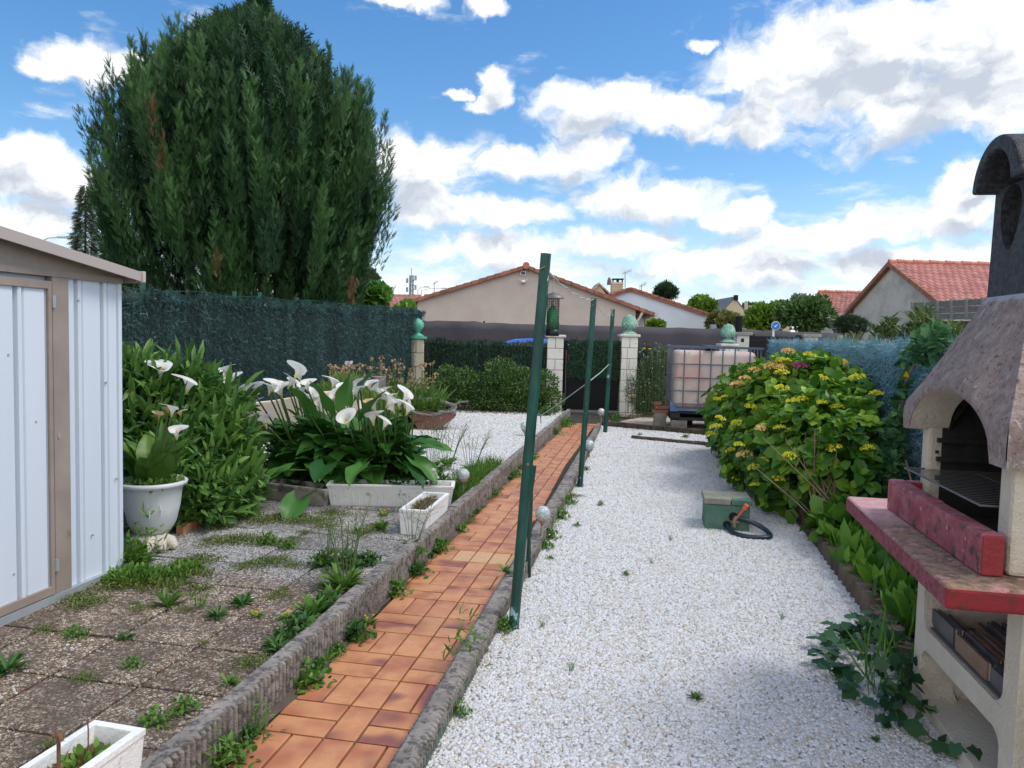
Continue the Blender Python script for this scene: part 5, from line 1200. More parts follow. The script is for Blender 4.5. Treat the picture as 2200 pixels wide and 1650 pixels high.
for lb,(dx,dz,w_,rot) in(('lowest flat brown brick on the cinder block by the tank',(0,.24,.25,TH)),('middle brown brick on the pile beside the tank',(.02,.30,.22,TH+.15)),('topmost brown brick on the pile beside the tank',(-.03,.36,.12,TH-.3))):
    mb=MB(); mb.box((-w_/2,-.055,0),(w_/2,.055,.052)); 
    for k in range(3): mb.tube([(-w_/3+k*w_/3,-.056,.026),(-w_/3+k*w_/3,-.03,.026)],.012,8)
    o=mb.build('brick',m_brk,origin=(0,0,0),bevel=.005); o.location=(cb_[0]+dx,cb_[1]+.08,dz+.0); o.rotation_euler=(0,0,rot); tag(o,lb,'brick','bricks piled on the cinder block')
# ================================================================ GREEN TAP BOX, HOSE
m_gbox=M('green_painted_concrete',(.05,.135,.10),(.09,.19,.145),sc=9,bump=.5,bsc=60,rough=.75,dirt=((.13,.20,.16),12,.55,.72))
m_glid=M('lid_worn',(.17,.20,.16),(.29,.26,.21),sc=9,bump=.6,bsc=60,rough=.85)
bx=T('tap_box','green painted concrete tap box with cracked lid on the white gravel','tap box',(.59,5.7,0))
a=gp(1514,1138,.0); x0=a[0]; y0=a[1]; w_=.315
mb=MB(); mb.box((x0,y0,-.02),(x0+w_,y0+.30,.195)); mb.build('box_body',m_gbox,bx,bevel=.006)
mb=MB(); mb.prism([(x0-.012,y0-.012,.197),(x0+.175,y0-.012,.197),(x0+.19,y0+.04,.197),(x0+w_+.01,y0+.09,.197),(x0+w_+.01,y0+.312,.197),(x0-.012,y0+.312,.197)],(0,0,.042)); mb.build('lid',m_glid,bx,bevel=.004)
mb=MB(); mb.prism([(x0+.182,y0-.014,.198),(x0+w_+.012,y0-.014,.198),(x0+w_+.012,y0+.083,.198),(x0+.196,y0+.034,.198)],(0,0,.040)); mb.build('lid_fragment',m_gbox,bx,bevel=.004)
m_hose=M('hose_teal_black',(.012,.03,.045),rough=.35); m_or=M('orange_plastic',(.62,.13,.05),rough=.5); m_brass=M('dull_brass',(.22,.15,.10),(.30,.24,.15),sc=40,rough=.6,metal=.3)
th=T('garden_hose','dark hose loop with orange connector lying before the green box','hose',(x0+.3,y0-.1,0))
pts=[(x0+.16,y0-.005,.045),(x0+.165,y0-.06,.03),(x0+.20,y0-.14,.022),(x0+.27,y0-.19,.02),(x0+.36,y0-.20,.02),(x0+.43,y0-.17,.022),(x0+.44,y0-.11,.03),(x0+.41,y0-.06,.05),(x0+.35,y0-.02,.075),(x0+.28,y0-.012,.095),(x0+.215,y0-.01,.11)]
def smooth(p,n=6):
    p=[Vector(q) for q in p]; o=[]
    for i in range(len(p)-1):
        a,b_,c_,d_=p[max(i-1,0)],p[i],p[i+1],p[min(i+2,len(p)-1)]
        for k in range(n):
            t_=k/n; o.append(.5*((2*b_)+(c_-a)*t_+(2*a-5*b_+4*c_-d_)*t_*t_+(3*b_-a-3*c_+d_)*t_**3))
    return o+[p[-1]]
mb=MB(); mb.tube(smooth(pts),.017,12); mb.build('hose_tube',m_hose,th)
mb=MB(); a=Vector((x0+.215,y0-.03,.10)); b_=a+Vector((.05,-.025,.085)); mb.tube([a,b_],.009,10); mb.tube([b_,b_+Vector((.018,-.01,.032))],.019,12); mb.build('connector',m_or,th)
mb=MB(); mb.tube([a+Vector((-.01,0,-.06)),a+Vector((-.008,0,.0)),a+Vector((.005,0,.02))],[.014,.017,.013],10); mb.box((a[0]-.03,a[1]-.01,a[2]-.025),(a[0]+.02,a[1]+.01,a[2]-.012)); mb.build('tap',m_brass,th)
mb=MB(); mb.tube([(x0+.155,y0+.002,.05),(x0+.155,y0-.004,.05)],.028,16); mb.tube([(x0+.20,y0+.002,.11),(x0+.20,y0-.004,.11)],.034,16); mb.build('wall_hole',m_blk,bx)
# ================================================================ POSTS, WIRES, FEEDER
def greenmat():
    m=bpy.data.materials.new('flaking_green'); m.use_nodes=True; t=NT(m.node_tree); bs=m.node_tree.nodes['Principled BSDF']; pos=t.n('ShaderNodeNewGeometry').outputs['Position']
    p2=t.v('MULTIPLY',pos,(1,1,.45)); c=t.mix(t.rng(t.noise(p2,14,6,.6),.4,.62),(.009,.085,.060),(.006,.048,.040)); c=t.mix(t.rng(t.noise(p2,20,4,.55),.66,.69),c,(.30,.42,.46)); c=t.mix(t.rng(t.noise(pos,48,4,.6),.66,.70),c,(.02,.03,.02))
    t.put(bs.inputs['Base Color'],c); bs.inputs['Roughness'].default_value=.42
    b=t.n('ShaderNodeBump'); b.inputs['Strength'].default_value=.6; b.inputs['Distance'].default_value=.003; t.put(b.inputs['Height'],t.noise(p2,40,6,.6)); t.put(bs.inputs['Normal'],b.outputs[0]); return m
m_post=greenmat()
def post(label,pb,Db,top,w0,w1):
    """leaning post: base point on ground, top pixel at the same camera depth plus"""
    b_=gp(*pb,0.0); D=b_.dot(HD); tp=dp(*top,D); t=T('clothes_post',label,'post',b_,'green clothes line posts')
    mb=MB(); n=8; V=[];Fc=[]; ax_=rz((1,0,0),YAW)
    mb.tube([b_-Vector((0,0,.08))-(tp-b_)*.0,b_,b_.lerp(tp,.5),tp],[w0,w0,(w0+w1)/2,w1],8,sm=False)
    mb.build('pole',m_post,t,bevel=.004)
    mb=MB(); q=b_.lerp(tp,.965)-HD*w1; mb.tube([q+ax_*.0,q-ax_*w1*.9-Vector((0,0,.012))],.004,6); mb.build('nail',m_brass,t); mb=MB(); mb.tube([b_.lerp(tp,.45)-HD*w0*.9,b_.lerp(tp,.45)-HD*w0*1.25],.006,6); mb.build('nail',m_brass,t)
    return b_,tp
pb1,pt1=post('nearest and tallest leaning green clothes line post, paint flaking',(1103,1352),0,(1173,545),.026,.0255)
pb2,pt2=post('middle green clothes line post leaning left at the path edge',(1246,1048),0,(1276,641),.026,.027)
pb3,pt3=post('farthest green clothes line post near the gate',(1300,930),0,(1317,664),.033,.031)
# steel stake leaning on the first post
b_=gp(1138,1243,0); D=b_.dot(HD); t=T('steel_stake','dark green steel stake with forked foot behind the first post','stake',b_)
mb=MB(); q=dp(1137,1155,D); mb.tube([b_,q],.009,8); mb.tube([q,dp(1140,1060,D)],.015,8); mb.tube([dp(1140,1060,D),dp(1148,1000,D)],.013,8); mb.tube([q+ax*-.005,gp(1131,1225,.03)],.006,6); mb.build('shaft',M('dark_green_steel',(.012,.05,.035),rough=.4),t)
m_wire2=M('pale_wire',(.45,.50,.47),rough=.5)
def cable(label,a,b_,sag,r=.0035,m=None,name='clothes_line'):
    mb=MB(); a,b_=Vector(a),Vector(b_); mb.tube([a.lerp(b_,i/16)-Vector((0,0,sag*4*(i/16)*(1-i/16)))+Vector((0,0,.006*math.sin(i*2.1))) for i in range(17)],r,6); o=mb.build(name,m or m_wire2); return tag(o,label,'line','wires between the green posts')
cable('pale wire running from the first post top to the second post',pt1-Vector((0,0,.09))+ax*.02,pt2-Vector((0,0,.01)),.04)
cable('pale wire running from the second post top to the third post',pt2,pt3,.12,.003)
s_=gp(1165,893,.12); q=dp(1307,784,pb3.dot(HD)); mid=dp(1268,820,pb2.dot(HD))
A_=dp(1162,893,9.0); B_=dp(1268,818,pb2.dot(HD)+.05); C_=dp(1308,783,pb3.dot(HD)-.04)
mb=MB(); mb.tube([A_,A_.lerp(B_,.5)-Vector((0,0,.01)),B_,B_.lerp(C_,.5)-Vector((0,0,.01)),C_],.005,6); tag(mb.build('clothes_line',m_wire2),'pale rope tied from a low hook across to the third post','line')
mb=MB(); mb.tube([A_+Vector((0,0,.015)),A_-Vector((0,0,.10))],[.009,.003],6); mb.tube([A_-ax*.03,A_+ax*.01],.007,6); tag(mb.build('line_hook',m_cage),'dark steel hook holding the low end of the pale rope','hook')
# bird feeder
D=pt1.dot(HD)+.035; f0=dp(1189,636,D); r_=22/F*D*.96; tpz=f0[2]; bz=dp(1185,722,D)[2]; cx_,cy_=f0[0],f0[1]
tf_=T('bird_feeder','black mesh bird feeder with green netting bag hanging behind first post','bird feeder',(cx_,cy_,bz))
m_fe=M('feeder_wire',(.015,.018,.018),rough=.4,metal=.5); m_roof=M('feeder_roof',(.10,.10,.095),(.22,.21,.19),sc=30,rough=.5,metal=.5)
mb=MB(); mb.lathe([(r_*.66,0),(r_*.70,.012),(r_*.70,.03),(r_*.64,.03)],(cx_,cy_,bz),24); mb.lathe([(.001,0),(r_*.66,.0)],(cx_,cy_,bz+.004),24); mb.build('tray',m_fe,tf_)
mb=MB(); mb.lathe([(r_*1.12,-.012),(r_*1.08,-.004),(r_*.6,.008),(r_*.15,.016),(.001,.018)],(cx_,cy_,tpz),24); mb.build('feeder_roof',m_roof,tf_)
mb=MB(); rr=r_*.62
for i in range(18): a=2*math.pi*i/18; mb.tube([(cx_+rr*math.cos(a),cy_+rr*math.sin(a),bz+.02),(cx_+rr*math.cos(a),cy_+rr*math.sin(a),tpz-.005)],.0008,4)
for j in range(20): 
    z=bz+.03+(tpz-bz-.04)*j/19; mb.tube([(cx_+rr*math.cos(a),cy_+rr*math.sin(a),z) for a in np.linspace(0,2*math.pi,19)],.0008,4)
mb.build('wire_mesh',m_fe,tf_)
mb=MB(); mb.lathe([(rr*.2,.028),(rr*.80,.032),(rr*.95,.07),(rr*.94,.10),(rr*.7,.125),(rr*.2,.142),(.001,.145)],(cx_,cy_,bz),18,wob=lambda a,z:.05*math.sin(a*4+z*120)); mb.build('netting_bag',M('green_net',(.02,.36,.15),(.06,.5,.25),sc=60,rough=.5,trans=.3,dirt=((.30,.22,.12),70,.5,.6)),tf_)
mb=MB(); mb.tube([(cx_-.004,cy_,tpz+.015),(cx_-.003,cy_,tpz+.09),tuple(pt1-Vector((0,0,.085))+ax*.022)],.0015,5); mb.tube([(cx_+.004,cy_,tpz+.015),(cx_+.001,cy_,tpz+.085)],.0012,5); mb.tube([(cx_,cy_,tpz-.02),(cx_-.006,cy_,tpz-.045),(cx_-.002,cy_,tpz-.06)],.005,6); mb.build('hanging_wire',m_wire2,tf_)
# ================================================================ SOLAR GLOBE LAMPS
m_gl=M('crackle_glass',(.28,.34,.34),(.66,.72,.72),sc=60,bump=1,bsc=90,rough=.12,spec=.8,bdist=.004,dirt=((.25,.30,.28),70,.52,.62))
m_st=M('brushed_stake',(.42,.40,.37),rough=.35,metal=.7); m_cop=M('rusty_cup',(.30,.19,.15),(.42,.33,.28),sc=30,rough=.5,metal=.4)
def globe(label,px,py,D,r,zb=0.0,tilt=(0,0)):
    c_=dp(px,py,D); c_=Vector(c_); base=Vector((c_[0]-tilt[0],c_[1]-tilt[1],zb)); t=T('solar_lamp',label,'solar lamp',base,'crackle glass solar globe lamps')
    mb=MB(); mb.lathe([(r*math.sin(a),-r*math.cos(a)) for a in np.linspace(.45,math.pi,14)],c_,24); mb.build('glass_globe',m_gl,t)
    mb=MB(); mb.lathe([(.011,-r*1.55),(r*.30,-r*1.35),(r*.62,-r*1.02),(r*.72,-r*.80),(r*.66,-r*.72),(.001,-r*.76)],c_,20); mb.build('lamp_cup',m_cop,t)
    mb=MB(); mb.tube([base-Vector((0,0,.03)),c_-Vector((0,0,r*1.45))],.0105,10); mb.build('stake',m_st,t)
ld=lambda px,py,z=0:gp(px,py,z).dot(HD)
globe('solar globe lamp on steel stake beside the nearest green post',1166,1103,ld(1158,1180),.050,tilt=(.01,0))
globe('solar globe lamp among weeds at the end of the long white trough',995,1020,ld(990,1068,.1),.052,zb=.1)
globe('solar globe lamp on the left gravel behind the first post',1128,916,9.6,.060,zb=.1)
globe('solar globe lamp half hidden behind the second green post',1266,956,ld(1266,985),.062)
globe('solar globe lamp beside the third green post near the gate',1292,885,ld(1292,915),.060)
c_=dp(907,858,10.4); globe('solar globe lamp standing behind the rusty trough planter',907,856,10.6,.052,zb=.1)
# ================================================================ TROUGHS AND POTS
m_tr=M('trough_white',(.74,.74,.72),(.82,.82,.81),sc=7,bump=.6,bsc=60,rough=.85,dirt=((.13,.12,.10),13,.60,.70),dirt2=((.40,.38,.33),6,.6,.72))
m_tro=M('old_trough',(.34,.31,.27),(.48,.45,.40),sc=7,bump=1,bsc=50,rough=.95,dirt=((.10,.09,.07),8,.48,.62))
m_pot=M('pot_white_plastic',(.56,.58,.58),(.64,.66,.66),sc=4,rough=.5,dirt=((.28,.29,.27),9,.66,.74))
def trough(name,label,org,ang,L_,W_,H_,m,ribs_=True,group='white garden troughs',taper=.025,rim=.018,fill=.04,dry=False):
    t=T(name,label,'planter',org,group,rot=ang); mb=MB(); th=.022; tp=taper
    o0=[(tp,tp),(L_-tp,tp),(L_-tp,W_-tp),(tp,W_-tp)]; o1=[(0,0),(L_,0),(L_,W_),(0,W_)]; i1=[(th,th),(L_-th,th),(L_-th,W_-th),(th,W_-th)]; i0=[(th+tp,th+tp),(L_-th-tp,th+tp),(L_-th-tp,W_-th-tp),(th+tp,W_-th-tp)]
    hb=H_-rim
    V=[(*p,0) for p in o0]+[(*p,hb) for p in o1]+[(p[0]*(1+.012)-.006,p[1]*(1+.02)-.004,hb+.001) for p in o1]+[(p[0]*(1+.012)-.006,p[1]*(1+.02)-.004,H_) for p in o1]+[(*p,H_) for p in i1]+[(*p,.02) for p in i0]
    Fc=[(3,2,1,0)]
    for a in range(5):
        for k in range(4): Fc.append((a*4+k,a*4+(k+1)%4,(a+1)*4+(k+1)%4,(a+1)*4+k))
    Fc.append((20,21,22,23)); mb.add(V,Fc)
    mb.build('trough_body',m,t,local=True,bevel=.006)
    if ribs_:
        mb=MB(); n=int(L_/.045)
        for side_ in(0,1):
            for k in range(1,n):
                x=L_*k/n; y0=tp-.001 if side_==0 else W_-tp+.001; y1=.002 if side_==0 else W_-.002; f=.15; g=.78
                mb.tube([(x,y0+(y1-y0)*f,hb*f),(x,y0+(y1-y0)*g,hb*g)],.0055,5)
        mb.build('ribs',m,t,local=True)
    mb=MB(); mb.grid(lambda u,v:Vector((th+(L_-2*th)*u,th+(W_-2*th)*v,H_-fill+.012*math.sin(u*17+v*5)*math.sin(v*9))),24,8); mb.build('trough_soil',m_soil,t,local=True)
    return t
a=gp(702,1088,.1); b_=gp(965,1092,.1); ang=math.atan2(b_[1]-a[1],b_[0]-a[0])
trough('trough_planter','long white ribbed trough lying in front of the lily leaves',(a[0],a[1],.1),ang,(b_-a).length+.03,.22,.165,m_tr)
KN=Vector((a[0],a[1],.1))+rz(((b_-a).length*.87,.06,.165),ang)
c_=gp(849,1149,.1); q=trough('trough_planter','short white trough end-on against the left kerb',(-1.352,4.50,.1),math.pi/2+.02,.56,.185,.165,m_tr,ribs_=False,taper=.010)
c_=gp(560,1072,.1); e_=gp(700,1090,.1); ang2=math.atan2(e_[1]-c_[1],e_[0]-c_[0])
trough('trough_planter','old mossy grey trough left of the long white one',(c_[0],c_[1],.1),ang2,(e_-c_).length*.99,.2,.13,m_tro,ribs_=False)
trough('trough_planter','white trough with rusty stakes in the near left corner',(-1.372,1.17,.1),math.pi/2-.05,.62,.165,.17,m_tr,ribs_=False,fill=.05,taper=.010)
m_rust=M('rust',(.10,.05,.035),(.18,.09,.05),sc=30,rough=.9)
for lb,(px,py0,D_) in(('rusty stake standing in the near left white trough, thicker one',(124,1572,1.72)),('thin rusty wire stake at the far end of near left trough',(188,1545,1.9))):
    tp=dp(px,py0,D_); mb=MB(); mb.tube([(tp[0],tp[1],.2),(tp[0]+.002,tp[1],tp[2]-.03),tp],.0045 if 'thicker' in lb else .0018,6)
    if 'thicker' in lb: mb.tube([tp-Vector((.012,0,.012)),tp+Vector((.006,0,-.006)),tp+Vector((.010,0,-.022))],.006,6)
    tag(mb.build('rusty_stake',m_rust),lb,'stake')
# knotted rope-like stone ornament on the trough
mb=MB(); mb.tube([KN+Vector((.028*math.sin(k*1.9)*(1-k/40),.022*math.cos(k*2.3),-.02+k*.0048)) for k in range(24)],[.020-.0002*k for k in range(24)],10)
mb.lathe([(.001,.02),(.022,.012),(.026,-.005),(.018,-.022),(.001,-.026)][::-1],KN+Vector((-.012,0,.105)),14)
tag(mb.build('stone_ornament',M('grey_stone_ornament',(.40,.38,.35),(.55,.53,.49),sc=30,bump=1,bsc=80,rough=.95)),'small knotted grey stone ornament on the rim of the long trough','ornament')
# big pot on carved foot
pc=Vector((-2.825,3.85,.1)); tp_=T('flower_pot','big white plastic pot on a carved cream foot beside the shed','flower pot',pc,None)
mb=MB(); mb.lathe([(.08,.085),(.10,.10),(.13,.15),(.152,.25),(.163,.345),(.166,.350),(.168,.362),(.190,.372),(.193,.390),(.182,.398),(.167,.390),(.158,.34),(.001,.335)],pc,48); mb.build('pot_body',m_pot,tp_)
mb=MB(); 
for(a_,z_) in((-1.15,.26),(-.75,.27)): 
    for k in range(3): mb.tube([pc+Vector((.155*math.cos(a_+k*.05),.155*math.sin(a_+k*.05),z_-.03*k)),pc+Vector((.157*math.cos(a_+.06+k*.03),.157*math.sin(a_+.06+k*.03),z_+.02-.02*k))],.004,6)
mb.build('paint_splash',M('pale_blue_splash',(.60,.70,.74),rough=.5),tp_)
mb=MB(); mb.lathe([(.001,.352),(.160,.350)],pc,32); mb.build('pot_soil',m_soil,tp_)
m_ft=M('carved_cream',(.58,.52,.42),(.70,.65,.56),sc=12,bump=1,bsc=60,rough=.85,dirt=((.22,.17,.12),18,.58,.68))
mb=MB(); mb.lathe([(.10,0),(.105,.02),(.07,.05),(.075,.085)],pc+Vector((.03,-.02,0)),20)
for k in range(5):
    a_=-2.5+k*.62; q=pc+Vector((.03+.10*math.cos(a_),-.02+.10*math.sin(a_),0)); o_=Vector((math.cos(a_),math.sin(a_),0)); mb.tube([q-o_*.04+Vector((0,0,.06)),q+Vector((0,0,.05)),q+o_*.025+Vector((0,0,.024)),q+o_*.040+Vector((0,0,.014))],[.034,.036,.026,.014],8)
tag(mb.build('carved_foot',m_ft),'cream carved claw foot under the big white pot','stand')
# orange brick edging by the pot
a=gp(385,1148,.1); b_=gp(476,1100,.1); mb=MB()
for k in range(4): p=a.lerp(b_,k/4+.01); q=a.lerp(b_,(k+1)/4-.01); mb.beam(p+Vector((0,0,.02)),q+Vector((0,0,.02)),.05,.06)
tag(mb.build('brick_edging',M('orange_brick',(.42,.19,.09),(.52,.28,.15),sc=9,bump=.6,bsc=60,rough=.9,dirt=((.2,.14,.08),12,.56,.7)),bevel=.004),'short row of orange bricks edging the bed behind the pot','edging')
# pale slab behind the lilies
m_pale=M('pale_pink_stone',(.74,.63,.52),(.80,.70,.60),sc=5,bump=.5,bsc=40,rough=.85,dirt=((.45,.33,.24),7,.6,.75))
D=6.9; pts=[dp(x,y,D) for x,y in((512,893),(528,866),(583,861),(690,842),(768,836),(775,880),(700,905),(556,925),(530,918))]
mb=MB(); mb.prism(pts[::-1],HD*.07); sl=mb.build('stone_slab',m_pale,bevel=.012); tag(sl,'pale pinkish stone slab standing on edge behind the white lilies','stone slab')
mb=MB(); 
for x in(545,690): q=dp(x,905,D+.03); mb.box((q[0]-.05,q[1]-.05,.08),(q[0]+.05,q[1]+.05,q[2])); 
mb.build('support',m_conc,sl)
# stump
q=dp(812,809,9.0); mb=MB(); mb.lathe([(.105,.0),(.09,.15),(.085,q[2]-.1-.01),(.092,q[2]-.1),(.07,q[2]-.098),(.001,q[2]-.105)],(q[0],q[1],.1),20,wob=lambda a,z:.10*math.sin(3*a+z*8)+.05*math.sin(7*a))
tag(mb.build('tree_stump',M('grey_wood',(.20,.17,.16),(.33,.29,.27),sc=14,stretch=(1,1,.12),bump=1,bsc=60,rough=.95)),'grey weathered tree stump standing behind the right lilies','stump')
# rusty boat shaped trough with rough stone rim
D=9.75; g0=gp(918,925,.1); D=g0.dot(HD)
m_rb=M('rust_brown',(.15,.065,.045),(.23,.11,.08),sc=6,bump=.3,bsc=40,rough=.7,dirt=((.08,.04,.035),4,.52,.7)); m_rough=M('rough_rim',(.14,.12,.115),(.30,.27,.26),sc=22,bump=1,bsc=50,rough=1,bdist=.02)
tbt=T('boat_planter','brown boat shaped planter with rough stony rim on left gravel','planter',(g0[0],g0[1],.1))
bo=[(866,879),(900,926),(941,926),(976,899),(972,889)]; bo=[dp(x,y,D) for x,y in bo]; dz=.1-min(p[2] for p in bo); bo=[p+Vector((0,0,dz)) for p in bo]
mb=MB(); mb.prism([bo[0],bo[1],bo[2],bo[3],bo[4],dp(930,893,D)+Vector((0,0,dz))],HD*.03); sh_=ax*.02+Vector((0,0,.02)); mb.prism([p+HD*.36+Vector((0,0,.0)) for p in bo]+[dp(930,893,D)+HD*.36],HD*.03)
for p,q in((bo[0],bo[1]),(bo[1],bo[2]),(bo[2],bo[3])): mb.prism([p+HD*.031,q+HD*.031,q+HD*.031+Vector((0,0,.025)),p+HD*.031+Vector((0,0,.025))],HD*.328)
mb.build('hull',m_rb,tbt,bevel=.006)
mb=MB(); r=random.Random(3)
def lump(path,rad): mb.tube(smooth(path,5),[rad*r.uniform(.7,1.2) for _ in range((len(path)-1)*5+1)],9)
lump([bo[0]+Vector((0,0,.015)),dp(895,888,D),dp(930,892,D),dp(955,886,D),bo[4]+Vector((0,0,.02))],.020)
lump([bo[0]+HD*.38+Vector((0,0,.05)),dp(895,862,D+.38),dp(935,860,D+.38),bo[4]+HD*.38+Vector((0,0,.05))],.035)
lump([bo[0],bo[0]+HD*.2+Vector((0,0,.03)),bo[0]+HD*.38+Vector((0,0,.05))],.03); lump([bo[4],bo[4]+HD*.2+Vector((0,0,.02)),bo[4]+HD*.38+Vector((0,0,.05))],.03)
lump([dp(968,880,D+.15),dp(980,870,D+.15),dp(990,864,D+.15),dp(1006,863,D+.15)],.016); lump([dp(868,878,D+.1),dp(850,880,D+.1),dp(838,888,D+.1)],.016)
mb.build('rough_rim',m_rough,tbt); mb=MB(); q=[p+Vector((0,0,-.03)) for p in(bo[0],bo[4])]; mb.prism([q[0]+HD*.03+ax*.04,q[1]+HD*.03-ax*.03,q[1]+HD*.35-ax*.03,q[0]+HD*.35+ax*.04],(0,0,-.03)); mb.build('planter_soil',m_soil,tbt)
mb=MB(); c_=bo[1].lerp(bo[2],.4)+HD*.15; mb.box((c_[0]-.22,c_[1]-.06,.1),(c_[0]+.05,c_[1]+.10,.125)); tag(mb.build('base_slab',m_cin,bevel=.004),'small grey slab on the gravel under the boat planter','slab')
# ================================================================ PLANTS
lf_h=leafmat('hydrangea_leaf',(.05,.16,.018),(.30,.48,.035),sc=1.5,trans=.30,rough=.42); lf_c=leafmat('calla_leaf',(.020,.090,.018),(.085,.23,.04),sc=1.5,rough=.42,trans=.22)
lf_w=leafmat('weed_leaf',(.055,.145,.022),(.17,.32,.05),sc=4); lf_d=leafmat('dark_weed_leaf',(.03,.095,.022),(.10,.21,.045),sc=4); lf_m=leafmat('moss_leaf',(.06,.11,.02),(.17,.20,.045),sc=5,trans=.1)
lf_s=leafmat('shrub_leaf',(.035,.115,.025),(.17,.32,.06),sc=2,rough=.45); lf_i=leafmat('iris_blade',(.05,.13,.025),(.17,.30,.06),sc=2); lf_b=leafmat('evergreen_leaf',(.03,.08,.018),(.12,.22,.045),sc=2,rough=.45,trans=.15)
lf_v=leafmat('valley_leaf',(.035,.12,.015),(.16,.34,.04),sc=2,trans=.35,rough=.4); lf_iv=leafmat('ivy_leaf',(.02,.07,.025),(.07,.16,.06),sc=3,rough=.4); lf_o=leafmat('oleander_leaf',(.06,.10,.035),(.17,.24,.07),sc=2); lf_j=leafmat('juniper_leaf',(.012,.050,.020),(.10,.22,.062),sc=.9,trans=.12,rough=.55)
lf_y=leafmat('pot_lily_leaf',(.06,.15,.02),(.17,.30,.05),sc=2,trans=.35,rough=.4)
m_stem=M('green_stem',(.06,.12,.03),(.12,.19,.05),sc=5,rough=.6); m_twig=M('bare_twig',(.20,.14,.09),(.34,.26,.18),sc=9,rough=.9)
m_yel=M('yellow_petal',(.75,.50,.02),rough=.6,trans=.2); m_drb=leafmat('dried_petal',(.30,.17,.09),(.58,.42,.28),sc=9,trans=.2,rough=.9)
WIDE=([(x*1.45,y,z) for x,y,z in OVAL[0]],OVAL[1])
# calla leaf: broad arrowhead with wavy margin
def calla_tpl(seed=0,nu=6,nv=8):
    g=random.Random(seed); v=[];f=[]; ph=g.random()*6
    for j in range(nv+1):
        t_=j/nv; w_=.40*math.sin(math.pi*min(1,(t_*.93+.07))**.75)**.8*(1.05-.35*t_)+.004
        for i in range(nu+1):
            u=(i/nu-.5)*2; lobe=-.16*abs(u)**1.5*(1-t_)**3*1.8
            v.append((u*w_,t_*(1)+lobe, .10*abs(u)*w_/.3+.035*math.sin(t_*13+ph+u*2)*abs(u)**2-.22*t_**2))
    for j in range(nv):
        for i in range(nu): a=j*(nu+1)+i; f+= [(a,a+1,a+nu+2),(a,a+nu+2,a+nu+1)]
    return v,f
CT=[calla_tpl(s) for s in range(3)]
def calla_leaves(parent,bases,tips,dirs,size,m,name='leaves'):
    P=np.array(tips,float); d=np.array(dirs,float); n=len(P); k=n//3+1
    Vs=[]
    for s in range(3):
        q=slice(s*k,(s+1)*k)
        if len(P[q])==0: continue
        nh=np.array([0,0,1.0])+rdir(len(P[q]))*.35+d[q]*-.2
        scatter(name,*CT[s],P[q],d[q],nh,np.array(size)[q],m,parent,smooth=True)
    mb=MB()
    for b_,t_,dd in zip(bases,tips,dirs):
        b_,t_,dd=Vector(b_),Vector(t_),Vector(dd); mid=b_.lerp(t_,.6)+Vector((0,0,.06)); mb.tube([b_,mid,t_],[.009,.007,.005],5,cap=False)
    mb.build('leaf_stalks',m_stem,parent)
# calla flower
m_spathe=bpy.data.materials.new('calla_white'); m_spathe.use_nodes=True; t=NT(m_spathe.node_tree); bs=m_spathe.node_tree.nodes['Principled BSDF']; at=t.n('ShaderNodeAttribute',attribute_name='tint').outputs['Fac']
c=t.mix(t.rng(at,.05,.45),(.50,.56,.10),(.86,.85,.76)); c=t.mix(t.rng(at,.4,.8),c,(.88,.88,.85)); t.put(bs.inputs['Base Color'],c); bs.inputs['Roughness'].default_value=.5
tr=t.n('ShaderNodeBsdfTranslucent'); t.put(tr.inputs[0],c); mx=t.n('ShaderNodeMixShader'); mx.inputs[0].default_value=.35; t.t.links.new(bs.outputs[0],mx.inputs[1]); t.t.links.new(tr.outputs[0],mx.inputs[2]); t.t.links.new(mx.outputs[0],m_spathe.node_tree.nodes['Material Output'].inputs[0])
m_spadix=M('spadix_orange',(.75,.38,.03),rough=.7); m_wilt=leafmat('wilted_spathe',(.50,.28,.08),(.72,.58,.32),sc=30,rough=.9,trans=.3)
def spathe_mesh(open_=1.0,L_=.115,seed=0):
    g=random.Random(seed); nu,nv=20,11; V=[];TT=[]; w1=g.uniform(0,6); w2=g.uniform(.7,1.2)
    for j in range(nv+1):
        v=j/nv
        for i in range(nu+1):
            th=-math.pi+2*math.pi*i/nu+ (0.35*(i/nu-.5)*v); fr=.5+.5*math.cos(th)
            r=.008+.024*v**1.3+open_*(.026*v**3.5+.052*w2*v**4*fr**1.5); z=L_*(v*(.62+.38*fr))-open_*L_*(.22*(max(0,v-.72)/.28)**1.5*fr**2+.12*max(0,v-.8)/.2*(1-fr))
            r+= .005*math.sin(3*th+w1)*v**4*open_
            V.append((r*math.sin(th)*1.05,r*math.cos(th),z)); TT.append(v)
    Fc=np.array([(j*(nu+1)+i,j*(nu+1)+i+1,(j+1)*(nu+1)+i+1,(j+1)*(nu+1)+i) for j in range(nv) for i in range(nu)])
    return np.array(V),Fc,TT
SPM=[spathe_mesh(1,.150,s) for s in range(4)]; BUD=spathe_mesh(.12,.13,9)
flower_src=[]
def add_flower(parent,pos,lean,az_,kind=0,scale=1.0,white=True):
    V,Fc,TT=(BUD if kind=='bud' else SPM[kind%4]); 
    key=(kind,white)
    o=None
    for k_,me in flower_src:
        if k_==key: o=bpy.data.objects.new('flower',me); C.objects.link(o); break
    if o is None:
        o=npmesh('flower',V.copy(),Fc,0,m_spathe if white else m_wilt,None,TT,True,local=True); flower_src.append((key,o.data))
    o.parent=parent; o.location=Vector(pos)-wloc(parent); o.rotation_euler=(lean,0,az_); o.scale=(scale,)*3
    if white and kind!='bud':
        s=bpy.data.objects.new('spadix',SPX); C.objects.link(s); s.parent=o
    return o
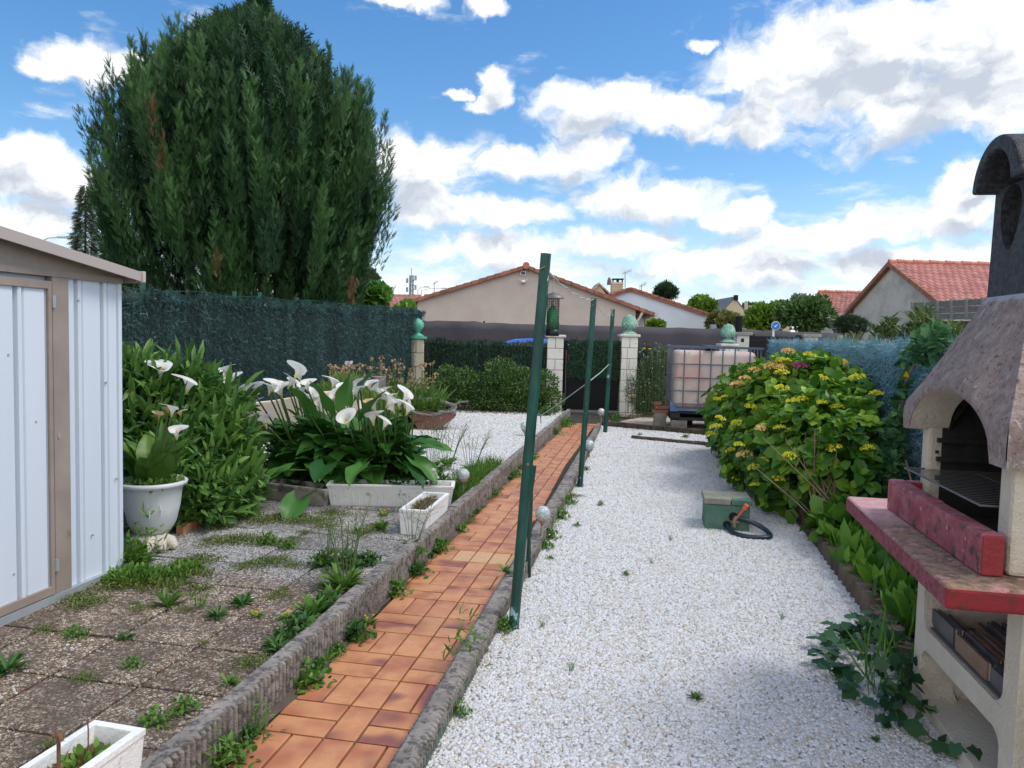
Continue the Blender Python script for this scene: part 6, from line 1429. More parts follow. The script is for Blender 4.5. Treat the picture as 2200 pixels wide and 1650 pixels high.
mb=MB(); mb.tube([(0,0,.02),(0,.003,.06),(0,.006,.092)],[.005,.006,.004],8); tmp=mb.build('spadix',m_spadix,local=True); SPX=tmp.data; bpy.data.objects.remove(tmp)
fl_px=lambda X,Y:(250+X/2.539,600+Y/2.539)
big=[(455,555),(600,485),(555,545),(640,540),(550,580),(600,605),(720,597),(830,582),(885,570),(935,545),(970,495),(1005,515),(1020,590),(1045,558),(1180,552),(1310,592),(1385,562),(1440,582),(1490,637),(1560,625),(1520,682),(1420,682),(1265,755),(820,757),(700,755),(760,677),(1110,662),(1015,640),(1405,745),(1455,765),(500,560),(575,520),(760,590),(855,560),(905,600),(960,560),(1060,610),(1210,620),(1330,560),(1345,620),(1460,600),(1540,660),(1470,650),(1580,690),(690,700),(735,650),(1240,600)]
wilt=[(1120,607),(1372,645),(1170,672)]
tc=T('calla_lily','large clump of white calla lilies with broad dark leaves behind troughs','plant',(-2.35,5.75,.1),'calla lily clumps')
r=random.Random(11); stems=MB()
for k,(X,Y) in enumerate(big+wilt+[(1618,672)]):
    D=r.uniform(5.55,6.1) if Y<720 else 5.45; p=dp(*fl_px(X,Y),D); bud=(k==len(big)+len(wilt)); w_=k>=len(big) and not bud
    az_=r.choice([-1.9,-1.4,1.3,1.7,2.3,-2.3,.6,-.6])+r.uniform(-.3,.3)+YAW; lean=r.uniform(.05,.55)
    q=p-Vector((0,0,.075)); add_flower(tc,q,lean if not bud else .5,az_,kind='bud' if bud else r.randrange(4),scale=r.uniform(.70,.95)*(.6 if w_ else 1),white=not w_)
    b_=Vector((-2.35+(p[0]+2.35)*.75+r.uniform(-.08,.08),5.8+r.uniform(-.2,.2),.12)); stems.tube([b_,b_.lerp(q,.6)+Vector(((q[0]-b_[0])*.1,0,.03)),q+Vector((0,0,.012))],[.008,.007,.0065],6)
stems.build('flower_stalks',m_stem,tc)
tips=[];bases=[];dirs=[];sz=[]
def leafball(cx,cy,rx,ry,z0,z1,n,s0,s1,g,up=0.25):
    for i in range(n):
        a=g.uniform(0,6.283); f=g.random()**.5; z=z0+(z1-z0)*g.random()**.8; k=.55+.45*f
        o_=Vector((math.cos(a),math.sin(a),0)); x=cx+rx*k*math.cos(a)*(.75+.25*(1-(z-z0)/(z1-z0))); y=cy+ry*k*math.sin(a)
        up_=(z-z0)/(z1-z0)*1.2+up-.5*(1-(z-z0)/(z1-z0))
        d=(o_*1.0+Vector((g.uniform(-.3,.3),g.uniform(-.3,.3),up_+g.uniform(-.25,.25)))).normalized()
        tips.append((x-d[0]*.08,y-d[1]*.08,z)); bases.append((cx+(x-cx)*.35,cy+(y-cy)*.35,.11)); dirs.append(tuple(d)); sz.append(g.uniform(s0,s1))
g=random.Random(5)
leafball(-2.40,5.70,.56,.34,.26,.60,150,.17,.27,g,.1); leafball(-2.15,5.66,.36,.30,.20,.52,70,.16,.25,g,.05); leafball(-2.80,5.65,.26,.26,.26,.54,50,.16,.24,g,.1)
for (px,py,D,dd) in((640,1075,5.15,(.1,-.9,-.35)),(870,1000,5.4,(.8,-.4,-.4)),(890,990,5.5,(.9,-.2,-.5)),(620,1010,5.3,(-.6,-.6,-.2)),(700,1000,5.35,(.1,-.9,-.1)),(780,1000,5.35,(-.1,-.9,-.2)),(890,955,5.6,(.95,-.1,.15)),(905,960,5.7,(1,0,.1)),(745,870,5.5,(.05,-.3,1)),(700,880,5.5,(-.2,-.3,1)),(790,890,5.5,(.5,-.3,.9)),(660,885,5.5,(-.3,-.3,.9)),(770,850,5.9,(.4,0,1))):
    p=dp(px,py,D); tips.append(tuple(p)); bases.append((p[0]*.6-2.3*.4,5.7,.11)); dirs.append(tuple(Vector(dd).normalized())); sz.append(.25)
for i in range(115):
    x=g.uniform(-2.98,-1.72); z=g.uniform(.17,.62); y=5.30+.35*((x+2.35)/.65)**2+.25*max(0,z-.35)+g.uniform(-.03,.12); tips.append((x,y,z)); bases.append((-2.35+(x+2.35)*.6,5.7,.11)); dirs.append(tuple(Vector(((x+2.35)*.7+g.uniform(-.5,.5),-.55+g.uniform(-.3,.2),g.uniform(-.35,.75))).normalized())); sz.append(g.uniform(.14,.23))
o=list(zip(bases,tips,dirs,sz)); g.shuffle(o); bases,tips,dirs,sz=zip(*o)
calla_leaves(tc,bases,tips,dirs,sz,lf_c)
foliage('undergrowth',[((-2.3,5.75,.16),(.75,.35,.16))],1600,.07,NARROW,lf_d,tc,up=.5)
# potted calla
tpc=T('potted_lily','small yellowing calla lily growing in the big white pot','plant',pc+Vector((0,0,.35)),'calla lily clumps')
tips,bases,dirs,sz=[],[],[],[]; g=random.Random(8)
for i in range(26):
    a=g.uniform(0,6.283); f=g.random(); z=.50+.14*g.random(); d=Vector((math.cos(a)*(.35+.3*f),math.sin(a)*(.35+.3*f),.9)).normalized(); x,y=pc[0]+math.cos(a)*.13*f,pc[1]+math.sin(a)*.13*f
    tips.append((x,y,z)); bases.append((pc[0]+(x-pc[0])*.6,pc[1]+(y-pc[1])*.6,.44)); dirs.append(tuple(d)); sz.append(g.uniform(.13,.20))
calla_leaves(tpc,bases,tips,dirs,sz,lf_y)
foliage('low_leaves',[((pc[0],pc[1],.47),(.17,.17,.04))],420,.035,OVAL,lf_w,tpc)
stems=MB()
for k,(X,Y,w_) in enumerate([(330,828,1),(230,718,0),(300,705,1),(280,690,0),(352,708,0)]):
    p=dp(*fl_px(X,Y),4.15+.03*k); q=p-Vector((0,0,.05)); add_flower(tpc,q,.1,k*1.3,kind=k%4,scale=.62 if w_ else .38,white=bool(w_)); b_=Vector((pc[0]+.02*k-.04,pc[1],.44)); stems.tube([b_,b_.lerp(q,.6),q+Vector((0,0,.01))],.005,6)
stems.build('flower_stalks',m_stem,tpc)
# leafy shrub behind shed corner, with three lilies in it
ts_=T('leafy_shrub','tall mass of jagged green leaves between the shed and lilies','shrub',(-3.5,5.3,.1))
bl=[]
for px,py,D,r_ in((290,830,5.0,.17),(330,870,5.1,.24),(400,850,5.3,.22),(470,880,5.5,.22),(300,930,4.9,.22),(380,960,5.0,.28),(460,960,5.2,.28),(500,950,5.6,.18),(420,1040,4.9,.26),(490,1040,5.1,.24),(340,1020,4.7,.22),(500,1030,5.4,.18),(290,800,5.1,.12),(440,1080,4.8,.2)):
    p=dp(px,py,D); bl.append((tuple(p),(r_,r_,r_*1.05)))
foliage('foliage',bl,6600,.10,([(x*.62,y,z) for x,y,z in OVAL[0]],OVAL[1]),lf_s,ts_,up=.35,shell=.3,jit=1.1,zmin=.12); foliage('long_leaves',bl,900,.20,NARROW,lf_s,ts_,up=.9,shell=.5,jit=.5,zmin=.12)
mb=MB()
for k in range(60): p=Vector(bl[k%len(bl)][0])+Vector((g.uniform(-.1,.1),g.uniform(-.1,.1),0)); mb.tube([(p[0]+g.uniform(-.1,.1),p[1],.1),(p[0],p[1],p[2]*.5),(p[0]+g.uniform(-.05,.05),p[1],p[2]+.08)],[.008,.006,.003],5)
mb.build('stems',m_stem,ts_)
for k,(X,Y) in enumerate([(235,500),(380,580)]): p=dp(*fl_px(X,Y),5.0); add_flower(ts_,p-Vector((0,0,.06)),.2,1+k,kind=k,scale=1.0)
# iris clump
ti_=T('iris_clump','clump of sword leaves with dried brown iris flowers near green pillar','plant',gp(800,880,.1))
P=[];d=[];n=900
for k in range(n):
    px=rng.uniform(712,925); D=rng.uniform(8.6,9.5) if px<805 else rng.uniform(10.25,11.3); y=dp(px,850,D); P.append((y[0],y[1],.1)); d.append((rng.normal()*.35+.15,rng.normal()*.3,1))
P=np.array(P); d=np.array(d); L_=rng.uniform(.40,.74,n); L_*=np.where(rng.random(n)<.25,.75,1.0)
scatter('blades',*BLADE,P,d,rdir(n)*1.0+np.array([0,-.3,.2]),L_,lf_i,ti_,wid=1.3)
P2=[];r2=random.Random(4); mb=MB()
for k in range(150):
    px=r2.uniform(705,935); py=r2.triangular(765,855,812) if px>760 else r2.uniform(785,815); D=r2.uniform(8.8,9.6) if px<805 else r2.uniform(10.2,11.2); p=dp(px,py,D); P2.append(p); mb.tube([(p[0]+r2.uniform(-.05,.05),p[1],.15),(p[0],p[1],p[2]*.6+.1),p],.0035,4,cap=False)
mb.build('flower_stalks',m_stem,ti_)
Q=np.repeat(np.array(P2),9,0)+rng.normal(size=(1350,3))*.017; o=scatter('dried_flowers',*OVAL,Q,rdir(1350,.2),rdir(1350),rng.uniform(.02,.042,1350),m_drb,ti_,wid=1.5); o['kind']='stuff'
p=dp(748,783,9.3); o=scatter('white_bloom',*WIDE,np.repeat([tuple(p)],8,0)+rng.normal(size=(8,3))*.012,rdir(8,.5),rdir(8),.06,M('pale_bloom',(.70,.72,.80),rough=.6,trans=.3),ti_)
# fresh weeds between lilies and iris
tw=T('tall_weeds','pale green tall weeds growing between white lilies and iris clump','weeds',gp(760,930,.1))
foliage('foliage',[(tuple(dp(745,850,7.4)),(.22,.25,.22)),(tuple(dp(800,880,7.3)),(.28,.25,.2)),(tuple(dp(700,850,7.2)),(.12,.12,.12))],2600,.06,NARROW,leafmat('fresh_weed',(.10,.20,.04),(.24,.38,.08),sc=4,trans=.35),tw,up=.9,shell=.1)
# evergreen bush
bl=[]
for px,py,rw,rh in((965,850,45,38),(1000,815,30,25),(960,810,26,25),(1040,845,60,40),(1075,800,36,33),(1110,820,50,34),(1140,850,50,36),(1170,830,30,36),(1185,860,26,28),(1080,860,90,26)):
    p=dp(px,py,12.75); s=12.75/F; bl.append((tuple(p),(rw*s,.34,rh*s)))
te=T('evergreen_bush','wide low evergreen bush before the low green hedge','bush',gp(1070,885,.1)); foliage('foliage',bl,15000,.042,OVAL,lf_b,te,up=.5,shell=.45,jit=.8,zmin=.11)
mb=MB()
for k in range(14): p=Vector(bl[k%10][0]); mb.tube([(p[0],p[1],.1),(p[0]+.02,p[1],p[2]*.6),p],.012,6)
mb.build('stems',m_bark,te)
# weedy shrub right of the gate pillar
bl=[]
for px,py,rw,rh in((1400,800,30,40),(1415,770,26,26),(1385,850,30,36),(1420,850,28,40),(1360,840,16,34),(1400,880,40,18)):
    p=dp(px,py,13.25); s=13.25/F; bl.append((tuple(p),(rw*s,.25,rh*s)))
ty_=T('weedy_shrub','straggly grey green shrub with tiny flowers right of gate pillar','shrub',gp(1400,893,0)); foliage('foliage',bl,5200,.055,NARROW,leafmat('straggly_leaf',(.05,.09,.04),(.15,.20,.09),sc=3),ty_,up=.5,shell=.2,jit=1.0,zmin=.02)
n=170; px=rng.uniform(1335,1440,n); py=rng.uniform(735,880,n); Q=np.array([tuple(dp(a,b_,13.0)) for a,b_ in zip(px,py)]); o=scatter('seed_heads',*OVAL,Q,rdir(n),rdir(n),rng.uniform(.018,.035,n),leafmat('pale_seed',(.35,.36,.27),(.55,.55,.45)),ty_); o['kind']='stuff'
mb=MB()
for k in range(40): p=Vector(Q[k]); mb.tube([(p[0]+rng.normal()*.06,p[1]+.1,.02),p],.004,4,cap=False)
mb.build('stems',m_stem,ty_)
mb=MB()
for(a,b_) in((1384,749),(1396,750),(1362,798),(1352,850),(1360,849)): p=dp(a,b_,12.95); mb.lathe([(.001,-.01),(.028,0),(.02,.012),(.001,.014)],p,10)
mb.build('yellow_flowers',m_yel,ty_)
# hydrangea
th_=T('hydrangea','large hydrangea bush with yellow green budding heads beside blue fence','shrub',(1.4,7.4,.0))
HB=[((1.42,6.35,.48),(.60,.80,.56)),((1.38,7.5,.60),(.66,.85,.68)),((1.28,8.7,.55),(.60,.8,.58)),((1.5,8.2,.85),(.42,.7,.42)),((1.75,6.3,.62),(.25,.6,.42)),((1.2,9.3,.4),(.48,.55,.42)),((1.05,6.9,.35),(.34,.6,.33)),((1.62,7.2,.9),(.36,.6,.30))]
P,N=blobpts(HB,2100,.93); ok=np.ones(len(P),bool)
for c_,r_ in HB:
    q=((P-np.array(c_))/np.array(r_)); ok&=(np.linalg.norm(q,axis=1)>.90)
cyw,syw=math.cos(YAW),math.sin(YAW); inpl=lambda P:(P[:,0]*cyw+P[:,1]*syw)/(P[:,1]*cyw-P[:,0]*syw)<.487
ok&=(P[:,2]>.1)&(P[:,2]<1.30)&(P[:,0]<1.98)&inpl(P); P,N=P[ok],N[ok]; P+=N*rng.uniform(-.12,.05,len(P))[:,None]
nr=len(P); k=8; A=nrm(N+np.array([0,0,.75])); Q=np.repeat(P,k,0); AA=np.repeat(A,k,0)
tn=rdir(nr*k); tn=nrm(tn-AA*np.sum(tn*AA,1,keepdims=True)); inner=np.tile(np.arange(k)<3,nr); mixf=np.where(inner,1.0,.25)[:,None]
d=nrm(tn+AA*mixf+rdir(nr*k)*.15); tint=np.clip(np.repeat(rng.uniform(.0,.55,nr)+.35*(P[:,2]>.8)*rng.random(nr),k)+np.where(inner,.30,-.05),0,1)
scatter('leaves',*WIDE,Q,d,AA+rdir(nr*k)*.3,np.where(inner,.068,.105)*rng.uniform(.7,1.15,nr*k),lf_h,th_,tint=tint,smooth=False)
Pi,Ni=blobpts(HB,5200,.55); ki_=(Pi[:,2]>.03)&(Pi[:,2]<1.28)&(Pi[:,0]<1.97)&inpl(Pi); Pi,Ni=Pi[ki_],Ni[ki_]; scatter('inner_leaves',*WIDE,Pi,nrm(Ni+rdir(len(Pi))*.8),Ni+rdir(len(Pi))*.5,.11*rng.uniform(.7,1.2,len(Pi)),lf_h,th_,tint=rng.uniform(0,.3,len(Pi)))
# flower heads
m_hf=leafmat('hydrangea_bud',(.55,.60,.03),(.82,.74,.08),sc=50,trans=.25,rough=.7); m_hp=leafmat('hydrangea_pink',(.75,.42,.26),(.80,.66,.14),sc=50,trans=.25,rough=.7); m_hm=leafmat('hydrangea_magenta',(.42,.05,.22),(.55,.14,.32),sc=50,trans=.25,rough=.7)
def headmesh(m):
    n=90; a=rdir(n,.5); a[:,2]=np.abs(a[:,2])*.5; V=a*np.array([.052,.052,.055])
    o=scatter('flower_head',*WIDE,V,nrm(a+rdir(n)*.7),a,.022,m,None,local=True); return o
HM=[headmesh(m_hf),headmesh(m_hp),headmesh(m_hm)]
hs_=[(1693,757,1),(1740,765,0),(1683,778,0),(1653,788,1),(1676,792,1),(1717,788,2),(1802,781,1),(1765,813,0),(1842,812,0),(1620,797,1),(1600,815,1),(1583,828,1),(1556,853,0),(1540,858,0),(1613,874,0),(1883,848,0),(1675,920,0),(1635,921,1),(1538,918,0),(1528,934,0),(1588,957,0),(1570,968,0),(1600,979,1),(1697,980,0),(1793,964,0),(1863,965,0),(1672,1030,0),(1625,1043,0),(1580,1030,0),(1703,863,0),(1620,1005,0),(1548,900,0),(1582,909,0),(1725,858,0),(1680,835,0),(1680,803,0),(1640,990,0),(1763,868,0),(1797,876,0)]
Pn=P; 
for k_,(px,py,ty2) in enumerate(hs_):
    dd=ray(px,py).normalized(); dn=np.array(dd); rel=Pn-np.array([0,0,H]); tt_=rel@dn; dist=np.linalg.norm(rel-tt_[:,None]*dn,axis=1)/tt_; j=np.where(dist<dist.min()+.012)[0]; j=j[np.argmin(tt_[j])]; pos=Vector((0,0,H))+dd*(tt_[j]-.05)
    src=HM[ty2]; o=src.copy(); C.objects.link(o); o.parent=th_; o.location=pos-wloc(th_); o.rotation_euler=(rng.uniform(-.3,.3),rng.uniform(-.3,.3),rng.uniform(0,6)); o.scale=(rng.uniform(.6,1.05)*(1.15 if py<830 or ty2 else .85),)*3
for s in HM: bpy.data.objects.remove(s)
mb=MB(); g=random.Random(2)
for i in range(20):
    bx_=Vector((1.40+g.uniform(-.16,.16),5.62+g.uniform(-.1,.15),.0)); tx=dp(1745+g.gauss(0,55),g.uniform(900,1060),5.35+g.uniform(-.1,.25)); m_=bx_.lerp(tx,.5)+Vector((g.uniform(-.04,.04),-.03,0)); mb.tube([bx_,m_,tx],[.006,.005,.0025],5)
    if g.random()<.7: q=m_.lerp(tx,.4); mb.tube([q,q+Vector((g.uniform(-.06,.06),0,.10))],[.003,.0015],4)
for i in range(30): c_=HB[i%len(HB)][0]; mb.tube([(c_[0]+g.uniform(-.1,.1),c_[1]+g.uniform(-.2,.2),0),(c_[0]+g.uniform(-.3,.3),c_[1]+g.uniform(-.4,.4),c_[2]+.15)],.007,5)
mb.build('bare_stems',m_twig,th_)
# lily of the valley bed
tv=T('leafy_border','dense bright green broad leaves under the barbecue table edge','plant',(1.5,4.2,.03))
n=640; x=rng.uniform(1.22,1.95,n); y=rng.uniform(3.16,5.35,n); P=np.stack([x,y,np.full(n,.03)],1); k_=~((x>1.0)&(y<3.2)); P=P[k_]; n=len(P); P=np.repeat(P,2,0)+rng.normal(size=(2*n,3))*np.array([.03,.03,0]); n*=2
d=rng.normal(size=(n,3))*.38+np.array([-.25,-.1,1]); nh=rdir(n)+np.array([-.6,-.5,.4])
P[:,2]+=rng.uniform(.02,.12,n); scatter('leaves',*([(x_*.72,y_,z_) for x_,y_,z_ in OVAL[0]],OVAL[1]),P,d,nh,rng.uniform(.10,.19,n),lf_v,tv)
foliage('low_leaves',[((1.6,4.3,.05),(.42,1.2,.12))],1500,.07,OVAL,lf_d,tv)
# hosta-like leaves at the foot of the hydrangea
foliage('edge_leaves',[((1.42,5.35,.12),(.25,.25,.14))],160,.15,WIDE,lf_v,tv,up=.2)
# trailing ivy on the gravel
tiv=T('ivy_vine','dark green ivy vine trailing over white pebbles before the barbecue','vine',gp(1790,1440,0))
pth=[gp(x,y,.02) for x,y in((1880,1345),(1830,1362),(1800,1385),(1778,1425),(1795,1465),(1830,1490),(1880,1512),(1925,1540),(1975,1572),(2030,1608),(2100,1650))]; sp2=smooth(pth,5); mb=MB(); mb.tube([p+Vector((0,0,.012+.008*math.sin(i))) for i,p in enumerate(sp2)],.0028,5)
pt2=smooth([gp(1930,1480,.02),gp(1925,1530,.05),gp(1960,1580,.02),gp(2080,1640,.02)],5); mb.tube(pt2,.0025,5); mb.build('stems',m_stem,tiv)
Q=[];
for p in sp2[:20]: Q+= [tuple(p+Vector((rng.normal()*.035,rng.normal()*.035,rng.uniform(.02,.07)))) for _ in range(3)]
for p in sp2[20:]+pt2: 
    if rng.random()<.55: Q.append(tuple(p+Vector((rng.normal()*.03,rng.normal()*.03,rng.uniform(.02,.05)))))
Q=np.array(Q); n=len(Q); d=rng.normal(size=(n,3))*np.array([1,1,.3])+np.array([-.3,-.2,-.1]); scatter('leaves',*STAR,Q,d,rdir(n)*.35+np.array([0,-.2,1]),rng.uniform(.045,.075,n),lf_iv,tiv)
tg_=T('ivy_clump','ivy and long grass tangle at the barbecue foot','vine',gp(1930,1440,0))
bl=[(tuple(gp(1900,1400,.06)),(.12,.14,.08)),(tuple(gp(1945,1470,.08)),(.09,.12,.10)),(tuple(gp(1950,1530,.03)),(.07,.1,.08)),(tuple(gp(1870,1370,.04)),(.12,.10,.06))]
foliage('foliage',bl,210,.052,STAR,lf_iv,tg_,up=.2,shell=.2); n=60; P=np.array([tuple(gp(rng.uniform(1860,1960),rng.uniform(1370,1500),0)) for _ in range(n)]); scatter('grass_blades',*BLADE,P,rng.normal(size=(n,3))*.4+np.array([0,0,1]),rdir(n),rng.uniform(.15,.3,n),lf_v,tg_,wid=.5)
# ivy on the blue fence and oleanders beyond
tk=T('climbing_ivy','pale green ivy climbing over the blue fence beside the barbecue','vine',(1.95,5.2,.1))
bl=[]
for px,py,D,r_ in((1985,745,5.2,.10),(2010,735,5.0,.10),(1950,770,5.5,.06),(1945,820,5.5,.05),(1935,870,5.5,.06),(1925,910,5.5,.08),(1915,960,5.4,.10),(1905,1010,5.3,.12),(1890,1040,5.3,.12)): p=dp(px,py,D); bl.append(((min(p[0],1.95),p[1],p[2]),(r_*.6,r_,r_*1.1)))
foliage('foliage',bl,900,.065,STAR,leafmat('pale_ivy',(.04,.13,.05),(.14,.30,.12),sc=3),tk,up=.3,shell=.2); mb=MB(); mb.tube([(1.9,5.35,0),tuple(Vector(bl[5][0])),tuple(Vector(bl[3][0])),tuple(Vector(bl[0][0]))],.008,6); mb.build('stem',m_twig,tk)
mb=MB(); p=dp(1948,797,5.35); mb.prism([p,p+Vector((.02,0,-.045)),p+Vector((-.02,0,-.04))],HD*.003); mb.build('yellow_leaf',m_yel,tk)
def oleander(label,px,pyt,pyb,D,w_,n,seed):
    g=np.random.default_rng(seed); t_=T('oleander',label,'shrub',(*dp(px,pyb,D).xy,0),'oleanders behind the blue fence'); s=D/F; mb=MB(); Q=[];dd=[]
    for i in range(n):
        x=px+g.normal()*w_*.45; top=pyt+abs(g.normal())*22+abs(x-px)*.5; p=dp(x,top,D+g.normal()*.2); b_=Vector((*dp(px+(x-px)*.3,pyb,D).xy,.4)); mb.tube([b_,b_.lerp(p,.6),p],[.012,.009,.004],5)
        a=np.array(p-b_); a/=np.linalg.norm(a)
        for j in range(26):
            f=1-.35*g.random()**1.5; q=np.array(b_)+np.array(p-b_)*f; Q.append(q); dr=g.normal(size=3); dr-=a*(dr@a); dr/=np.linalg.norm(dr); dd.append(dr*.75+a*g.uniform(.4,1.1))
    mb.build('stems',m_twig,t_); Q=np.array(Q); dd=np.array(dd); scatter('leaves',*NARROW,Q,dd,rdir(len(Q))*.5+np.array([0,0,1]),g.uniform(.08,.15,len(Q)),lf_o,t_,wid=1.1); return t_
oleander('oleander with upright narrow leaves left of the concrete fence',1910,690,760,7.6,32,26,1); oleander('tallest oleander before the grey concrete plank fence',1985,664,760,7.2,34,34,2); oleander('low oleander tufts above the blue fence below clipped pine',1835,722,770,8.5,42,26,3); oleander('oleander branches partly hidden by the mauve barbecue hood',2050,700,760,6.8,30,22,4)
# ================================================================ BIG JUNIPER
JD=13.0; jb=dp(590,650,JD); jc=dp(520,350,JD); jz0=dp(520,650,JD)[2]
tj=T('juniper_tree','huge dark green upright juniper behind the tall teal fence','conifer',(jb[0],jb[1],0))
# silhouette rows: (y, left, right) in photograph pixels, turned into metres at the tree's distance
rows=[(20,550,560),(45,545,573),(60,455,615),(100,375,700),(150,318,756),(200,238,800),(250,215,815),(300,215,828),(350,200,835),(400,208,838),(450,215,828),(500,232,822),(550,292,800),(600,385,775),(650,452,742)]
zs=[dp(520,y,JD)[2] for y,_,_ in rows]; ccs=[dp((l+r_)/2,y,JD) for y,l,r_ in rows]; hw=[max(.03,((r_-l)/2/F*JD-.16)*(.97+.05*math.sin(i*2.2))) for i,(_,l,r_) in enumerate(rows)]
zi=np.array(zs)[::-1]; hwi=np.array(hw)[::-1]; cxi=np.array([c_[0] for c_ in ccs])[::-1]; cyi=np.array([c_[1] for c_ in ccs])[::-1]
lean_=np.array([cxi,cyi])
g=np.random.default_rng(21); Q=[];dd=[];sz=[];tn=[]
root=np.array([jb[0],jb[1],jz0-.9])
def plume(tip,length,width,n,tv):
    ax_=tip-root; ax_=ax_/np.linalg.norm(ax_); ax_=nrm(ax_*.55+np.array([0,0,.85]))
    f=g.random(n)**.8; p=tip[None]-ax_[None]*(f*length)[:,None]; rad=width*np.sin(np.clip(f*1.15+.03,0,1)*math.pi*.62)
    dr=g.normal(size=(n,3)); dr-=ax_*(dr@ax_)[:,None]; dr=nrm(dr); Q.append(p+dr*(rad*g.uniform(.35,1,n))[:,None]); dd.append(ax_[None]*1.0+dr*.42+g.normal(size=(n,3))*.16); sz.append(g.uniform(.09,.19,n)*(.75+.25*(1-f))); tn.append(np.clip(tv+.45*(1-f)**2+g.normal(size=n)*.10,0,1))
for i in range(215):
    # each limb carries a flame of plumes; dark gaps stay between the limbs
    z=zi[0]+.1+(zi[-1]-zi[0]-.1)*g.random()**.9; a=g.uniform(0,2*math.pi); R0=float(np.interp(z,zi,hwi)); c_=np.array([np.interp(z,zi,cxi),np.interp(z,zi,cyi)])
    u=np.array([math.cos(a)*math.cos(YAW)-math.sin(a)*math.sin(YAW)*.85,math.cos(a)*math.sin(YAW)+math.sin(a)*math.cos(YAW)*.85]); k=g.choice([1.04,.96,.80],p=[.45,.35,.2])*g.uniform(.95,1.05)
    tip=np.array([*(c_+u*R0*k),z+g.uniform(-.1,.15)]); tv=g.uniform(-.08,.42)
    plume(tip+np.array([0,0,.14]),g.uniform(.9,1.3),g.uniform(.05,.08),130,tv+.12)
    for j in range(5):
        q=tip+np.array([g.normal()*.11,g.normal()*.11,-abs(g.normal())*.28-.05]); q[:2]-=u*g.uniform(0,.12); plume(q,g.uniform(.7,1.2),g.uniform(.07,.12),85,tv+g.uniform(-.08,.08))
for (px,py) in((552,8),(548,30),(565,40),(520,70),(430,45),(410,60),(385,85),(445,70),(480,50),(600,80),(640,60),(625,95),(700,120),(735,150),(775,200),(800,240),(300,140),(275,170),(240,190),(225,215),(360,100),(830,245),(845,330),(838,300),(195,270),(190,300),(185,330),(195,370),(842,390),(665,105),(500,30),(470,35),(585,30),(320,150),(780,180),(680,100)):
    p=np.array(dp(px,py,JD+g.uniform(-.6,.6))); plume(p,g.uniform(1.0,1.6),g.uniform(.07,.12),150,g.uniform(.1,.4))
Q=np.concatenate(Q);dd=np.concatenate(dd);sz=np.concatenate(sz);tn=np.concatenate(tn); ok=Q[:,2]>1.25; Q,dd,sz,tn=Q[ok],dd[ok],sz[ok],tn[ok]
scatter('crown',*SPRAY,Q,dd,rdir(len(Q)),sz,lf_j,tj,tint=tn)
mb=MB(); gg=random.Random(3)
for i in range(26):
    z=gg.uniform(2.2,4.6); a=gg.uniform(0,6.28); R0=float(np.interp(z,zi,hwi))*.7; c_=Vector((float(np.interp(z,zi,cxi))+math.cos(a)*R0,float(np.interp(z,zi,cyi))+math.sin(a)*R0*.8,z)); b_=Vector((jb[0]+gg.uniform(-.2,.2),jb[1]+gg.uniform(-.2,.2),-.05)); mb.tube([b_,b_.lerp(c_,.35)+Vector((0,0,.35)),b_.lerp(c_,.7)+Vector((0,0,.3)),c_],[.075,.06,.04,.015],7)
mb.build('trunk',m_bark,tj)
n=16000; zz=zi[0]+(zi[-1]-zi[0])*g.random(n); R0=np.interp(zz,zi,hwi)*.82*np.sqrt(g.uniform(.1,1,n)); a=g.uniform(0,6.283,n)
Q=np.stack([np.interp(zz,zi,cxi)+np.cos(a)*R0,np.interp(zz,zi,cyi)+np.sin(a)*R0*.85,zz],1); Q=Q[(g.random(n)<np.interp(Q[:,2],[1.4,2.0,3.2],[.12,.3,1.0]))]; n=len(Q)
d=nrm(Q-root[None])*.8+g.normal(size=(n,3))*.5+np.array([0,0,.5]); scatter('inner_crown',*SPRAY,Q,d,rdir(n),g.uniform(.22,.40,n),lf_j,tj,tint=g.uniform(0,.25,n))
# brown dead sprays in the juniper
Q=[];dd=[]
for px,py,s_ in((330,260,22),(345,310,18),(350,345,14),(322,240,12),(470,575,16),(755,625,8),(755,640,8),(757,600,8)):
    for k in range(26): p=dp(px+g.normal()*s_*.35,py+g.normal()*s_,JD-2.05 if px<500 else JD-2.2); Q.append(tuple(p)); dd.append((g.normal()*.3,g.normal()*.3,1 if px<700 else -1))
scatter('dead_sprays',*SPRAY,np.array(Q),np.array(dd),rdir(len(Q)),g.uniform(.08,.16,len(Q)),leafmat('dead_juniper',(.09,.055,.02),(.20,.12,.05)),tj)
# ================================================================ WEEDS
def weedkind(name,label,cat,group,maker):
    t_=T(name,label,cat,(0,0,-5),group); maker(t_); return t_
def mk_rosette(n,ln,m,w_=1.5,up=.55,fl=0):
    def f(t_):
        a=rng.uniform(0,6.283,n); d=np.stack([np.cos(a),np.sin(a),rng.uniform(.1,up*2,n)],1); P=np.stack([np.cos(a)*.008,np.sin(a)*.008,np.full(n,.002)],1)
        scatter('leaves',*NARROW,P,d,np.array([0,0,1])+rdir(n)*.2,rng.uniform(.6,1.1,n)*ln,m,t_,local=True,wid=w_)
        if fl:
            mb=MB()
            for k in range(fl): a_=k*2.4; q=(ln*.5*math.cos(a_),ln*.4*math.sin(a_),ln*.75); mb.lathe([(.001,q[2]-.004),(.011,q[2]),(.001,q[2]+.004)],(q[0],q[1],0),8); mb.tube([(0,0,0),q],.0015,4)
            mb.build('yellow_flowers',m_yel,t_,local=True)
    return f
def mk_grass(n,ln,m,w_=.5):
    def f(t_):
        P=rng.normal(size=(n,3))*np.array([.015,.015,0]); d=rng.normal(size=(n,3))*.3+np.array([0,0,1]); scatter('blades',*BLADE,P,d,rdir(n),rng.uniform(.5,1.1,n)*ln,m,t_,local=True,wid=w_)
    return f
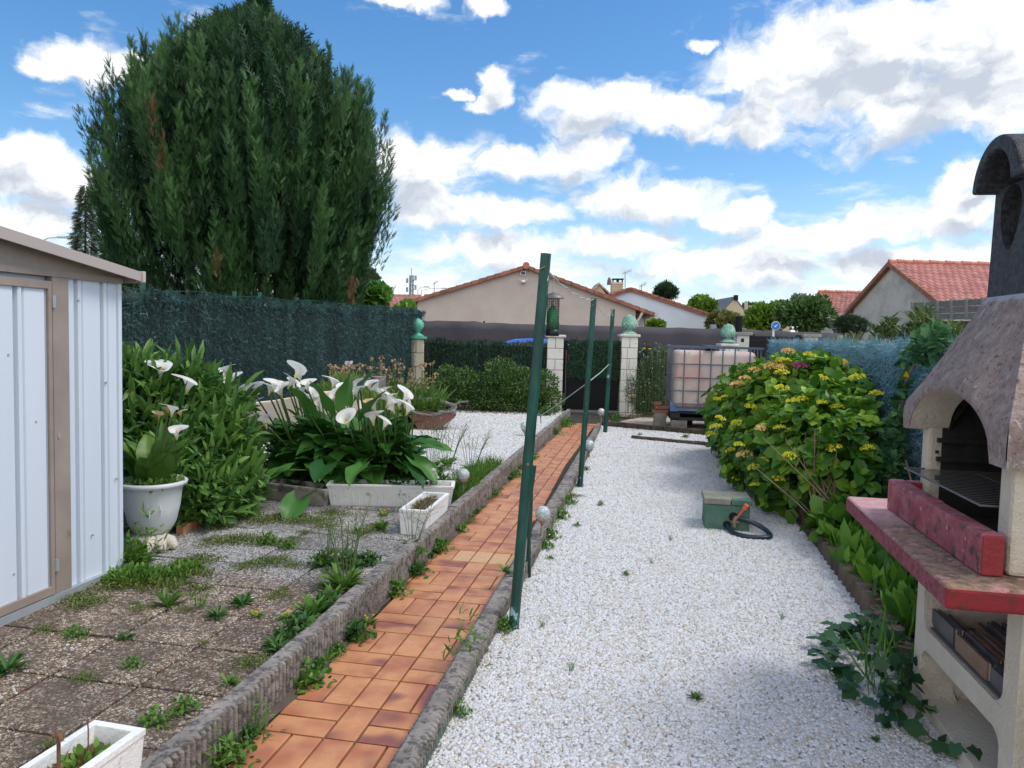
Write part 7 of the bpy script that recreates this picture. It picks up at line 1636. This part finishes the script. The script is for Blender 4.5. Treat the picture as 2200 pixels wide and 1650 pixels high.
def mk_bushy(n,r_,h_,leaf,m,tpl=OVAL):
    def f(t_):
        P=rng.normal(size=(n,3))*np.array([r_*.45,r_*.45,0]); P[:,2]=rng.random(n)*h_*np.exp(-(P[:,0]**2+P[:,1]**2)/(r_*r_)); d=rdir(n,.5); scatter('leaves',*tpl,P,d,np.array([0,0,1])+rdir(n)*.5,rng.uniform(.6,1.3,n)*leaf,m,t_,local=True)
    return f
def mk_wispy(n,h_,m,spread=.12):
    def f(t_):
        mb=MB(); Q=[]
        for k in range(n):
            x,y=rng.normal()*spread,rng.normal()*spread*.6; hh=h_*rng.uniform(.6,1); mb.tube([(x*.2,y*.2,0),(x*.6,y*.6,hh*.6),(x,y,hh)],[.0022,.0016,.0010],4,cap=False)
            for j in range(6):
                f_=rng.uniform(.55,1); c_=Vector((x*f_,y*f_,hh*f_)); e=c_+Vector((rng.normal()*.03,rng.normal()*.03,.035)); mb.tube([c_,e],.0009,3,cap=False); Q.append(tuple(e))
        mb.build('stems',m_stem,t_,local=True); Q=np.array(Q); scatter('seed_heads',*OVAL,Q,rdir(len(Q)),rdir(len(Q)),.009,leafmat('small_heads',(.25,.25,.15),(.42,.40,.28)),t_,local=True)
        mk_rosette(14,.12,m)(t_)
    return f
def place(src,first,px,py,z,label,s=1.0,group=None,xy=None):
    p=Vector((*xy,z)) if xy else gp(px,py,z); 
    if first[0] is None: o=src; first[0]=1; o.location=p; o.rotation_euler[2]=rng.uniform(0,6)
    else: o=copy(src,p,rng.uniform(0,6))
    o.scale=(s,s,s); o['label']=label
    if group:o['group']=group
    return o
K={}
def kind(k,maker): K[k]=(weedkind('weed','weed','weed',None,maker),[None])
kind('ros',mk_rosette(26,.085,lf_w,1.0,.8)); kind('dark',mk_rosette(44,.085,lf_d,1.1,.6)); kind('grass',mk_grass(26,.16,lf_w)); kind('bushy',mk_bushy(130,.07,.09,.032,lf_w)); kind('dbushy',mk_bushy(150,.08,.08,.035,lf_d)); kind('moss',mk_bushy(520,.10,.018,.010,lf_m)); kind('yel',mk_rosette(20,.06,lf_w,1.5,.5,3)); kind('tall',mk_wispy(9,.42,lf_w)); kind('up',mk_rosette(26,.13,lf_w,1.3,1.2)); kind('leggy',mk_bushy(70,.07,.20,.04,lf_w,NARROW))
def W_(k,px,py,z,label,s=1.0,group=None,xy=None): return place(K[k][0],K[k][1],px,py,z,label,s,group,xy)
# foot of the left kerb, on the tiled path side
gl='small weeds along the foot of the left kerb'
lbl='small green weed growing at the tiled path foot of the fluted left kerb'
for i,(k,y,s) in enumerate([('leggy',2.02,.8),('bushy',2.1,.9),('leggy',2.28,.7),('ros',2.62,.9),('bushy',2.66,1.0),('ros',2.86,.8),('dbushy',3.12,1.0),('moss',3.15,.8),('yel',3.30,.8),('leggy',3.75,.6),('bushy',3.70,.9),('dbushy',4.05,.9),('ros',4.10,.9),('bushy',4.55,.9),('ros',4.5,1.),('bushy',5.05,.7),('moss',5.3,.7),('bushy',6.3,.7),('ros',7.05,.9),('bushy',7.2,.9),('leggy',7.35,.8),('yel',8.3,1.),('bushy',8.35,.8),('bushy',10.6,1.1),('leggy',11.4,1.4),('bushy',11.6,1.5),('dbushy',11.9,1.5)]):
    W_(k,0,0,.0,lbl,s,gl,xy=(-1.285+rng.uniform(0,.03),y))
for i in range(34): W_(random.choice(['moss','bushy','ros','moss','dbushy']),0,0,.004,lbl,random.uniform(.25,.6),gl,xy=(-1.295+random.uniform(0,.02),random.uniform(1.9,9.5)))
gl2='small weeds along the right kerb on the gravel side'; lbl='small green weed on the gravel against the right kerb'
for i,(k,y,s) in enumerate([('bushy',2.55,.5),('bushy',3.35,.7),('ros',3.45,.6),('bushy',4.75,.7),('bushy',5.0,.8),('leggy',5.25,.6),('bushy',5.6,.9),('leggy',5.9,.7),('bushy',6.1,.9),('moss',6.4,1.0),('bushy',6.9,.6)]):
    W_(k,0,0,.01,lbl,s,gl2,xy=(kr(y)+.03,y))
W_('leggy',1000,1425,.02,'tall spindly weed leaning over the near right kerb',1.25); W_('grass',1050,1352,.02,'tuft at the foot of the nearest green post',.6)
W_('ros',1082,1230,.09,'leafy weed on the right kerb top beside the first post',.75)
# patio weeds
W_('up',362,1305,.1,'bright upright weed on the brown slabs below the pot',.75); W_('grass',432,1305,.1,'small upright grass tuft on brown slabs',.75); W_('dark',520,1298,.1,'dark flat leafed weed on the brown slabs, upper one',.9); W_('dark',465,1325,.1,'dark flat leafed weed on the brown slabs, lower one',.75)
W_('yel',550,1325,.1,'small weed with yellow dots left of the kerb weeds',.7); W_('yel',620,1330,.1,'yellow dotted low weed touching the kerb strip weeds',.8); W_('dark',270,1372,.1,'flattened grey green weed in the slab joint',.5); W_('bushy',165,1368,.1,'low green weed in the joint nearest the shed',.55); W_('bushy',285,1432,.1,'small clover like weed on the brown slabs',.45); W_('dark',15,1440,.1,'dark leafy weed at the left picture edge',1.0)
W_('bushy',335,1555,.1,'small green weed beside the near left white trough',.6); W_('bushy',395,1530,.1,'green weed in the joint close to the near kerb',.6); W_('ros',490,1470,.1,'small star shaped weed beside the kerb on brown slabs',.6)
gk='leafy weeds along the top side of the left kerb'
for k,px,py,s in(('dark',600,1400,.8),('dark',620,1375,1.),('dbushy',640,1362,1.),('dark',655,1345,1.),('up',672,1325,.9),('dark',685,1318,1.),('dbushy',700,1305,.9),('dark',590,1390,.8),('up',715,1290,.7),('moss',540,1425,.9)): W_(k,px,py,.1,'dark green leafy weed in the strip beside the left kerb top',s,gk)
W_('tall',742,1262,.1,'tall wispy flowering weed standing beside the left kerb',1.35); W_('up',738,1268,.1,'broad leaved weed at the foot of the wispy stems',1.1)
for px,py,s,lb in((700,1215,1.,'left'),(745,1218,1.2,'middle'),(790,1212,.9,'right')): W_('dbushy',px,py,.1,'green weed tuft on the pale slabs behind wispy stems, %s one'%lb,s)
W_('tall',700,1215,.1,'thin wispy weed left of the tall flowering one',.9); W_('tall',885,1175,.1,'thin wispy weed before the short white trough',.9)
W_('ros',765,1145,.1,'bright small weed on pale slabs before the long trough',.8); W_('up',822,1140,.1,'weed pair left of the short white trough',.7); W_('yel',825,1108,.1,'dandelion like weed with yellow flowers before the long trough',1.0); W_('bushy',905,1190,.1,'tiny weed beside the kerb near short trough',.5)
gm='mossy patches in the slab joints'
for px,py,s in((170,1290,1.2),(190,1300,1.),(480,1165,1.5),(520,1160,1.3),(560,1165,1.3),(430,1205,1.3),(400,1215,1.3),(610,1172,.9),(570,1210,1.2),(600,1205,1.),(630,1215,.8),(640,1122,1.2),(680,1120,1.2),(715,1105,1.3),(560,1120,1.3),(600,1115,1.3),(470,1130,1.4),(520,1110,1.4),(300,1310,.7),(600,1280,.8),(350,1245,1.4),(700,1130,1.),(240,1260,1.3)): W_('moss',px,py,.1,'low yellowish moss patch in the patio slab joints',s,gm)
r_=random.Random(31)
for i in range(34):
    jx=-1.395-.363*r_.randrange(1,6); jy=2.0+.3455*r_.randrange(0,9)
    xy=(jx+r_.uniform(-.01,.01),jy+r_.uniform(-.17,.17)) if r_.random()<.5 else (jx+r_.uniform(-.18,.18),.245+.3455*round((jy-.245)/.3455)+r_.uniform(-.01,.01))
    W_('moss',0,0,.1,'low yellowish moss patch in the patio slab joints',r_.uniform(.35,.9)*(1.2 if xy[1]>3.4 else .7),gm,xy=xy)
W_('bushy',575,1170,.1,'green mat weed between pale slabs behind the moss',.9); W_('bushy',620,1178,.1,'green mat weed right of the moss on pale slabs',.6)
# around the pot foot
tz=T('weed_thicket','thick green weeds at the shed corner under the big pot','weeds',gp(300,1240,.1))
bl=[(tuple(gp(290,1245,.11)),(.15,.11,.06)),(tuple(gp(350,1240,.105)),(.13,.08,.035)),(tuple(gp(400,1225,.105)),(.10,.07,.03)),(tuple(gp(280,1200,.15)),(.08,.08,.10))]
foliage('foliage',bl,2600,.026,OVAL,lf_w,tz,up=.6,shell=.1,zmin=.1); foliage('moss_mat',[(tuple(gp(330,1262,.10)),(.28,.10,.03)),(tuple(gp(400,1235,.10)),(.16,.10,.03))],1500,.02,OVAL,lf_m,tz,up=.6,shell=.1,zmin=.1); W_('leggy',312,1200,.1,'tall dark feathery weed in front of the big white pot',1.5); W_('dark',300,1215,.1,'dark weed rosette under the pot',1.3)
# verge right of the lilies
tvg=T('grassy_verge','rough green grass and weeds behind the left kerb near the globe lamp','weeds',gp(980,1040,.1))
n=1700; y=rng.uniform(5.55,7.2,n); x=-1.40-rng.random(n)**2*.24; P=np.stack([x,y,np.full(n,.1)],1); scatter('grass_blades',*BLADE,P,rng.normal(size=(n,3))*.35+np.array([0,0,1]),rdir(n),rng.uniform(.06,.16,n),lf_w,tvg,wid=.55)
foliage('foliage',[((-1.47,6.0,.13),(.09,.4,.07)),((-1.45,6.7,.12),(.07,.4,.05)),((-1.70,5.85,.15),(.10,.15,.10))],1300,.04,OVAL,lf_w,tvg,up=.7,shell=.1,zmin=.1)
for px,py,s,lb in((930,1010,1.6,'tall wispy stems rising in front of the boat planter'),(1010,1015,1.3,'branching dry stems above the left gravel near kerb'),(960,1000,1.4,'wispy stems between boat planter and globe lamp')): W_('tall',px,py,.1,lb,s)
W_('leggy',955,1065,.1,'light green weed climbing over the trough corner',1.3); W_('leggy',975,1065,.1,'second light weed at the long trough corner',1.0)
# plants in troughs and boat
foliage_t=T('trough_weeds','brownish dry weeds filling the short white trough','weeds',(-1.45,4.8,.24)); foliage('foliage',[((-1.45,4.78,.235),(.06,.22,.03))],300,.03,NARROW,leafmat('dry_weed',(.12,.09,.03),(.25,.20,.07)),foliage_t,up=.8,shell=0)
f2_=T('trough_weeds','dry yellow moss and weeds filling the near left trough','weeds',(-1.42,1.55,.22)); foliage('foliage',[((-1.435,1.48,.225),(.05,.26,.025))],900,.022,OVAL,leafmat('dry_moss',(.12,.09,.03),(.30,.24,.07)),f2_,up=.6,shell=0); foliage('green_shoots',[((-1.42,1.66,.235),(.03,.06,.03))],60,.03,OVAL,lf_w,f2_,up=.8)
f3_=T('trough_weeds','small green weeds along the long white trough','weeds',(-1.85,5.35,.24)); foliage('foliage',[((-1.9,5.40,.24),(.35,.06,.03)),((-2.2,5.25,.25),(.08,.08,.02))],500,.028,OVAL,lf_d,f3_,up=.6,shell=0)
f4_=T('planter_plants','small green plants growing in the boat planter','plant',tuple(bo[4])); p1,p2=dp(897,872,D),0
for px,py,rr in((893,872,.10),(915,868,.09),(945,870,.09)): pass
foliage('foliage',[(tuple(dp(895,873,D_b)),(.10,.10,.10)) for D_b in(g0.dot(HD)+.18,)]+[(tuple(dp(918,872,g0.dot(HD)+.2)),(.12,.1,.08)),(tuple(dp(948,868,g0.dot(HD)+.2)),(.05,.05,.13))],700,.05,NARROW,lf_w,f4_,up=.9,shell=0)
# weeds on the gravel
gs='sparse weeds sprouting in the white gravel'
for k,px,py,s in(('grass',1228,1440,.35),('dark',1495,1500,.4),('bushy',1240,1130,.35),('grass',1165,1345,.3),('bushy',1290,1085,.4),('ros',1475,940,1.),('bushy',1260,1010,.5),('grass',1400,1210,.3),('ros',1180,1200,.4),('grass',1440,1160,.35),('bushy',1345,1235,.3),('bushy',1250,1005,.4),('ros',1375,935,.7),('grass',1680,1330,.3),('dark',1880,1590,.25)): W_(k,px,py,.012,'tiny weed or dead tuft scattered in the right white gravel bed',s,gs)
W_('dbushy',1170,893,.1,'broad yellow green weed at the foot of left gate pillar',1.8); W_('bushy',1322,905,.03,'yellowish weed by the right gate pillar foot',1.3)
for k_ in K.values():
    if k_[1][0] is None: 
        for o in list(k_[0].children)+[k_[0]]: bpy.data.objects.remove(o)
